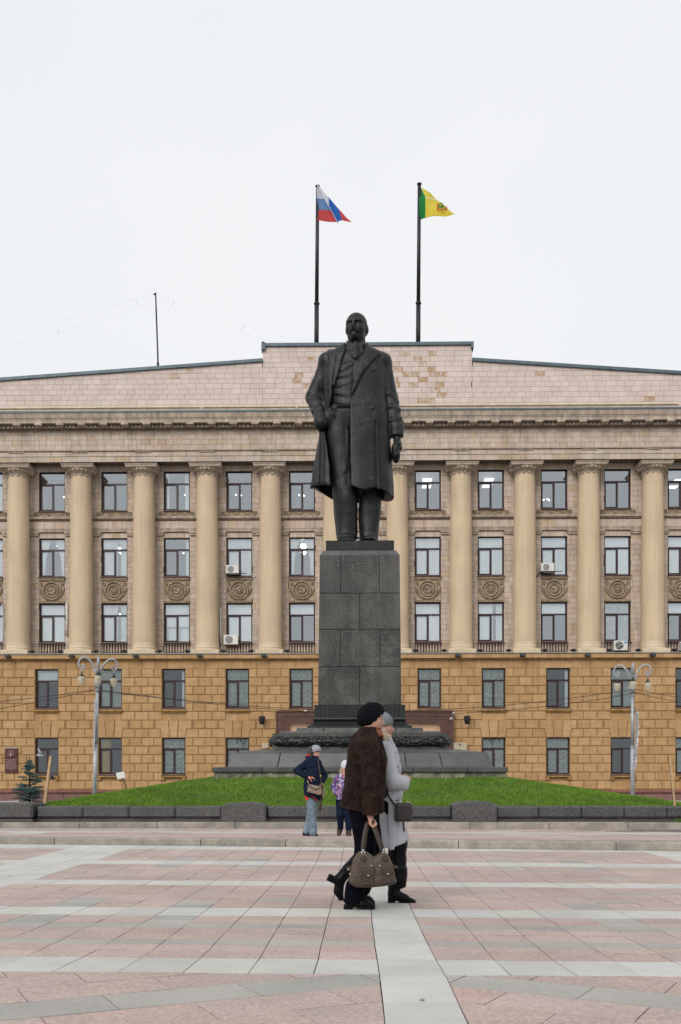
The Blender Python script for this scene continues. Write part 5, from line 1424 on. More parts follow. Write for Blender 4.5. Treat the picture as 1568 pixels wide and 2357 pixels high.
def facepaint(T, s):
    """0 skin, 1 lips, 2 eyes and brows, by where a face lies on the head"""
    Lp = [np.array(T((q, -.355, -.247))) for q in (-.05, 0, .05)]; Ey = [np.array(T((sg*.115, -.335, -.012))) for sg in (-1, 1)]
    Br = [np.array(T((sg*q, -.33, .10))) for sg in (-1, 1) for q in (.07, .12, .17)]
    def f(P):
        mi = np.zeros(len(P), np.int32)
        for c in Lp: mi[np.linalg.norm(P-c, axis=1) < .05*s] = 1
        for c in Ey: mi[np.linalg.norm((P-c)*np.array([1,1,1.8]), axis=1) < .05*s] = 2
        for c in Br: mi[np.linalg.norm((P-c)*np.array([1,1,2.2]), axis=1) < .045*s] = 2
        return mi
    return f
FACE = [M['skin'], M['lips'], M['eye']]
def boot(V, ank, toe, z0, h, r=.04, heel=.035, w=.038):
    """standing shoe from ankle above to toe along x"""
    ax, ay = ank; L = toe-ax
    V.add(C((ax, ay, z0+h), (ax+.005, ay, z0+.07), r, r*1.0), .02)
    V.add(C((ax, ay, z0+.065), (ax+L*.55, ay, z0+.045), .043, .036), .02); V.add(C((ax+L*.5, ay, z0+.04), (toe-.03, ay, z0+.028), .036, .024), .03)
    V.add(B((ax-.02, ay, z0+.02), (.035, w*.8, .022), .008), .008); V.add(B((ax+L*.62, ay, z0+.008), (L*.36, w, .009), .005), .005)
def ribbon(mb, pts, wv, t, seg=None, mi=0):
    """flat strap: pts, width vector direction per strap, thickness"""
    pts = [Vector(p) for p in pts]; n = len(pts); vs = []
    for i in range(n):
        d = (pts[min(i+1,n-1)]-pts[max(i-1,0)]).normalized(); wd = Vector(wv); wd = (wd-d*wd.dot(d)).normalized(); nr = d.cross(wd)
        a = wd*Vector(wv).length/2; b = nr*t/2
        vs += [pts[i]-a-b, pts[i]+a-b, pts[i]+a+b, pts[i]-a+b]
    mb.add(vs, [(4*i+q, 4*i+4+q, 4*i+4+(q+1)%4, 4*i+(q+1)%4) for i in range(n-1) for q in range(4)]+[(0,1,2,3), (4*n-1,4*n-2,4*n-3,4*n-4)], mi, True)
def bez(p, n=10):
    P = [Vector(q) for q in p]; out = []
    for i in range(n+1):
        t = i/n; Q = P[:]
        while len(Q) > 1: Q = [a.lerp(b, t) for a, b in zip(Q, Q[1:])]
        out.append(Q[0])
    return out
# ---------------------------------------------------------------- woman in the dark brown jacket
YA_ = 7.69; PXA = (1080+860/2.8)/1.6327
XA = PX(PXA, YA_); A = thing('person', 'older woman in black knit hat and dark brown jacket walking with a large taupe handbag', 'person', (XA, YA_, PZ(2090.3, YA_)))
ax_ = lambda c: (c-860)/1360; az = lambda c: (2275-c)/1360
V = Vol((-.35,-.35,.0), (.32,.35,1.6), .0075)
T = head(V, (.018,0,1.462), .21, math.radians(90), 'f', math.radians(4))
sh = ((-.03,-.155,1.26),(-.03,.155,1.26)); el = ((.007,-.225,1.01),(.04,.2,1.0)); wr = ((.006,-.22,.74),(.06,.15,.86))
hip = ((-.06,-.08,.78),(-.04,.08,.78)); kn = ((-.035,-.085,.43),(.06,.085,.44)); an = ((-.13,-.09,.10),(-.10,.09,.10))
body(V, 1.6, T, sh, el, wr, hip, kn, an)
hand(V, (.007,-.22,.735), (0,0,-1), (1,0,0), .95, 1.25, -1); hand(V, (.06,.15,.86), (-.2,-.1,-1), (-.3,-1,0), .9, .9, 1)
smesh(V, 'body', FACE, A, facepaint(T, .236))
V = Vol((-.16,-.16,1.36), (.2,.16,1.63), .006); Rh = Ry(math.radians(-24))
V.add(E((.018,0,1.507), (.105,.098,.087), Rh)); V.add(E((.000,0,1.475), (.098,.092,.075), Rh), .03)
V.cut(B((.155,0,1.37), (.12,.2,.085), 0, Ry(math.radians(-40))), .01)
V.cut(E((.08,0,1.43), (.075,.075,.09)), .008)
V.warp(lambda x, y, z: .0028*np.sin((x*.45+z*1.0-.5*np.abs(y))*260*.5))
smesh(V, 'knit_hat', M['knit_black'], A)
V = Vol((-.12,-.12,1.28), (.16,.12,1.44), .006)
for q in range(16):
    t = q/15; V.add(C((.04+.05*t, -.06+.12*((q*7)%16)/15, 1.385-.02*t), (.075+.03*math.sin(q*2), -.07+.14*((q*7)%16)/15, 1.325+.01*math.sin(q)), .014, .01), .01)
smesh(V, 'hair', M['auburn'], A)
jk = LOFT([(.735,-.228,.112,0,.20),(.80,-.222,.114,0,.20),(.94,-.198,.124,0,.185),(1.05,-.18,.134,0,.18),(1.147,-.17,.143,0,.185),(1.23,-.168,.118,0,.195),(1.29,-.155,.098,0,.175),(1.335,-.125,.09,0,.12),(1.37,-.085,.085,0,.085),(1.40,-.062,.08,0,.075)], 2.3, lambda th, z: .005*np.sin(7*th+16*z)+.004*np.sin(3*th-25*z)+.006*np.clip((.9-z)*6, 0, 1)*np.sin(9*th))
V = Vol((-.32,-.34,.66), (.25,.34,1.44), .0075)
V.add(jk); V.cut((lambda x, y, z: np.maximum(jk[0](x, y, z)+.014, z-.86), [-.3,-.3,.6], [.3,.3,.86]))
V.cut((lambda x, y, z: z-(.735+.04*np.clip((-x)/.22, 0, 1)-.02*np.clip(x/.1, 0, 1)), [-.3,-.3,.6], [.3,.3,.82]), .004)
V.cut((lambda x, y, z: np.maximum(np.sqrt((x-.012)**2+y**2)-.058, 1.33-z), [-.1,-.1,1.3], [.12,.1,1.44]))
chain(V, [(-.005,-.165,1.255),(.010,-.235,1.01),(.004,-.235,.80)], [.080,.072,.060], .005)
V.cut(C((-.075,-.20,1.16), (-.062,-.205,.80), .010, .012), .012); V.cut(C((.088,-.17,1.16), (.075,-.19,.80), .010, .012), .012)
V.add(LOFT([(.722,-.056,.068,-.235,.056),(.80,-.058,.066,-.235,.058)], 2.2), .006); V.cut((lambda x, y, z: np.maximum(np.sqrt((x-.006)**2+(y+.235)**2)-.04, z-.76), [-.05,-.29,.7], [.06,-.18,.76]))
chain(V, [(-.01,.165,1.255),(.035,.2,1.0),(.10,.165,.90)], [.08,.072,.058], .02)
for (a, b, c_, d) in ((640,1060,790,1085),(640,1100,790,1125),(620,1170,790,1195)): V.add(C((ax_(a), -.196, az(b)), (ax_(c_), -.2, az(d)), .004, .004), .006)
V.add(SLAB([(.01,1.40),(.10,1.30),(.118,1.23),(.09,1.22),(.03,1.30)], -.10, .1, .01), .01)
V.warp(wrinkle(.0042, 48, 31, (.3,0,1.2)))
smesh(V, 'jacket', M['velvet'], A)
V = Vol((-.35,-.3,.04), (.25,.3,.9), .0075)
chain(V, [(-.055,-.07,.80),(-.035,-.08,.62),(-.03,-.085,.43),(-.115,-.09,.12)], [.115,.09,.08,.066], .02); V.add(LOFT([(.055,-.198,-.06,-.09,.066),(.2,-.17,-.02,-.09,.07)], 2.2), .03)
chain(V, [(-.03,.07,.80),(-.0,.08,.62),(.035,.085,.46),(-.045,.09,.14)], [.11,.085,.078,.06], .02)
V.cut((lambda x, y, z: np.sqrt((x+.128)**2+(y+.09)**2)-.045+np.maximum(z-.08, 0)*5, [-.2,-.15,0], [0,0,.12]))
V.warp(wrinkle(.004, 40, 12)); smesh(V, 'trousers', M['navy_trouser'], A)
V = Vol((-.3,-.2,-.01), (.15,.2,.26), .006)
boot(V, (-.14,-.09), .05, 0, .13, .048); smesh(V, 'shoe', M['leather_black'], A); V = Vol((-.3,-.2,-.01), (.15,.2,.26), .006); boot(V, (-.075,.09), .055, 0, .14, .048); smesh(V, 'shoe', M['leather_black'], A)
# handbag
HB = thing('handbag', 'large taupe leather handbag with flap pockets hanging from the walking woman\'s hand', 'handbag', (XA, YA_, PZ(2090.3, YA_)))
P = lambda *a: [(ax_(a[i]), az(a[i+1])) for i in range(0, len(a), 2)]
V = Vol((-.22,-.36,.14), (.25,-.08,.52), .006); bp_ = P(722,1690,770,1655,840,1662,905,1710,965,1668,1020,1652,1068,1720,1100,1800,1140,1960,1120,1985,1070,2000,870,2030,720,2020,660,1990,652,1960,668,1850,690,1760)[::-1]
V.add(SLAB(bp_, -.29, -.14, .05)); V.warp(wrinkle(.004, 60, 7)); 
V.cut(C((ax_(740), -.295, az(1790)), (ax_(1090), -.295, az(1775)), .0035, .0035), .004); V.cut(C((ax_(905), -.295, az(1800)), (ax_(915), -.295, az(2030)), .004, .004), .006)
V.cut(C((ax_(735), -.293, az(1700)), (ax_(750), -.293, az(2010)), .003, .003), .006)
smesh(V, 'bag_body', M['taupe'], HB)
mb = MB()
for dy, wv in ((-.255, 0), (-.175, 0)):
    ribbon(mb, [(ax_(796), dy, az(1720)), (ax_(800), dy, az(1600)), (ax_(822), dy+.01, az(1450)), (ax_(848), -.228, az(1368)), (ax_(870), -.222, az(1352)), (ax_(895), -.225, az(1375)), (ax_(935), dy+.01, az(1480)), (ax_(985), dy, az(1620)), (ax_(1015), dy, az(1720))], (.036, .014, 0), .008)
mb.build('handle', M['taupe_dark'], HB, world=False)
mb = MB()
for pl in (P(775,1828,915,1822,905,1890,848,1928,785,1890), P(980,1815,1100,1805,1112,1860,1050,1912,992,1870), P(770,1900,910,1900,905,1990,790,1995), P(985,1890,1110,1880,1115,1960,1000,1985)):
    mb.slab(pl[::-1], -.306, -.285, .005)
mb.slab(P(618,1825,640,1812,722,1808,722,1850,640,1852)[::-1], -.24, -.22, .004); mb.slab(P(1105,1795,1150,1810,1150,1835,1110,1830)[::-1], -.24, -.22, .004)
mb.slab(P(770,1700,825,1700,832,1740,800,1765,765,1740)[::-1], -.300, -.28, .004); mb.slab(P(985,1700,1040,1700,1052,1740,1020,1760,985,1740)[::-1], -.300, -.28, .004)
mb.slab(P(875,1800,888,1800,905,1865,885,1875)[::-1], -.305, -.29, .002); mb.build('pocket_flap', M['taupe_dark'], HB, world=False)
mb = MB()
for a, b in ((848,1897),(1048,1880),(648,1840),(664,1887),(795,1637),(1002,1633)): mb.ell((ax_(a), -.312 if a > 700 else -.25, az(b)), (.0065,.004,.0065), 8, 5)
for a, b in ((797,1668),(1012,1664)):
    mb.tube([(ax_(a-17), -.268, az(b-14)), (ax_(a+17), -.268, az(b-14)), (ax_(a+14), -.27, az(b+14)), (ax_(a-14), -.27, az(b+14)), (ax_(a-17), -.268, az(b-14))], .003, 6)
for a, b in ((880,1798),(965,1796)): mb.ell((ax_(a), -.3, az(b)), (.006,.004,.006), 8, 5)
mb.build('metal_fitting', M['steel'], HB, world=False)
# ---------------------------------------------------------------- woman in the pale grey coat
YB = 8.15; XB = PX((1080+1100/2.8)/1.6327, YB); kB = 1282.0
Bp = thing('person', 'blonde woman in pale grey wool coat and grey beret, walking beside the woman in brown', 'person', (XB, YB, PZ(2079.8, YB)))
bx = lambda c: (c-1100)/kB; bz = lambda c: (2228-c)/kB
V = Vol((-.52,-.3,.0), (.28,.3,1.62), .0075)
T = head(V, (-.085,0,1.452), .205, math.radians(86), 'f', math.radians(0))
sh = ((-.07,-.15,1.26),(-.07,.15,1.26)); el = ((-.008,-.19,1.0),(-.0,.17,1.0)); wr = ((.098,-.12,1.0),(.10,.06,1.0))
hip = ((-.04,-.07,.78),(-.05,.07,.78)); kn = ((.05,-.07,.47),(-.165,.07,.42)); an = ((.04,-.07,.12),(-.37,.07,.245))
body(V, 1.6, T, sh, el, wr, hip, kn, an)
hand(V, (.092,-.10,1.0), (.35,.6,.45), (-.3,.6,-.6), .9, .8, 1); hand(V, (.08,.09,1.0), (.4,-.8,.05), (-.7,-.2,-.3), .9, .6, -1)
smesh(V, 'body', FACE, Bp, facepaint(T, .23))
V = Vol((-.22,-.15,1.38), (.06,.15,1.62), .006)
V.add(E((-.072,0,1.505), (.088,.088,.068), Ry(math.radians(28)))); V.add(E((-.095,0,1.475), (.09,.082,.075)), .03); V.cut(B((.06,0,1.40), (.09,.2,.085), 0, Ry(math.radians(-22))), .008); V.warp(wrinkle(.003, 60, 4))
smesh(V, 'beret', M['felt_grey'], Bp)
V = Vol((-.26,-.16,1.22), (.02,.16,1.50), .006); r_ = random.Random(3)
for q in range(14):
    V.add(C((-.075, -.10, 1.43-r_.uniform(0,.03)), (-.045+r_.uniform(-.03,.02), -.115, 1.36), .014, .014), .008); V.add(C((-.045, -.115, 1.37-.02*(q%3)), (-.02+r_.uniform(-.03,.02), -.11+r_.uniform(-.02,.02), 1.30+r_.uniform(-.01,.03)), .014, .009), .008)
for q in range(46):
    a = r_.uniform(-1.3, 1.3); x0, y0 = -.10-.05*abs(math.cos(a))+.03, -.09*math.cos(a)*(1 if q % 2 else -1)
    V.add(C((x0, y0, 1.45-r_.uniform(0,.03)), (x0+r_.uniform(-.03,.02), y0*1.12, 1.36), .014, .014), .008); V.add(C((x0, y0*1.12, 1.36), (x0+r_.uniform(-.02,.05), y0*1.05, 1.285+r_.uniform(-.015,.02)), .014, .009), .008)
smesh(V, 'hair', M['blonde'], Bp)
ct = LOFT([(.455,-.20,.13,0,.20),(.515,-.20,.142,0,.20),(.61,-.19,.115,0,.19),(.72,-.18,.095,0,.18),(.83,-.17,.085,0,.165),(.92,-.165,.08,0,.155),(1.035,-.17,.072,0,.165),(1.13,-.17,.075,0,.175),(1.19,-.165,.06,0,.18),(1.27,-.155,.028,0,.175),(1.31,-.135,.0,0,.12),(1.345,-.115,-.012,0,.08),(1.37,-.108,-.02,0,.07)], 2.3, lambda th, z: .007*np.clip((.9-z)*4, 0, 1)*np.sin(6*th+1)+.004*np.sin(4*th+14*z))
V = Vol((-.32,-.34,.42), (.25,.34,1.42), .0075); V.add(ct)
V.cut((lambda x, y, z: np.maximum(ct[0](x, y, z)+.013, z-.78), [-.3,-.3,.4], [.3,.3,.78]))
V.cut((lambda x, y, z: z-(.47+.045*np.clip(x/.14, 0, 1)-.03*np.clip(-x/.15, 0, 1)*0), [-.3,-.3,.4], [.3,.3,.6]), .004)
V.cut((lambda x, y, z: np.maximum(np.sqrt((x+.07)**2+y**2)-.052, 1.31-z), [-.2,-.1,1.3], [.05,.1,1.42]))
chain(V, [(-.06,-.155,1.25),(-.012,-.195,1.0),(.085,-.145,.985)], [.074,.07,.064], .014); V.cut(B((.20,-.1,1.0), (.05,.2,.2), 0, Ry(.35)), .01)
chain(V, [(-.06,.155,1.25),(-.0,.18,1.0),(.09,.1,.99)], [.074,.068,.062], .014)
V.add(SLAB([(-.035,.90),(.02,.90),(.016,.45),(-.033,.45)], -.205, -.17, .006), .004)
V.add(SLAB([(-.06,.925),(.078,.925),(.085,.90),(.07,.85),(.02,.845),(-.05,.84)], -.185, .1, .01), .006)
V.add(SLAB([(-.035,1.345),(-.012,1.36),(.035,1.27),(.062,1.18),(.05,1.10),(.02,1.18),(-.03,1.28)], -.165, .0, .01), .006)
V.warp(wrinkle(.0025, 40, 11)); smesh(V, 'coat', M['wool_grey'], Bp)
V = Vol((-.5,-.25,.1), (.2,.25,.86), .0075)
chain(V, [(-.035,-.06,.78),(.042,-.065,.50),(.042,-.068,.2)], [.12,.076,.074], .03); V.add(LOFT([(.14,-.028,.112,-.068,.07),(.3,-.025,.125,-.066,.08)], 2.2), .02)
chain(V, [(-.05,.06,.78),(-.165,.07,.43),(-.345,.07,.27)], [.12,.085,.066], .03); V.warp(wrinkle(.0035, 45, 9)); smesh(V, 'trousers', M['leather_black'], Bp)
V = Vol((-.56,-.2,-.01), (.25,.2,.34), .006)
V.add(C((.02,-.068,.2), (.015,-.068,.085), .055, .048)); V.add(C((.015,-.068,.085), (.10,-.068,.05), .046, .038), .02); V.add(C((.09,-.068,.045), (.172,-.068,.024), .036, .022), .02)
V.add(B((-.005,-.068,.035), (.03,.028,.038), .006, Ry(.06)), .006); V.add(B((.13,-.068,.008), (.062,.034,.008), .004), .004)
smesh(V, 'ankle_boot', M['leather_black'], Bp); V = Vol((-.56,-.2,-.01), (.25,.2,.34), .006)
chain(V, [(-.36,.07,.27),(-.425,.07,.195),(-.438,.07,.095),(-.41,.07,.015)], [.052,.046,.038,.020], .02); V.add(B((-.487,.07,.195), (.045,.028,.03), .006, Ry(math.radians(25))), .006)
smesh(V, 'ankle_boot', M['leather_black'], Bp)
SB = thing('shoulder_bag', 'small dark grey crossbody bag at the hip of the woman in grey', 'bag', (XB, YB, PZ(2079.8, YB)))
V = Vol((-.02,-.30,.64), (.20,-.14,.86), .005)
V.add(B((.085,-.215,.755), (.072,.045,.076), .028)); V.cut(C((.035,-.262,.825), (.035,-.262,.69), .003, .003), .004); V.cut(C((.135,-.262,.825), (.135,-.262,.69), .003, .003), .004)
V.cut(C((.06,-.263,.80), (.085,-.263,.72), .003, .003), .004); V.cut(C((.11,-.263,.80), (.085,-.263,.72), .003, .003), .004)
smesh(V, 'bag_body', M['bag_grey'], SB)
mb = MB(); mb.tube([(.11,-.24,.834),(.125,-.2,.836),(.155,-.18,.82)], .0035, 6); mb.tube([(.025,-.22,.82),(.015,-.2,.835),(.005,-.19,.84)], .005, 6); mb.build('metal_fitting', M['steel'], SB, world=False)
mb = MB(); ribbon(mb, [(.01,-.215,.82),(-.03,-.21,.88),(-.06,-.20,.95),(-.10,-.19,1.10),(-.10,-.10,1.30),(-.09,.0,1.33)], (.012,.008,.004), .004); mb.build('strap', M['bag_grey'], SB, world=False)
# ---------------------------------------------------------------- woman in navy parka, further back
YC_ = 16.5; kC = 633.6; XC_ = PX((1080+245/2.8)/1.6327, YC_)
Cp = thing('person', 'woman in navy jacket, blue jeans and striped beanie looking down, one hand in pocket', 'person', (XC_, YC_, PZ(1927.5, YC_)))
cx_ = lambda c: (c-245)/kC; cz_ = lambda c: (1530-c)/kC
V = Vol((-.32,-.3,.0), (.34,.3,1.6), .009)
T = head(V, (.075,0,1.40), .20, math.radians(52), 'f', math.radians(8))
sh = ((-.06,-.06,1.24),(.12,.06,1.24)); el = ((-.225,.0,1.105),(.225,.06,1.02)); wr = ((-.035,-.12,1.01),(.19,-.07,.93))
hip = ((-.0,-.02,.70),(.07,.05,.70)); kn = ((.035,-.05,.38),(.0,.06,.36)); an = ((.04,-.04,.06),(-.075,.06,.09))
body(V, 1.5, T, sh, el, wr, hip, kn, an, .12, .1, .85); hand(V, (-.03,-.125,1.0), (1,-.1,0), (0,.5,-1), .95, .7, -1); hand(V, (.19,-.07,.93), (-.5,-.4,-.6), (0,1,0), .9, .7, 1)
smesh(V, 'body', FACE, Cp, facepaint(T, .225))
V = Vol((-.08,-.14,1.36), (.22,.14,1.56), .007); V.add(E((.09,-.02,1.455), (.088,.09,.082), Ry(math.radians(18)))); V.cut(E((.13,-.08,1.37), (.075,.075,.065)), .01)
smesh(V, 'beanie', M['stripe_knit'], Cp)
V = Vol((-.1,-.14,1.3), (.1,.16,1.56), .008); V.add(E((.01,.0,1.42), (.06,.1,.10))); V.add(E((.0,-.03,1.36), (.04,.06,.07)), .02); V.warp(wrinkle(.008, 70, 2)); smesh(V, 'hair', M['dark_hair'], Cp)
pk = LOFT([(.61,-.09,.185,0,.15),(.68,-.10,.19,0,.155),(.79,-.12,.20,0,.16),(.915,-.11,.205,0,.155),(1.07,-.09,.21,0,.15),(1.2,-.085,.19,0,.14),(1.27,-.075,.165,0,.13),(1.31,-.06,.14,0,.11),(1.36,-.05,.125,.01,.09)], 2.3, lambda th, z: .006*np.sin(5*th+18*z))
V = Vol((-.34,-.28,.56), (.32,.28,1.42), .009); V.add(pk); V.cut((lambda x, y, z: np.maximum(pk[0](x, y, z)+.02, z-.72), [-.3,-.3,.5], [.3,.3,.72]))
V.cut((lambda x, y, z: z-(.66-.05*np.clip(x/.15, -.4, 1)), [-.3,-.3,.5], [.3,.3,.75]), .01)
V.cut((lambda x, y, z: np.maximum(np.sqrt((x-.05)**2+y**2)-.06, 1.3-z), [-.1,-.1,1.3], [.12,.1,1.42]))
chain(V, [(-.045,-.05,1.235),(-.225,.0,1.105),(-.055,-.11,1.005)], [.068,.062,.045], .02); chain(V, [(.12,.04,1.23),(.228,.05,1.02),(.20,-.05,.93)], [.065,.056,.045], .02)
V.add(E((.0,.07,1.33), (.10,.07,.05)), .03)
V.warp(wrinkle(.006, 50, 3)); smesh(V, 'jacket', M['navy_quilt'], Cp)
mb = MB(); n = 20
vs = []
for i in range(n+1):
    a = math.pi*(1.05+.62*i/n); x = .045+.142*math.cos(a)*1.0; y = .155*math.sin(a)*.98; zt_ = .70-.05*max(-.4, min(1, x/.15)); vs += [(x, y, zt_-.055-.05*math.sin(i*.33)), (x, y, zt_)]
mb.add(vs, [(2*i, 2*i+2, 2*i+3, 2*i+1) for i in range(n)], 0, True)
mb.ell((-.03,-.07,1.365), (.05,.035,.016), 8, 5); mb.ell((.01,-.165,.84+.14), (.012,.012,.03), 6, 4); mb.ell((.02,-.165,.93), (.01,.01,.01), 6, 4)
mb.build('red_lining', M['red'], Cp, world=False)
V = Vol((-.2,-.2,.02), (.25,.2,.78), .009); chain(V, [(.01,-.02,.70),(.035,-.05,.38),(.045,-.045,.08)], [.10,.066,.07], .02); chain(V, [(.06,.05,.70),(.0,.06,.36),(-.065,.06,.10)], [.10,.066,.066], .03); V.warp(wrinkle(.006, 45, 5)); smesh(V, 'jeans', M['jeans'], Cp)
V = Vol((-.2,-.2,-.01), (.25,.2,.16), .007); boot(V, (.03,-.045), .125, 0, .07, .04); smesh(V, 'shoe', M['navy_quilt'], Cp); V = Vol((-.2,-.2,-.01), (.25,.2,.16), .007); chain(V, [(-.075,.06,.09),(-.1,.06,.06),(-.02,.06,.035)], [.04,.035,.022], .02); smesh(V, 'shoe', M['navy_quilt'], Cp)
mb = MB(); q_ = [(330,1030),(365,1120),(368,1200),(350,1255),(332,1240),(335,1150)]
ribbon(mb, [(cx_(372), -.1, cz_(1090)), (cx_(352), -.12, cz_(1170)), (cx_(345), -.12, cz_(1250))], (.045,.0,.0), .02); mb.build('scarf_end', M['brown_boot'], Cp, world=False)
CB = thing('shoulder_bag', 'small quilted beige crossbody bag carried by the woman in navy', 'bag', (XC_, YC_, PZ(1927.5, YC_)))
V = Vol((-.1,-.32,.62), (.28,-.1,.96), .007); V.add(SLAB([(cx_(228), cz_(968)), (cx_(215), cz_(1050)), (cx_(350), cz_(1088)), (cx_(368), cz_(1070)), (cx_(368), cz_(995))], -.26, -.16, .02)); V.add(B((.215,-.13,.73), (.022,.03,.075), .01), 0)
smesh(V, 'bag_body', M['beige_bag'], CB)
mb = MB(); mb.slab([(cx_(228), cz_(972)), (cx_(300), cz_(1025)), (cx_(368), cz_(1000)), (cx_(366), cz_(1010)), (cx_(302), cz_(1036)), (cx_(226), cz_(985))][::-1], -.268, -.255, .002)
ribbon(mb, [(cx_(362), -.2, cz_(990)), (cx_(352), -.185, cz_(870)), (cx_(330), -.15, cz_(740)), (cx_(310), -.08, cz_(700))], (.02,.0,.0), .005); mb.build('strap', M['dark_hair'], CB, world=False)
mb = MB(); mb.ell((cx_(308), -.27, cz_(1008)), (.014,.006,.01), 8, 5); mb.ell((cx_(357), -.2, cz_(885)), (.012,.006,.016), 8, 5); mb.tube([(cx_(218), -.2, cz_(930)), (cx_(232), -.21, cz_(970))], .007, 6); mb.build('metal_fitting', mat('brass', (.6,.42,.15), .3, None, None, None, metal=1), CB, world=False)
# ---------------------------------------------------------------- the child
YD = 16.6; kD = 630.; XD = PX((1080+598/2.8)/1.6327, YD)
Dp = thing('person', 'child in white knit hat and purple flowered jacket walking behind the adults', 'person', (XD, YD, PZ(1926, YD)))
V = Vol((-.26,-.25,.0), (.26,.25,1.3), .009)
T = head(V, (.02,0,1.12), .185, math.radians(14), 'f', math.radians(4))
sh = ((-.11,0,1.0),(.11,0,1.0)); el = ((-.175,.02,.82),(.16,.02,.82)); wr = ((-.10,-.08,.72),(.10,-.08,.74)); hip = ((-.06,0,.62),(.06,0,.62)); kn = ((-.05,-.03,.36),(.065,-.02,.36)); an = ((-.055,.05,.12),(.075,-.03,.10))
body(V, 1.3, T, sh, el, wr, hip, kn, an, .09, .085, .65); hand(V, (-.10,-.06,.73), (.6,.3,-.5), (.5,.6,0), .6, .9, 1); hand(V, (.10,-.06,.74), (-.6,.3,-.5), (-.5,.6,0), .6, .9, -1); smesh(V, 'body', FACE, Dp, facepaint(T, .208))
V = Vol((-.1,-.12,1.1), (.14,.13,1.3), .007); V.add(E((.02,.01,1.185), (.078,.085,.10))); V.cut(B((.02,-.08,1.09), (.1,.08,.055)), .01); smesh(V, 'knit_hat', M['white_knit'], Dp)
V = Vol((-.12,-.12,.95), (.16,.13,1.18), .008); V.add(C((-.05,-.03,1.13), (-.07,-.05,1.02), .02, .014)); V.add(C((.09,-.02,1.13), (.11,-.04,1.02), .02, .014)); V.add(E((.02,.05,1.08), (.07,.05,.08)), .02); smesh(V, 'hair', M['blonde'], Dp)
V = Vol((-.27,-.22,.58), (.27,.22,1.12), .009); V.add(LOFT([(.62,-.14,.14,0,.13),(.72,-.145,.145,0,.13),(.9,-.14,.14,0,.12),(1.0,-.12,.12,0,.10),(1.05,-.07,.08,0,.07)], 2.3, fold_noise(.008, 4, 5, 12)))
chain(V, [(-.11,0,.99),(-.175,.02,.82),(-.125,-.09,.72)], [.055,.052,.042], .015); chain(V, [(.11,0,.99),(.165,.02,.82),(.125,-.09,.73)], [.055,.052,.042], .015); V.warp(wrinkle(.005, 55, 5)); smesh(V, 'jacket', M['floral'], Dp)
V = Vol((-.2,-.2,.08), (.2,.2,.72), .009); chain(V, [(-.06,0,.62),(-.065,-.02,.38),(-.06,.05,.15)], [.085,.062,.05], .03); chain(V, [(.06,0,.62),(.07,-.02,.38),(.075,-.02,.13)], [.085,.062,.052], .03); V.warp(wrinkle(.004, 50, 8)); smesh(V, 'trousers', M['navy_quilt'], Dp)
V = Vol((-.2,-.25,-.01), (.2,.2,.22), .008); chain(V, [(-.06,.06,.17),(-.075,.07,.10),(-.085,-.02,.045)], [.05,.045,.036], .02); V.cut(B((0,0,-.1), (1,1,.1))); smesh(V, 'boot', M['brown_boot'], Dp); V = Vol((-.2,-.25,-.01), (.2,.2,.22), .008); chain(V, [(.075,-.02,.14),(.075,-.02,.05),(.08,-.12,.035)], [.05,.045,.038], .02); V.cut(B((0,0,-.1), (1,1,.1))); smesh(V, 'boot', M['brown_boot'], Dp)
# ================================================================ flagpoles and flags
M['pole'] = mat('pole', (.012,.014,.018), .5, (1,.3), None, None)
YF = 66.0
def flagpole(x0, x1, ytop, yring, lab):
    xb = PX((x0+x1)/2, YF); zt_, zr_ = PZ(ytop, YF), PZ(yring, YF); zb_ = PZ(800, YF)
    t = thing('flagpole', lab, 'flagpole', (xb, YF, zb_-.5), 0, 'flagpoles on the roof')
    off = (x1-x0)/36.5*.5
    m_ = MB(); m_.tube([(xb-off, YF, zb_-.5), (xb-off*.5, YF, zr_)], [.155,.15], 12); m_.tube([(xb-off*.5, YF, zr_), (xb+off, YF, zt_)], [.13,.115], 12); m_.build('pole', M['pole'], t)
    m_ = MB(); m_.tube([(xb-off*.5, YF, zr_-.05), (xb-off*.5, YF, zr_+.05)], .19, 12); m_.tube([(xb+off, YF, zt_-.06), (xb+off, YF, zt_)], .155, 12); m_.build('collar', M['pole'], t)
    return t
flagpole(728.5, 731.5, 427, 698.5, 'tall black flagpole on the roof carrying the white, blue and red flag')
flagpole(962.5, 965.5, 424.5, 699.5, 'tall black flagpole on the roof carrying the green and yellow flag')
def cloth(name, cols):
    m = mat(name, cols, .8, (3,.05), None, None, spec=.1); N = m.node_tree.nodes; L = m.node_tree.links; b = N['Principled BSDF']; o = [n for n in N if n.type == 'OUTPUT_MATERIAL'][0]
    tr = N.new('ShaderNodeBsdfTranslucent'); mx = N.new('ShaderNodeMixShader'); mx.inputs[0].default_value = .45
    src = b.inputs['Base Color'].links[0].from_socket; L.new(src, tr.inputs[0]); L.new(b.outputs[0], mx.inputs[1]); L.new(tr.outputs[0], mx.inputs[2]); L.new(mx.outputs[0], o.inputs[0]); return m
M['f_white'] = cloth('flag_white', (.70,.70,.78)); M['f_blue'] = cloth('flag_blue', (.035,.14,.48)); M['f_pale'] = cloth('flag_blue_thin', (.16,.28,.52)); M['f_red'] = cloth('flag_red', (.62,.09,.09)); M['f_darkblue'] = M['f_blue']
M['f_green'] = cloth('flag_green', (.03,.26,.07)); M['f_yellow'] = cloth('flag_yellow', (.82,.68,.10))
fx = lambda c: PX(673.7+c/3.879, YF); fz = lambda c: PZ(404.2+c/3.879, YF)
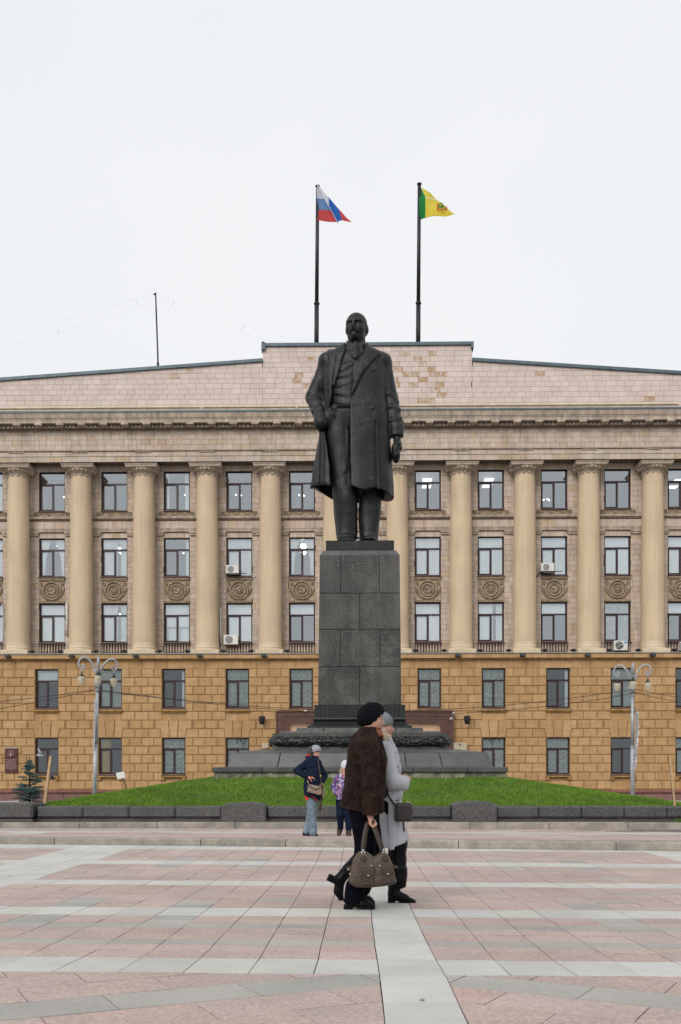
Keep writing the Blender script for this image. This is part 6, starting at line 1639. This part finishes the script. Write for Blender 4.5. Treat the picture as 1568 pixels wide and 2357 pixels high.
def flagsheet(mb, poly, y, mi, wav=.12, n=7):
    """quad (4 corners) subdivided and rippled; a b along the top, d c along the bottom"""
    a, b, c, d = [Vector((fx(p[0]), 0, fz(p[1]))) for p in poly]; o = len(mb.v); vs = []
    for i in range(n+1):
        for j in range(n+1):
            u, v = i/n, j/n; p = (a.lerp(b, u)).lerp(d.lerp(c, u), v)
            vs.append((p.x, YF-.12+y+wav*math.sin(p.x*2.2+p.z*2.6)+wav*.5*math.sin(p.x*4.1-p.z*3), p.z))
    mb.add(vs, [(i*(n+1)+j, (i+1)*(n+1)+j, (i+1)*(n+1)+j+1, i*(n+1)+j+1) for i in range(n) for j in range(n)], mi, True)
fb = MB()
flagsheet(fb, [(216,108),(252,150),(292,220),(217,212)], 0, 0, .05); flagsheet(fb, [(217,212),(292,220),(345,325),(218,308)], 0, 2, .05); flagsheet(fb, [(218,308),(345,325),(396,425),(218,404)], 0, 3, .05)
flagsheet(fb, [(214,108),(236,124),(320,290),(326,322)], -.3, 0, .05); flagsheet(fb, [(236,124),(322,228),(328,300),(320,290)], -.3, 0, .05)
flagsheet(fb, [(320,285),(328,300),(412,462),(410,471)], -.3, 0, .04); flagsheet(fb, [(322,228),(412,332),(442,434),(408,440)], -.3, 1, .05); flagsheet(fb, [(322,228),(412,445),(402,455),(322,296)], -.29, 1, .05)
flagsheet(fb, [(412,332),(470,400),(530,453),(442,434)], -.3, 3, .05)
o = fb.build('flag', [M['f_white'], M['f_blue'], M['f_pale'], M['f_red']]); tag(o, 'folded white, blue and red striped flag blowing right from its pole', 'flag')
fb = MB()
flagsheet(fb, [(1126,106),(1148,114),(1184,200),(1128,200)], 0, 0); flagsheet(fb, [(1128,200),(1184,200),(1184,398),(1128,403)], 0, 0)
flagsheet(fb, [(1148,114),(1235,180),(1290,228),(1184,206)], -.05, 1); flagsheet(fb, [(1184,206),(1290,228),(1448,358),(1184,398)], 0, 1); flagsheet(fb, [(1190,300),(1448,356),(1350,376),(1184,398)], 0.02, 1, .1)
o = fb.build('flag', [M['f_green'], M['f_yellow']]); tag(o, 'green and yellow flag with a small red and green emblem', 'flag')
eb = MB()
def ey(x, z): return YF-.12+.12*math.sin(x*2.2+z*2.6)+.06*math.sin(x*4.1-z*3)
def epatch(pts, mi, lift):
    v = []
    for a, b in pts:
        x, z = fx(a), fz(b); v.append((x, ey(x, z)-lift, z))
    eb.add(v, [tuple(range(len(v)))], mi)
epatch([(1290,258),(1300,262),(1298,322),(1286,326)], 0, .07); epatch([(1366,290),(1376,296),(1376,316),(1362,318)], 0, .07); epatch([(1284,316),(1330,322),(1376,308),(1374,320),(1330,330),(1286,326)], 0, .08)
epatch([(1303,270),(1312,270),(1312,304),(1303,304)], 1, .07); epatch([(1303,296),(1352,292),(1352,304),(1303,306)], 1, .075); epatch([(1322,268),(1330,270),(1330,300),(1322,300)], 1, .07); epatch([(1340,278),(1347,282),(1347,298),(1340,298)], 1, .07); epatch([(1300,262),(1320,258),(1350,282),(1344,284),(1320,266)], 1, .08)
eb.build('emblem', [M['f_red'], M['f_green']], o, world=False)
# ---------------------------------------------------------------- roof aerial
YM2 = 64.0; xa, xb_ = PX(364.5, YM2), PX(358.5, YM2)
t = thing('roof_aerial', 'thin metal aerial mast with wires on the left slope of the roof', 'aerial', (xa, YM2, PZ(846, YM2)))
m_ = MB(); m_.tube([(xa, YM2, PZ(850, YM2)), (PX(363, YM2), YM2, PZ(800, YM2)), (PX(359.5, YM2), YM2, PZ(705, YM2))], .05, 8); m_.tube([(PX(359.5, YM2), YM2, PZ(705, YM2)), (xb_, YM2, PZ(670, YM2))], .045, 8); m_.tube([(xa, YM2, PZ(850, YM2)), (PX(363.7, YM2), YM2, PZ(832, YM2))], .08, 8); m_.build('mast', M['pole'], t)
m_ = MB(); m_.bbox(PX(353.5, YM2), PX(359.5, YM2), YM2-.06, YM2+.06, PZ(675, YM2), PZ(672, YM2), .02); m_.build('camera_head', M['pole'], t)
M['wire_faint'] = mat('wire_faint', (.55,.56,.58), .6, None, None, None)
m_ = MB()
def wire(pts, r, Y): m_.tube([(PX(a, Y), Y, PZ(b, Y)) for a, b in pts], r, 4, caps=False)
wire([(0,771),(130,735),(250,703),(357,672)], .003, YM2); wire([(0,795),(130,760),(250,725),(358,690)], .003, YM2); wire([(359,672),(420,698),(560,748),(720,795)], .003, YM2); wire([(359,690),(420,718),(560,765),(640,790)], .003, YM2)
for a, b, c_, d in ((312,688,321,701),(400,687,397,701),(566,745,554,759),(131,750,137,768)): wire([(a,b),(c_,d)], .010, YM2)
m_.build('aerial_wire', M['wire_faint'], t)
# ================================================================ street lamps
M['silver'] = mat('silver', (.42,.44,.47), .5, (3,.3), (40,.3), (30,.3), metal=.15)
M['globe'] = bpy.data.materials.new('globe'); M['globe'].use_nodes = True
b = M['globe'].node_tree.nodes['Principled BSDF']; b.inputs['Base Color'].default_value = (.86,.78,.62,1); b.inputs['Transmission Weight'].default_value = .35; b.inputs['Roughness'].default_value = .25; b.inputs['IOR'].default_value = 1.1; b.inputs['Alpha'].default_value = .65
def lamp_parts():
    """local metres: post axis at origin; returns list of (name, MB, material, sub)"""
    H = 5.72; out = []
    p = MB(); p.tube([(0,0,0),(0,0,.12)], [.13,.10], 14); p.tube([(0,0,.1),(0,0,2.3)], [.082,.078], 14); p.tube([(0,0,2.3),(0,0,4.35)], [.070,.060], 14); p.tube([(0,0,2.27),(0,0,2.33)], .088, 14)
    out.append(('post', p, 'silver'))
    p = MB(); p.lathe([(.06,4.3),(.075,4.36),(.10,4.39),(.115,4.42),(.10,4.44),(.06,4.47),(.085,4.55),(.075,4.75),(.06,4.84),(.10,4.86),(.06,4.90),(.05,5.3),(.07,5.45),(.05,5.55),(.055,5.62),(.03,5.70),(.0,5.74)], 12)
    for q in range(10):
        a = q*math.pi/5; p.tube([(.08*math.cos(a), .08*math.sin(a), 4.49), (.075*math.cos(a), .075*math.sin(a), 4.8)], [.022,.014], 5)
    for q in range(4):
        a = q*math.pi/2; p.tube([(.05*math.cos(a), .05*math.sin(a), 5.05), (.14*math.cos(a), .14*math.sin(a), 5.15), (.2*math.cos(a), .2*math.sin(a), 5.17), (.19*math.cos(a), .19*math.sin(a), 5.12)], [.03,.022,.018,.012], 6)
    out.append(('finial', p, 'silver'))
    prof = [(.07,5.05),(.13,5.25),(.24,5.45),(.38,5.60),(.52,5.65),(.64,5.60),(.715,5.48),(.72,5.35),(.665,5.24),(.58,5.20),(.52,5.26),(.52,5.34),(.57,5.38),(.615,5.35),(.61,5.29),(.575,5.285)]
    for q in range(4):
        a = q*math.pi/2+.35*(q % 2)*0+.12; ca_, sa_ = math.cos(a), math.sin(a)
        P = [(r*ca_, r*sa_, z) for r, z in prof]
        P2 = [P[0]]
        for i in range(len(P)-1):
            A0, A1, A2, A3 = [Vector(P[max(0, min(len(P)-1, i+e))]) for e in (-1,0,1,2)]
            for u in (.33, .66, 1):
                P2.append(.5*((2*A1)+(A2-A0)*u+(2*A0-5*A1+4*A2-A3)*u*u+(3*A1-A0-3*A2+A3)*u**3))
        n_ = len(P2); arm = MB(); arm.tube(P2, [.045-.027*i/n_ for i in range(n_)], 8); x, y = .60*ca_, .60*sa_
        arm.tube([(x,y,5.21),(x,y,5.10)], [.018,.022], 8); arm.ell((x,y,5.13), (.032,.032,.02), 8, 5)
        out.append(('arm', arm, 'silver'))
        c_ = MB(); c_.lathe([(.015,5.10),(.03,5.06),(.045,4.98),(.07,4.955),(.115,4.945),(.125,4.925),(.11,4.915)], 16, (x, y, 0)); out.append(('lamp_cap', c_, 'black'))
        g = MB(); g.lathe([(.11,4.92),(.135,4.87),(.14,4.81),(.125,4.73),(.095,4.65),(.05,4.585),(.002,4.565)], 18, (x, y, 0)); out.append(('globe', g, 'globe'))
        b_ = MB(); b_.lathe([(.03,4.92),(.045,4.84),(.03,4.76),(.001,4.74)], 8, (x, y, 0)); out.append(('bulb', b_, 'white'))
    return out
def street_lamp(xd, Y, zb_, s, rz, lab):
    t = thing('street_lamp', lab, 'street lamp', (PX(xd, Y), Y, zb_), rz, 'ornate four-armed street lamps')
    t.scale = (s, s, s); return t
LP = lamp_parts(); lm = [(n_, m_.mesh(n_, M[k_])) for n_, m_, k_ in LP]
Yl1, Yl2 = 38.0, 41.0; zl1, zl2 = .28, .32
s1 = (PZ(1508, Yl1)-zl1)/5.74; s2 = (PZ(1527, Yl2)-zl2)/5.74
t1 = street_lamp(217, Yl1, zl1, s1, .15, 'silver street lamp with four hanging globes left of the monument'); t1.rotation_euler = (0, math.radians(1.6), .15)
for n_, me in lm: link(n_, me, t1, None, False)
t2 = street_lamp(1456, Yl2, zl2, s2, -.35, 'silver street lamp with a strip of tinsel down its post, right of the monument')
for n_, me in lm: link(n_, me, t2, None, False)
# tinsel strip hanging on the right post, and tinsel round the left one
M['tinsel'] = mat('tinsel', (.55,.55,.60), .35, (40,.5), None, None, metal=.5)
def tinsel(pts, r, Y, lab, n):
    m_ = MB(); P = [Vector((PX(a, Y), Y-.12, PZ(b, Y))) for a, b in pts]; rr = random.Random(2)
    for i in range(n):
        u = rr.random()*(len(P)-1); k = min(int(u), len(P)-2); p = P[k].lerp(P[k+1], u-k); v = Vector((rr.gauss(0,1), rr.gauss(0,.5), rr.gauss(0,1))).normalized()*r; w_ = v.cross(Vector((0,1,0)))*.35
        m_.add([p-v*.3, p+v, p+w_], [(0,1,2)])
    tag(m_.build('tinsel', M['tinsel'], kind=None), lab, 'tinsel')
tinsel([(1464,1640),(1466,1680),(1461,1740),(1457,1775)], .10, Yl2, 'silver tinsel strip hanging down the right street lamp post', 700)
tinsel([(220,1610),(220,1660),(219,1700),(218,1725)], .05, Yl1, 'silver tinsel wound round the left street lamp post', 500)
# overhead garland cables
def cable(pts, lab, r=.011):
    m_ = MB(); m_.tube(bez([(PX(a, Y), Y, PZ(b, Y)) for a, b, Y in pts], 30), r, 5); tag(m_.build('overhead_cable', M['cable']), lab, 'cable', 'cables strung between the lamps')
cable([(220,1586,Yl1-.08),(700,1648,39),(1000,1658,40),(1456,1588,Yl2-.08)], 'upper thin cable sagging between the two street lamps')
cable([(220,1588,Yl1-.08),(700,1650,39),(1030,1672,40),(1456,1598,Yl2-.08)], 'lower thin cable sagging between the two street lamps')
cable([(-120,1622,36),(60,1612,37),(217,1586,Yl1-.08)], 'cable leaving the frame on the left, upper of two')
cable([(-120,1650,36),(60,1622,37),(217,1588,Yl1-.08)], 'cable leaving the frame on the left, lower of two')
cable([(1457,1586,Yl2-.08),(1540,1606,41),(1700,1624,42)], 'cable leaving the frame on the right, upper of two')
cable([(1457,1594,Yl2-.08),(1540,1616,41),(1700,1640,42)], 'cable leaving the frame on the right, lower of two')
# ================================================================ blue spruce
YS = 23.5; xs_ = PX(68, YS); zs_ = PZ(1850, YS); hs = PZ(1738, YS)-zs_
M['needles'] = mat('needles', [(.065,.14,.145),(.10,.19,.20),(.045,.10,.10),(.13,.23,.24)], .7, None, None, None, spec=.2)
M['bark'] = mat('bark', (.045,.03,.02), .9, (20,.3), None, None)
sp = thing('spruce_tree', 'small blue spruce growing behind the low wall at the left', 'spruce', (xs_, YS, zs_-.1))
m_ = MB(); m_.tube([(xs_, YS, zs_-.1), (xs_, YS, zs_+hs*.95)], [.03,.008], 7); nb = []
rr = random.Random(15); NV = []; NF = []
def needles_on(a, b, n, L):
    d = (b-a); dl = d.length; d.normalize()
    for i in range(n):
        t = rr.random(); p = a.lerp(b, t); v = Vector((rr.gauss(0,1), rr.gauss(0,1), rr.gauss(0,1))); v = (v-d*v.dot(d)).normalized(); q = p+(v*.8+d*.7)*L*rr.uniform(.7,1.1); s = v.cross(d)*.0032
        o = len(NV); NV.extend([p-s, p+s, q]); NF.append((o, o+1, o+2))
for k in range(95):
    f_ = rr.random()**1.15; z = zs_+hs*(.05+.86*f_); R = (.37*(1-f_)**.8+.04)*min(1, .55+f_*3.2)
    a = k*2.4+rr.uniform(-.3,.3); r_ = R*rr.uniform(.6,1.12)
    s0 = Vector((xs_, YS, z)); e = Vector((xs_+r_*math.cos(a), YS+r_*math.sin(a), z+r_*rr.uniform(-.15,.45))); m_.tube([s0, e], [.007,.003], 4, caps=False)
    needles_on(s0.lerp(e, .2), e, int(500*r_/.3)+60, .022)
    for u in (.3,.45,.6,.75,.9):
        for sgn in (-1, 1):
            b0 = s0.lerp(e, u); e2 = b0+Vector((math.cos(a+sgn*.9), math.sin(a+sgn*.9), rr.uniform(-.1,.4)))*r_*.40*(1.25-u*.6); needles_on(b0, e2, 70, .020)
needles_on(Vector((xs_, YS, zs_+hs*.8)), Vector((xs_, YS, zs_+hs)), 160, .04)
m_.build('trunk', M['bark'], sp); me = raw_mesh('needles', np.array([tuple(v) for v in NV]), np.array(NF), M['needles']); nn = link('foliage', me, sp); 
# ================================================================ stakes, small sign, rubble
M['wood'] = mat('wood', (.50,.34,.19), .8, (8,.2), (60,.1), None); M['wood_dark'] = mat('wood_dark', (.09,.07,.06), .9, (8,.3), None, None)
def stake(a, b, Y, lab, w_=.03):
    ax__, az__ = PX(a[0], Y), PZ(a[1], Y); bx__, bz__ = PX(b[0], Y), PZ(b[1], Y); m_ = MB()
    p, q = Vector((ax__, Y, az__-.3)), Vector((bx__, Y, bz__)); d = (q-p).normalized(); s = d.cross(Vector((0,1,0)))*w_; n_ = Vector((0,1,0))*w_*.8
    m_.add([p-s-n_, p+s-n_, p+s+n_, p-s+n_, q-s-n_, q+s-n_, q+s+n_, q-s+n_], [(0,1,5,4),(2,3,7,6),(4,5,6,7),(0,3,2,1)], 0); m_.add([p-s-n_, p-s+n_, q-s+n_, q-s-n_, p+s-n_, p+s+n_, q+s+n_, q+s-n_], [(3,2,1,0),(4,5,6,7)], 1)
    tag(m_.build('wooden_stake', [M['wood'], M['wood_dark']]), lab, 'stake', 'wooden stakes in the lawn')
stake((98.5,1856),(117,1740), 22.6, 'pale wooden stake leaning beside the little blue spruce'); stake((1556,1852),(1541,1739), 22.6, 'wooden stake leaning at the far right edge behind the low wall', .022)
YSG = 30.0; t = thing('small_sign', 'small white paper notice tilted on a thin stick in the lawn', 'sign', (PX(297, YSG), YSG, PZ(1832, YSG)))
m_ = MB(); m_.tube([(PX(299, YSG), YSG, PZ(1838, YSG)), (PX(279, YSG), YSG, PZ(1776, YSG))], .018, 6); m_.build('stick', M['wood_dark'], t)
m_ = MB(); m_.slab([(PX(271, YSG), PZ(1793.5, YSG)), (PX(289, YSG), PZ(1790, YSG)), (PX(286.5, YSG), PZ(1775.5, YSG)), (PX(267.5, YSG), PZ(1779, YSG))], YSG-.04, YSG-.03); m_.build('notice', M['white'], t)
for a, b, Y, h_, lab in ((-60, 62, 43, 1843.5, 'low pale concrete slab lying behind the low wall at far left'), (104, 175, 43, 1844.5, 'flat pale concrete slab beyond the lawn near the spruce'), (1415, 1480, 43, 1845, 'flat concrete slab behind the right street lamp'), (1478, 1640, 42, 1843, 'long pale concrete slab beyond the lawn at far right')):
    z = PZ(h_, Y); m_ = MB(); xa, xb_ = PX(a, Y), PX(b, Y); m_.slab([(xa, .0), (xb_, .0), (xb_, z-.05), ((xa+xb_)/2+.3, z), (xa, z-.06)], Y, Y+1.6, .02); tag(m_.build('concrete_slab', M['concrete']), lab, 'slab', 'concrete slabs beyond the lawn')
tuf = MB(); rr = random.Random(1)
for i in range(260):
    a = rr.random()*6.28; p = Vector((PX(1566, YG)+rr.gauss(0,.05), YG+.02+rr.gauss(0,.03), tz(YG)+rr.uniform(.03,.2))); v = Vector((math.cos(a), math.sin(a), rr.uniform(.2,1)))*.03; s = v.cross(Vector((0,0,1)))*.3; tuf.add([p-s, p+s, p+v], [(0,1,2)])
tag(tuf.build('weed', M['grass'], kind='stuff'), 'small green weed growing at the foot of the low wall, far right', 'weed')
# ================================================================ pigeons
M['feather'] = mat('feather', (.10,.105,.12), .7, (30,.4), None, None); M['feather_pale'] = mat('feather_pale', (.50,.52,.56), .7, (30,.3), None, None)
def pigeon(x, y, Y, s, heading, roll, flap, m, lab):
    t = thing('pigeon', lab, 'pigeon', (PX(x, Y), Y, PZ(y, Y)), 0, 'pigeons in flight'); t.rotation_euler = (roll, 0, heading); t.scale = (s, s, s)
    V = Vol((-.2,-.09,-.09), (.22,.09,.1), .008); V.add(E((0,0,0), (.11,.045,.045))); V.add(E((.105,0,.022), (.03,.025,.026)), .04); V.add(C((.13,0,.018), (.158,0,.008), .009, .003), .01); V.add(E((-.14,0,-.005), (.06,.035,.010)), .03)
    smesh(V, 'body', M[m], t)
    for sg in (-1, 1):
        w_ = MB(); n = 8; top = []
        for i in range(n+1):
            u = i/n; yv = sg*(.03+.30*u*math.cos(flap*u)); zv = .02+.30*u*math.sin(flap)*u**.5; c0 = .06-.02*u; c1 = -.07+.02*u-(.05*math.sin(u*9)**2 if u > .5 else 0); k = (1-u**3)
            top += [(c0*k+.0-(.09*u*u), yv, zv), (c1*k-.10*u*u, yv, zv-.008)]
        bot = [(a, b_, c_-.006) for a, b_, c_ in top]; w_.add(top+bot, [(2*i, 2*i+2, 2*i+3, 2*i+1) for i in range(n)]+[(2*(n+1)+2*i, 2*(n+1)+2*i+1, 2*(n+1)+2*i+3, 2*(n+1)+2*i+2) for i in range(n)], 0, True)
        w_.build('wing', M[m], t, world=False)
pigeon(28, 1741, 34, 1.05, math.radians(-65), .35, .12, 'feather', 'dark pigeon gliding with spread wings in front of the red plaque')
pigeon(93, 1739, 34, .8, math.radians(20), -.5, .9, 'feather_pale', 'white and grey pigeon flapping above the blue spruce')
pigeon(121, 1791, 34, .85, math.radians(25), .3, .75, 'feather', 'dark pigeon flying with raised wings right of the spruce')
# ================================================================ things fixed on the building
M['lens'] = mat('lens', (.05,.055,.06), .15, None, None, None)
fl = MB(); fl.bbox(-.17, .17, -.16, .10, -.09, .07, .03); fl2 = MB(); fl2.box(-.13, .13, -.175, -.158, -.06, .04)
flm, flm2 = fl.mesh('housing', M['pole']), fl2.mesh('lens', M['lens'])
for k in range(0, 12):
    x = colx(k)-.30; 
    if k == 11: x = colx(10)+2
    u, v = proj(x, YL-.4, zl_top-.15)
    if 728 < u < 930: continue
    side = 'left' if u < 784 else 'right'; ordn = ['first','second','third','fourth','fifth','sixth'][int(k if k < 6 else 11-k)]
    t = thing('floodlight', f'{ordn} wide black floodlight on the tan ledge under the columns, counting from the {side} edge', 'floodlight', (x, YL-.42, zl_top-.17), 0, 'wide floodlights along the ledge')
    link('housing', flm, t, None, False); link('lens', flm2, t, None, False)
sm_ = MB(); sm_.bbox(-.16, .16, -.1, .12, -.07, .08, .05); sm_.box(-.03, .03, -.02, .02, -.16, -.05); smm = sm_.mesh('housing', M['black'])
nm = ['first','second','third','fourth','fifth','sixth','seventh','eighth','ninth','tenth','eleventh']
for k in range(0, 11):
    for s in (-1, 1):
        x = colx(k)+s*1.12; u, v = proj(x, YL-.1, zl_top+.1)
        if 725 < u < 930 or not -15 < u < 1580: continue
        t = thing('spotlight', f'small black spotlight at the {"left" if s < 0 else "right"} foot of the {nm[k]} column from the left', 'spotlight', (x, YC-.75, zl_top+.17), 0, 'small spotlights at the column feet'); link('housing', smm, t, None, False)
# air conditioners
M['ac'] = mat('ac', (.66,.66,.63), .5, (2,.12), None, None); M['ac_dark'] = mat('ac_dark', (.12,.12,.125), .6, None, None, None)
def aircon(xd, yd, wd, ht, kind, lab, bracket=True):
    Y = YW-.35; x, z = PX(xd, Y), PZ(yd, Y); w_, h_ = wd/36.3, ht/36.3
    t = thing('air_conditioner', lab, 'air conditioner', (x, Y, z), 0, 'air conditioners on the front')
    m_ = MB(); m_.bbox(-w_/2, w_/2, -.16, .16, -h_/2, h_/2, .02); m_.build('casing', M['ac'], t, None, False)
    cx__ = -w_*.12; r = h_*.40; m_ = MB()
    m_.add([(cx__+r*math.cos(a*.2618), -.164, r*math.sin(a*.2618)) for a in range(24)], [tuple(range(24))]); m_.build('fan_opening', M['ac_dark'], t, None, False)
    m_ = MB()
    if kind == 'round':
        for q in range(3):
            a = q*2.094; m_.tube([(cx__, -.17, 0), (cx__+r*.85*math.cos(a), -.17, r*.85*math.sin(a))], [.05,.11], 6)
        m_.ell((cx__, -.175, 0), (.07,.02,.07), 10, 5)
    else:
        for q in range(7): m_.box(cx__-r, cx__+r, -.172, -.166, -r+2*r*q/6.5, -r+2*r*q/6.5+.012)
        for q in (2, 4): m_.tube([(cx__+r*q/4*math.cos(a*.5236), -.168, r*q/4*math.sin(a*.5236)) for a in range(13)], .008, 4)
    m_.build('fan_grille', M['ac' if kind != 'round' else 'grey'], t, None, False)
    if bracket:
        m_ = MB(); 
        for s in (-1, 1): m_.box(s*w_*.35-.02, s*w_*.35+.02, -.2, .4, -h_/2-.05, -h_/2-.005)
        m_.box(-w_*.55, w_*1.1, -.22, -.18, -h_/2-.04, -h_/2-.0); m_.build('bracket', M['pole'], t, None, False)
    return t
aircon(535.5, 1310.5, 29.5, 19, 'g', 'square-grilled air conditioner on the ledge of a middle-storey window, left half')
t = aircon(532, 1472.5, 33, 22, 'g', 'pale air conditioner just above the ledge, in the same bay as the left one', False)
aircon(1260, 1308.5, 30, 19, 'g', 'air conditioner on a middle-storey window ledge, right half')
t = aircon(1428, 1488, 31, 22.5, 'round', 'white air conditioner with round black fan standing over the balusters at right', False)
m_ = MB(); m_.box(.2, .38, -.172, -.166, .14, .24); m_.build('blue_label', mat('label_blue', (.02,.25,.55), .5, None, None, None), t, None, False)
aircon(1569, 1490, 8, 20, 'g', 'air conditioner cut off by the right edge of the picture', False)
# loose white cable ducts
def duct(pts, r, lab, m='white', sh=''):
    m_ = MB(); m_.tube([(PX(a, YW-.06), YW-.06, PZ(b, YW-.06)) for a, b in pts], r, 6); tag(m_.build('cable_duct', M[m]), lab, 'cable duct', 'ducts and pipes on the wall')
duct([(154.5,1387),(154.5,1463)], .05, 'straight white duct beside the second column from the left')
duct([(507.5,1398),(507.5,1455),(512,1500),(514,1512)], .06, 'thick white duct beside the fourth column from the left')
duct([(509,1396),(514,1380),(530,1362),(560,1345),(584,1328),(588,1325)], .018, 'thin white hose curving over the relief panel under an air conditioner')
duct([(3,1380),(7,1400),(8,1440),(5,1490)], .022, 'thin white pipe beside the first column at the left edge')
duct([(1244,1318),(1238,1324),(1236,1331)], .03, 'short dark pipe under the right air conditioner', 'pole')
m_ = MB(); m_.tube([(XL, YW-.25, PZ(1481.5, YW-.25)), (XR, YW-.25, PZ(1481.5, YW-.25))], .012, 5); tag(m_.build('safety_cable', M['cable']), 'thin dark cable stretched along the columns just above their feet', 'cable')
# wall lanterns, cameras, plaques
def lantern(xd, yd, lab):
    Y = YL-.3; t = thing('wall_lantern', lab, 'lantern', (PX(xd, Y), Y, PZ(yd, Y)), 0, 'black wall lanterns beside the portal'); m_ = MB()
    m_.lathe([(.12,-.22),(.17,.0),(.19,.16),(.18,.24),(.12,.28)], 6, smooth=False); m_.lathe([(.0,-.30),(.05,-.26),(.12,-.22)], 6)
    for q in range(6): m_.tube([(.125*math.cos(q*1.047), .125*math.sin(q*1.047), -.22), (.195*math.cos(q*1.047), .195*math.sin(q*1.047), .2)], .018, 5)
    m_.box(-.04, .04, .1, .32, .0, .1); m_.build('cage', M['black'], t, None, False)
    m_ = MB(); m_.ell((0,0,-.33), (.05,.05,.045), 8, 6); m_.build('lamp', M['white'], t, None, False)
lantern(603, 1658, 'black wall lantern left of the dark red portal'); lantern(1075.5, 1658, 'black wall lantern right of the dark red portal')
def camera_(xd, yd, an, lab):
    Y = YL-.5; m_ = MB(); m_.bbox(-.09, .09, -.035, .035, -.035, .035, .015); m_.tube([(0,0,-.02),(.02,.1,-.09),(.02,.3,-.09)], .015, 5); o = m_.build('security_camera', M['white'], None, (PX(xd, Y), Y, PZ(yd, Y))); o.rotation_euler = (0, an, -.5); tag(o, lab, 'security camera', 'white security cameras by the portal')
camera_(1043.5, 1642, -.6, 'upper white security camera on the right side of the portal'); camera_(1038.5, 1654, -.4, 'lower white security camera on the right side of the portal'); camera_(703, 1636, -.3, 'small white security camera above the portal, left of the pedestal')
M['plaque_red'] = mat('plaque_red', (.085,.022,.020), .35, (4,.25), (60,.2), None); M['engrave'] = mat('engrave', (.36,.25,.23), .7, None, None, None); M['plaque_beige'] = mat('plaque_beige', (.42,.36,.25), .6, (4,.1), None, None)
Y = YL-.08; t = thing('memorial_plaque', 'dark red granite memorial plaque with engraved portrait and text, far left', 'plaque', (PX(26, Y), Y, PZ(1779, Y)))
m_ = MB(); m_.bbox(PX(11.5, Y), PX(40.5, Y), Y, Y+.1, PZ(1779, Y), PZ(1722.5, Y), .01); m_.build('slab', M['plaque_red'], t); m_ = MB(); m_.box(PX(11, Y), PX(41, Y), Y-.02, Y+.1, PZ(1722, Y), PZ(1719.5, Y)); m_.build('top_ledge', M['concrete'], t)
m_ = MB(); cx__, cz__ = PX(25, Y), PZ(1734.5, Y)
for r in (.19, .15): m_.tube([(cx__+r*math.cos(a), Y-.005, cz__+r*math.sin(a)) for a in [math.radians(-40+q*13) for q in range(21)]], .012, 4)
m_.ell((cx__, Y-.002, cz__+.01), (.06,.008,.08), 8, 5); m_.ell((cx__, Y-.002, cz__-.12), (.12,.008,.06), 8, 5); m_.build('portrait_relief', M['engrave'], t)
m_ = MB(); rr = random.Random(6)
for i in range(13):
    z = PZ(1747.5+i*1.95, Y); wl_ = .33 if i not in (2, 12) else .14; x = PX(25.5, Y)-wl_
    while x < PX(25.5, Y)+wl_: L = rr.uniform(.03,.075); m_.box(x, x+L, Y-.006, Y+.0, z, z+.020); x += L+.018
m_.build('engraved_text', M['engrave'], t)
Y = YL-.3; t = thing('office_sign', 'beige official nameplate with a small eagle emblem right of the monument steps', 'sign', (PX(1060, Y), Y, PZ(1727, Y)))
m_ = MB(); m_.bbox(PX(1043.5, Y), PX(1075, Y), Y, Y+.08, PZ(1735, Y), PZ(1709.5, Y), .01); m_.build('plate', M['plaque_beige'], t)
m_ = MB(); ex, ez = PX(1058.5, Y), PZ(1715, Y)
m_.ell((ex, Y-.002, ez), (.035,.01,.06), 8, 5)
for s in (-1, 1): m_.ell((ex+s*.06, Y-.002, ez+.02), (.05,.01,.03), 8, 5, rot=Matrix.Rotation(-s*.7, 3, 'Y')); m_.ell((ex+s*.025, Y-.002, ez+.075), (.016,.01,.022), 6, 4)
m_.build('eagle_emblem', mat('ink', (.10,.09,.11), .7, None, None, None), t)
Y = YL-.3; m_ = MB(); m_.bbox(PX(603, Y), PX(618, Y), Y, Y+.08, PZ(1722, Y), PZ(1710, Y), .01); tag(m_.build('office_sign', M['plaque_beige']), 'small beige nameplate just left of the monument steps', 'sign')
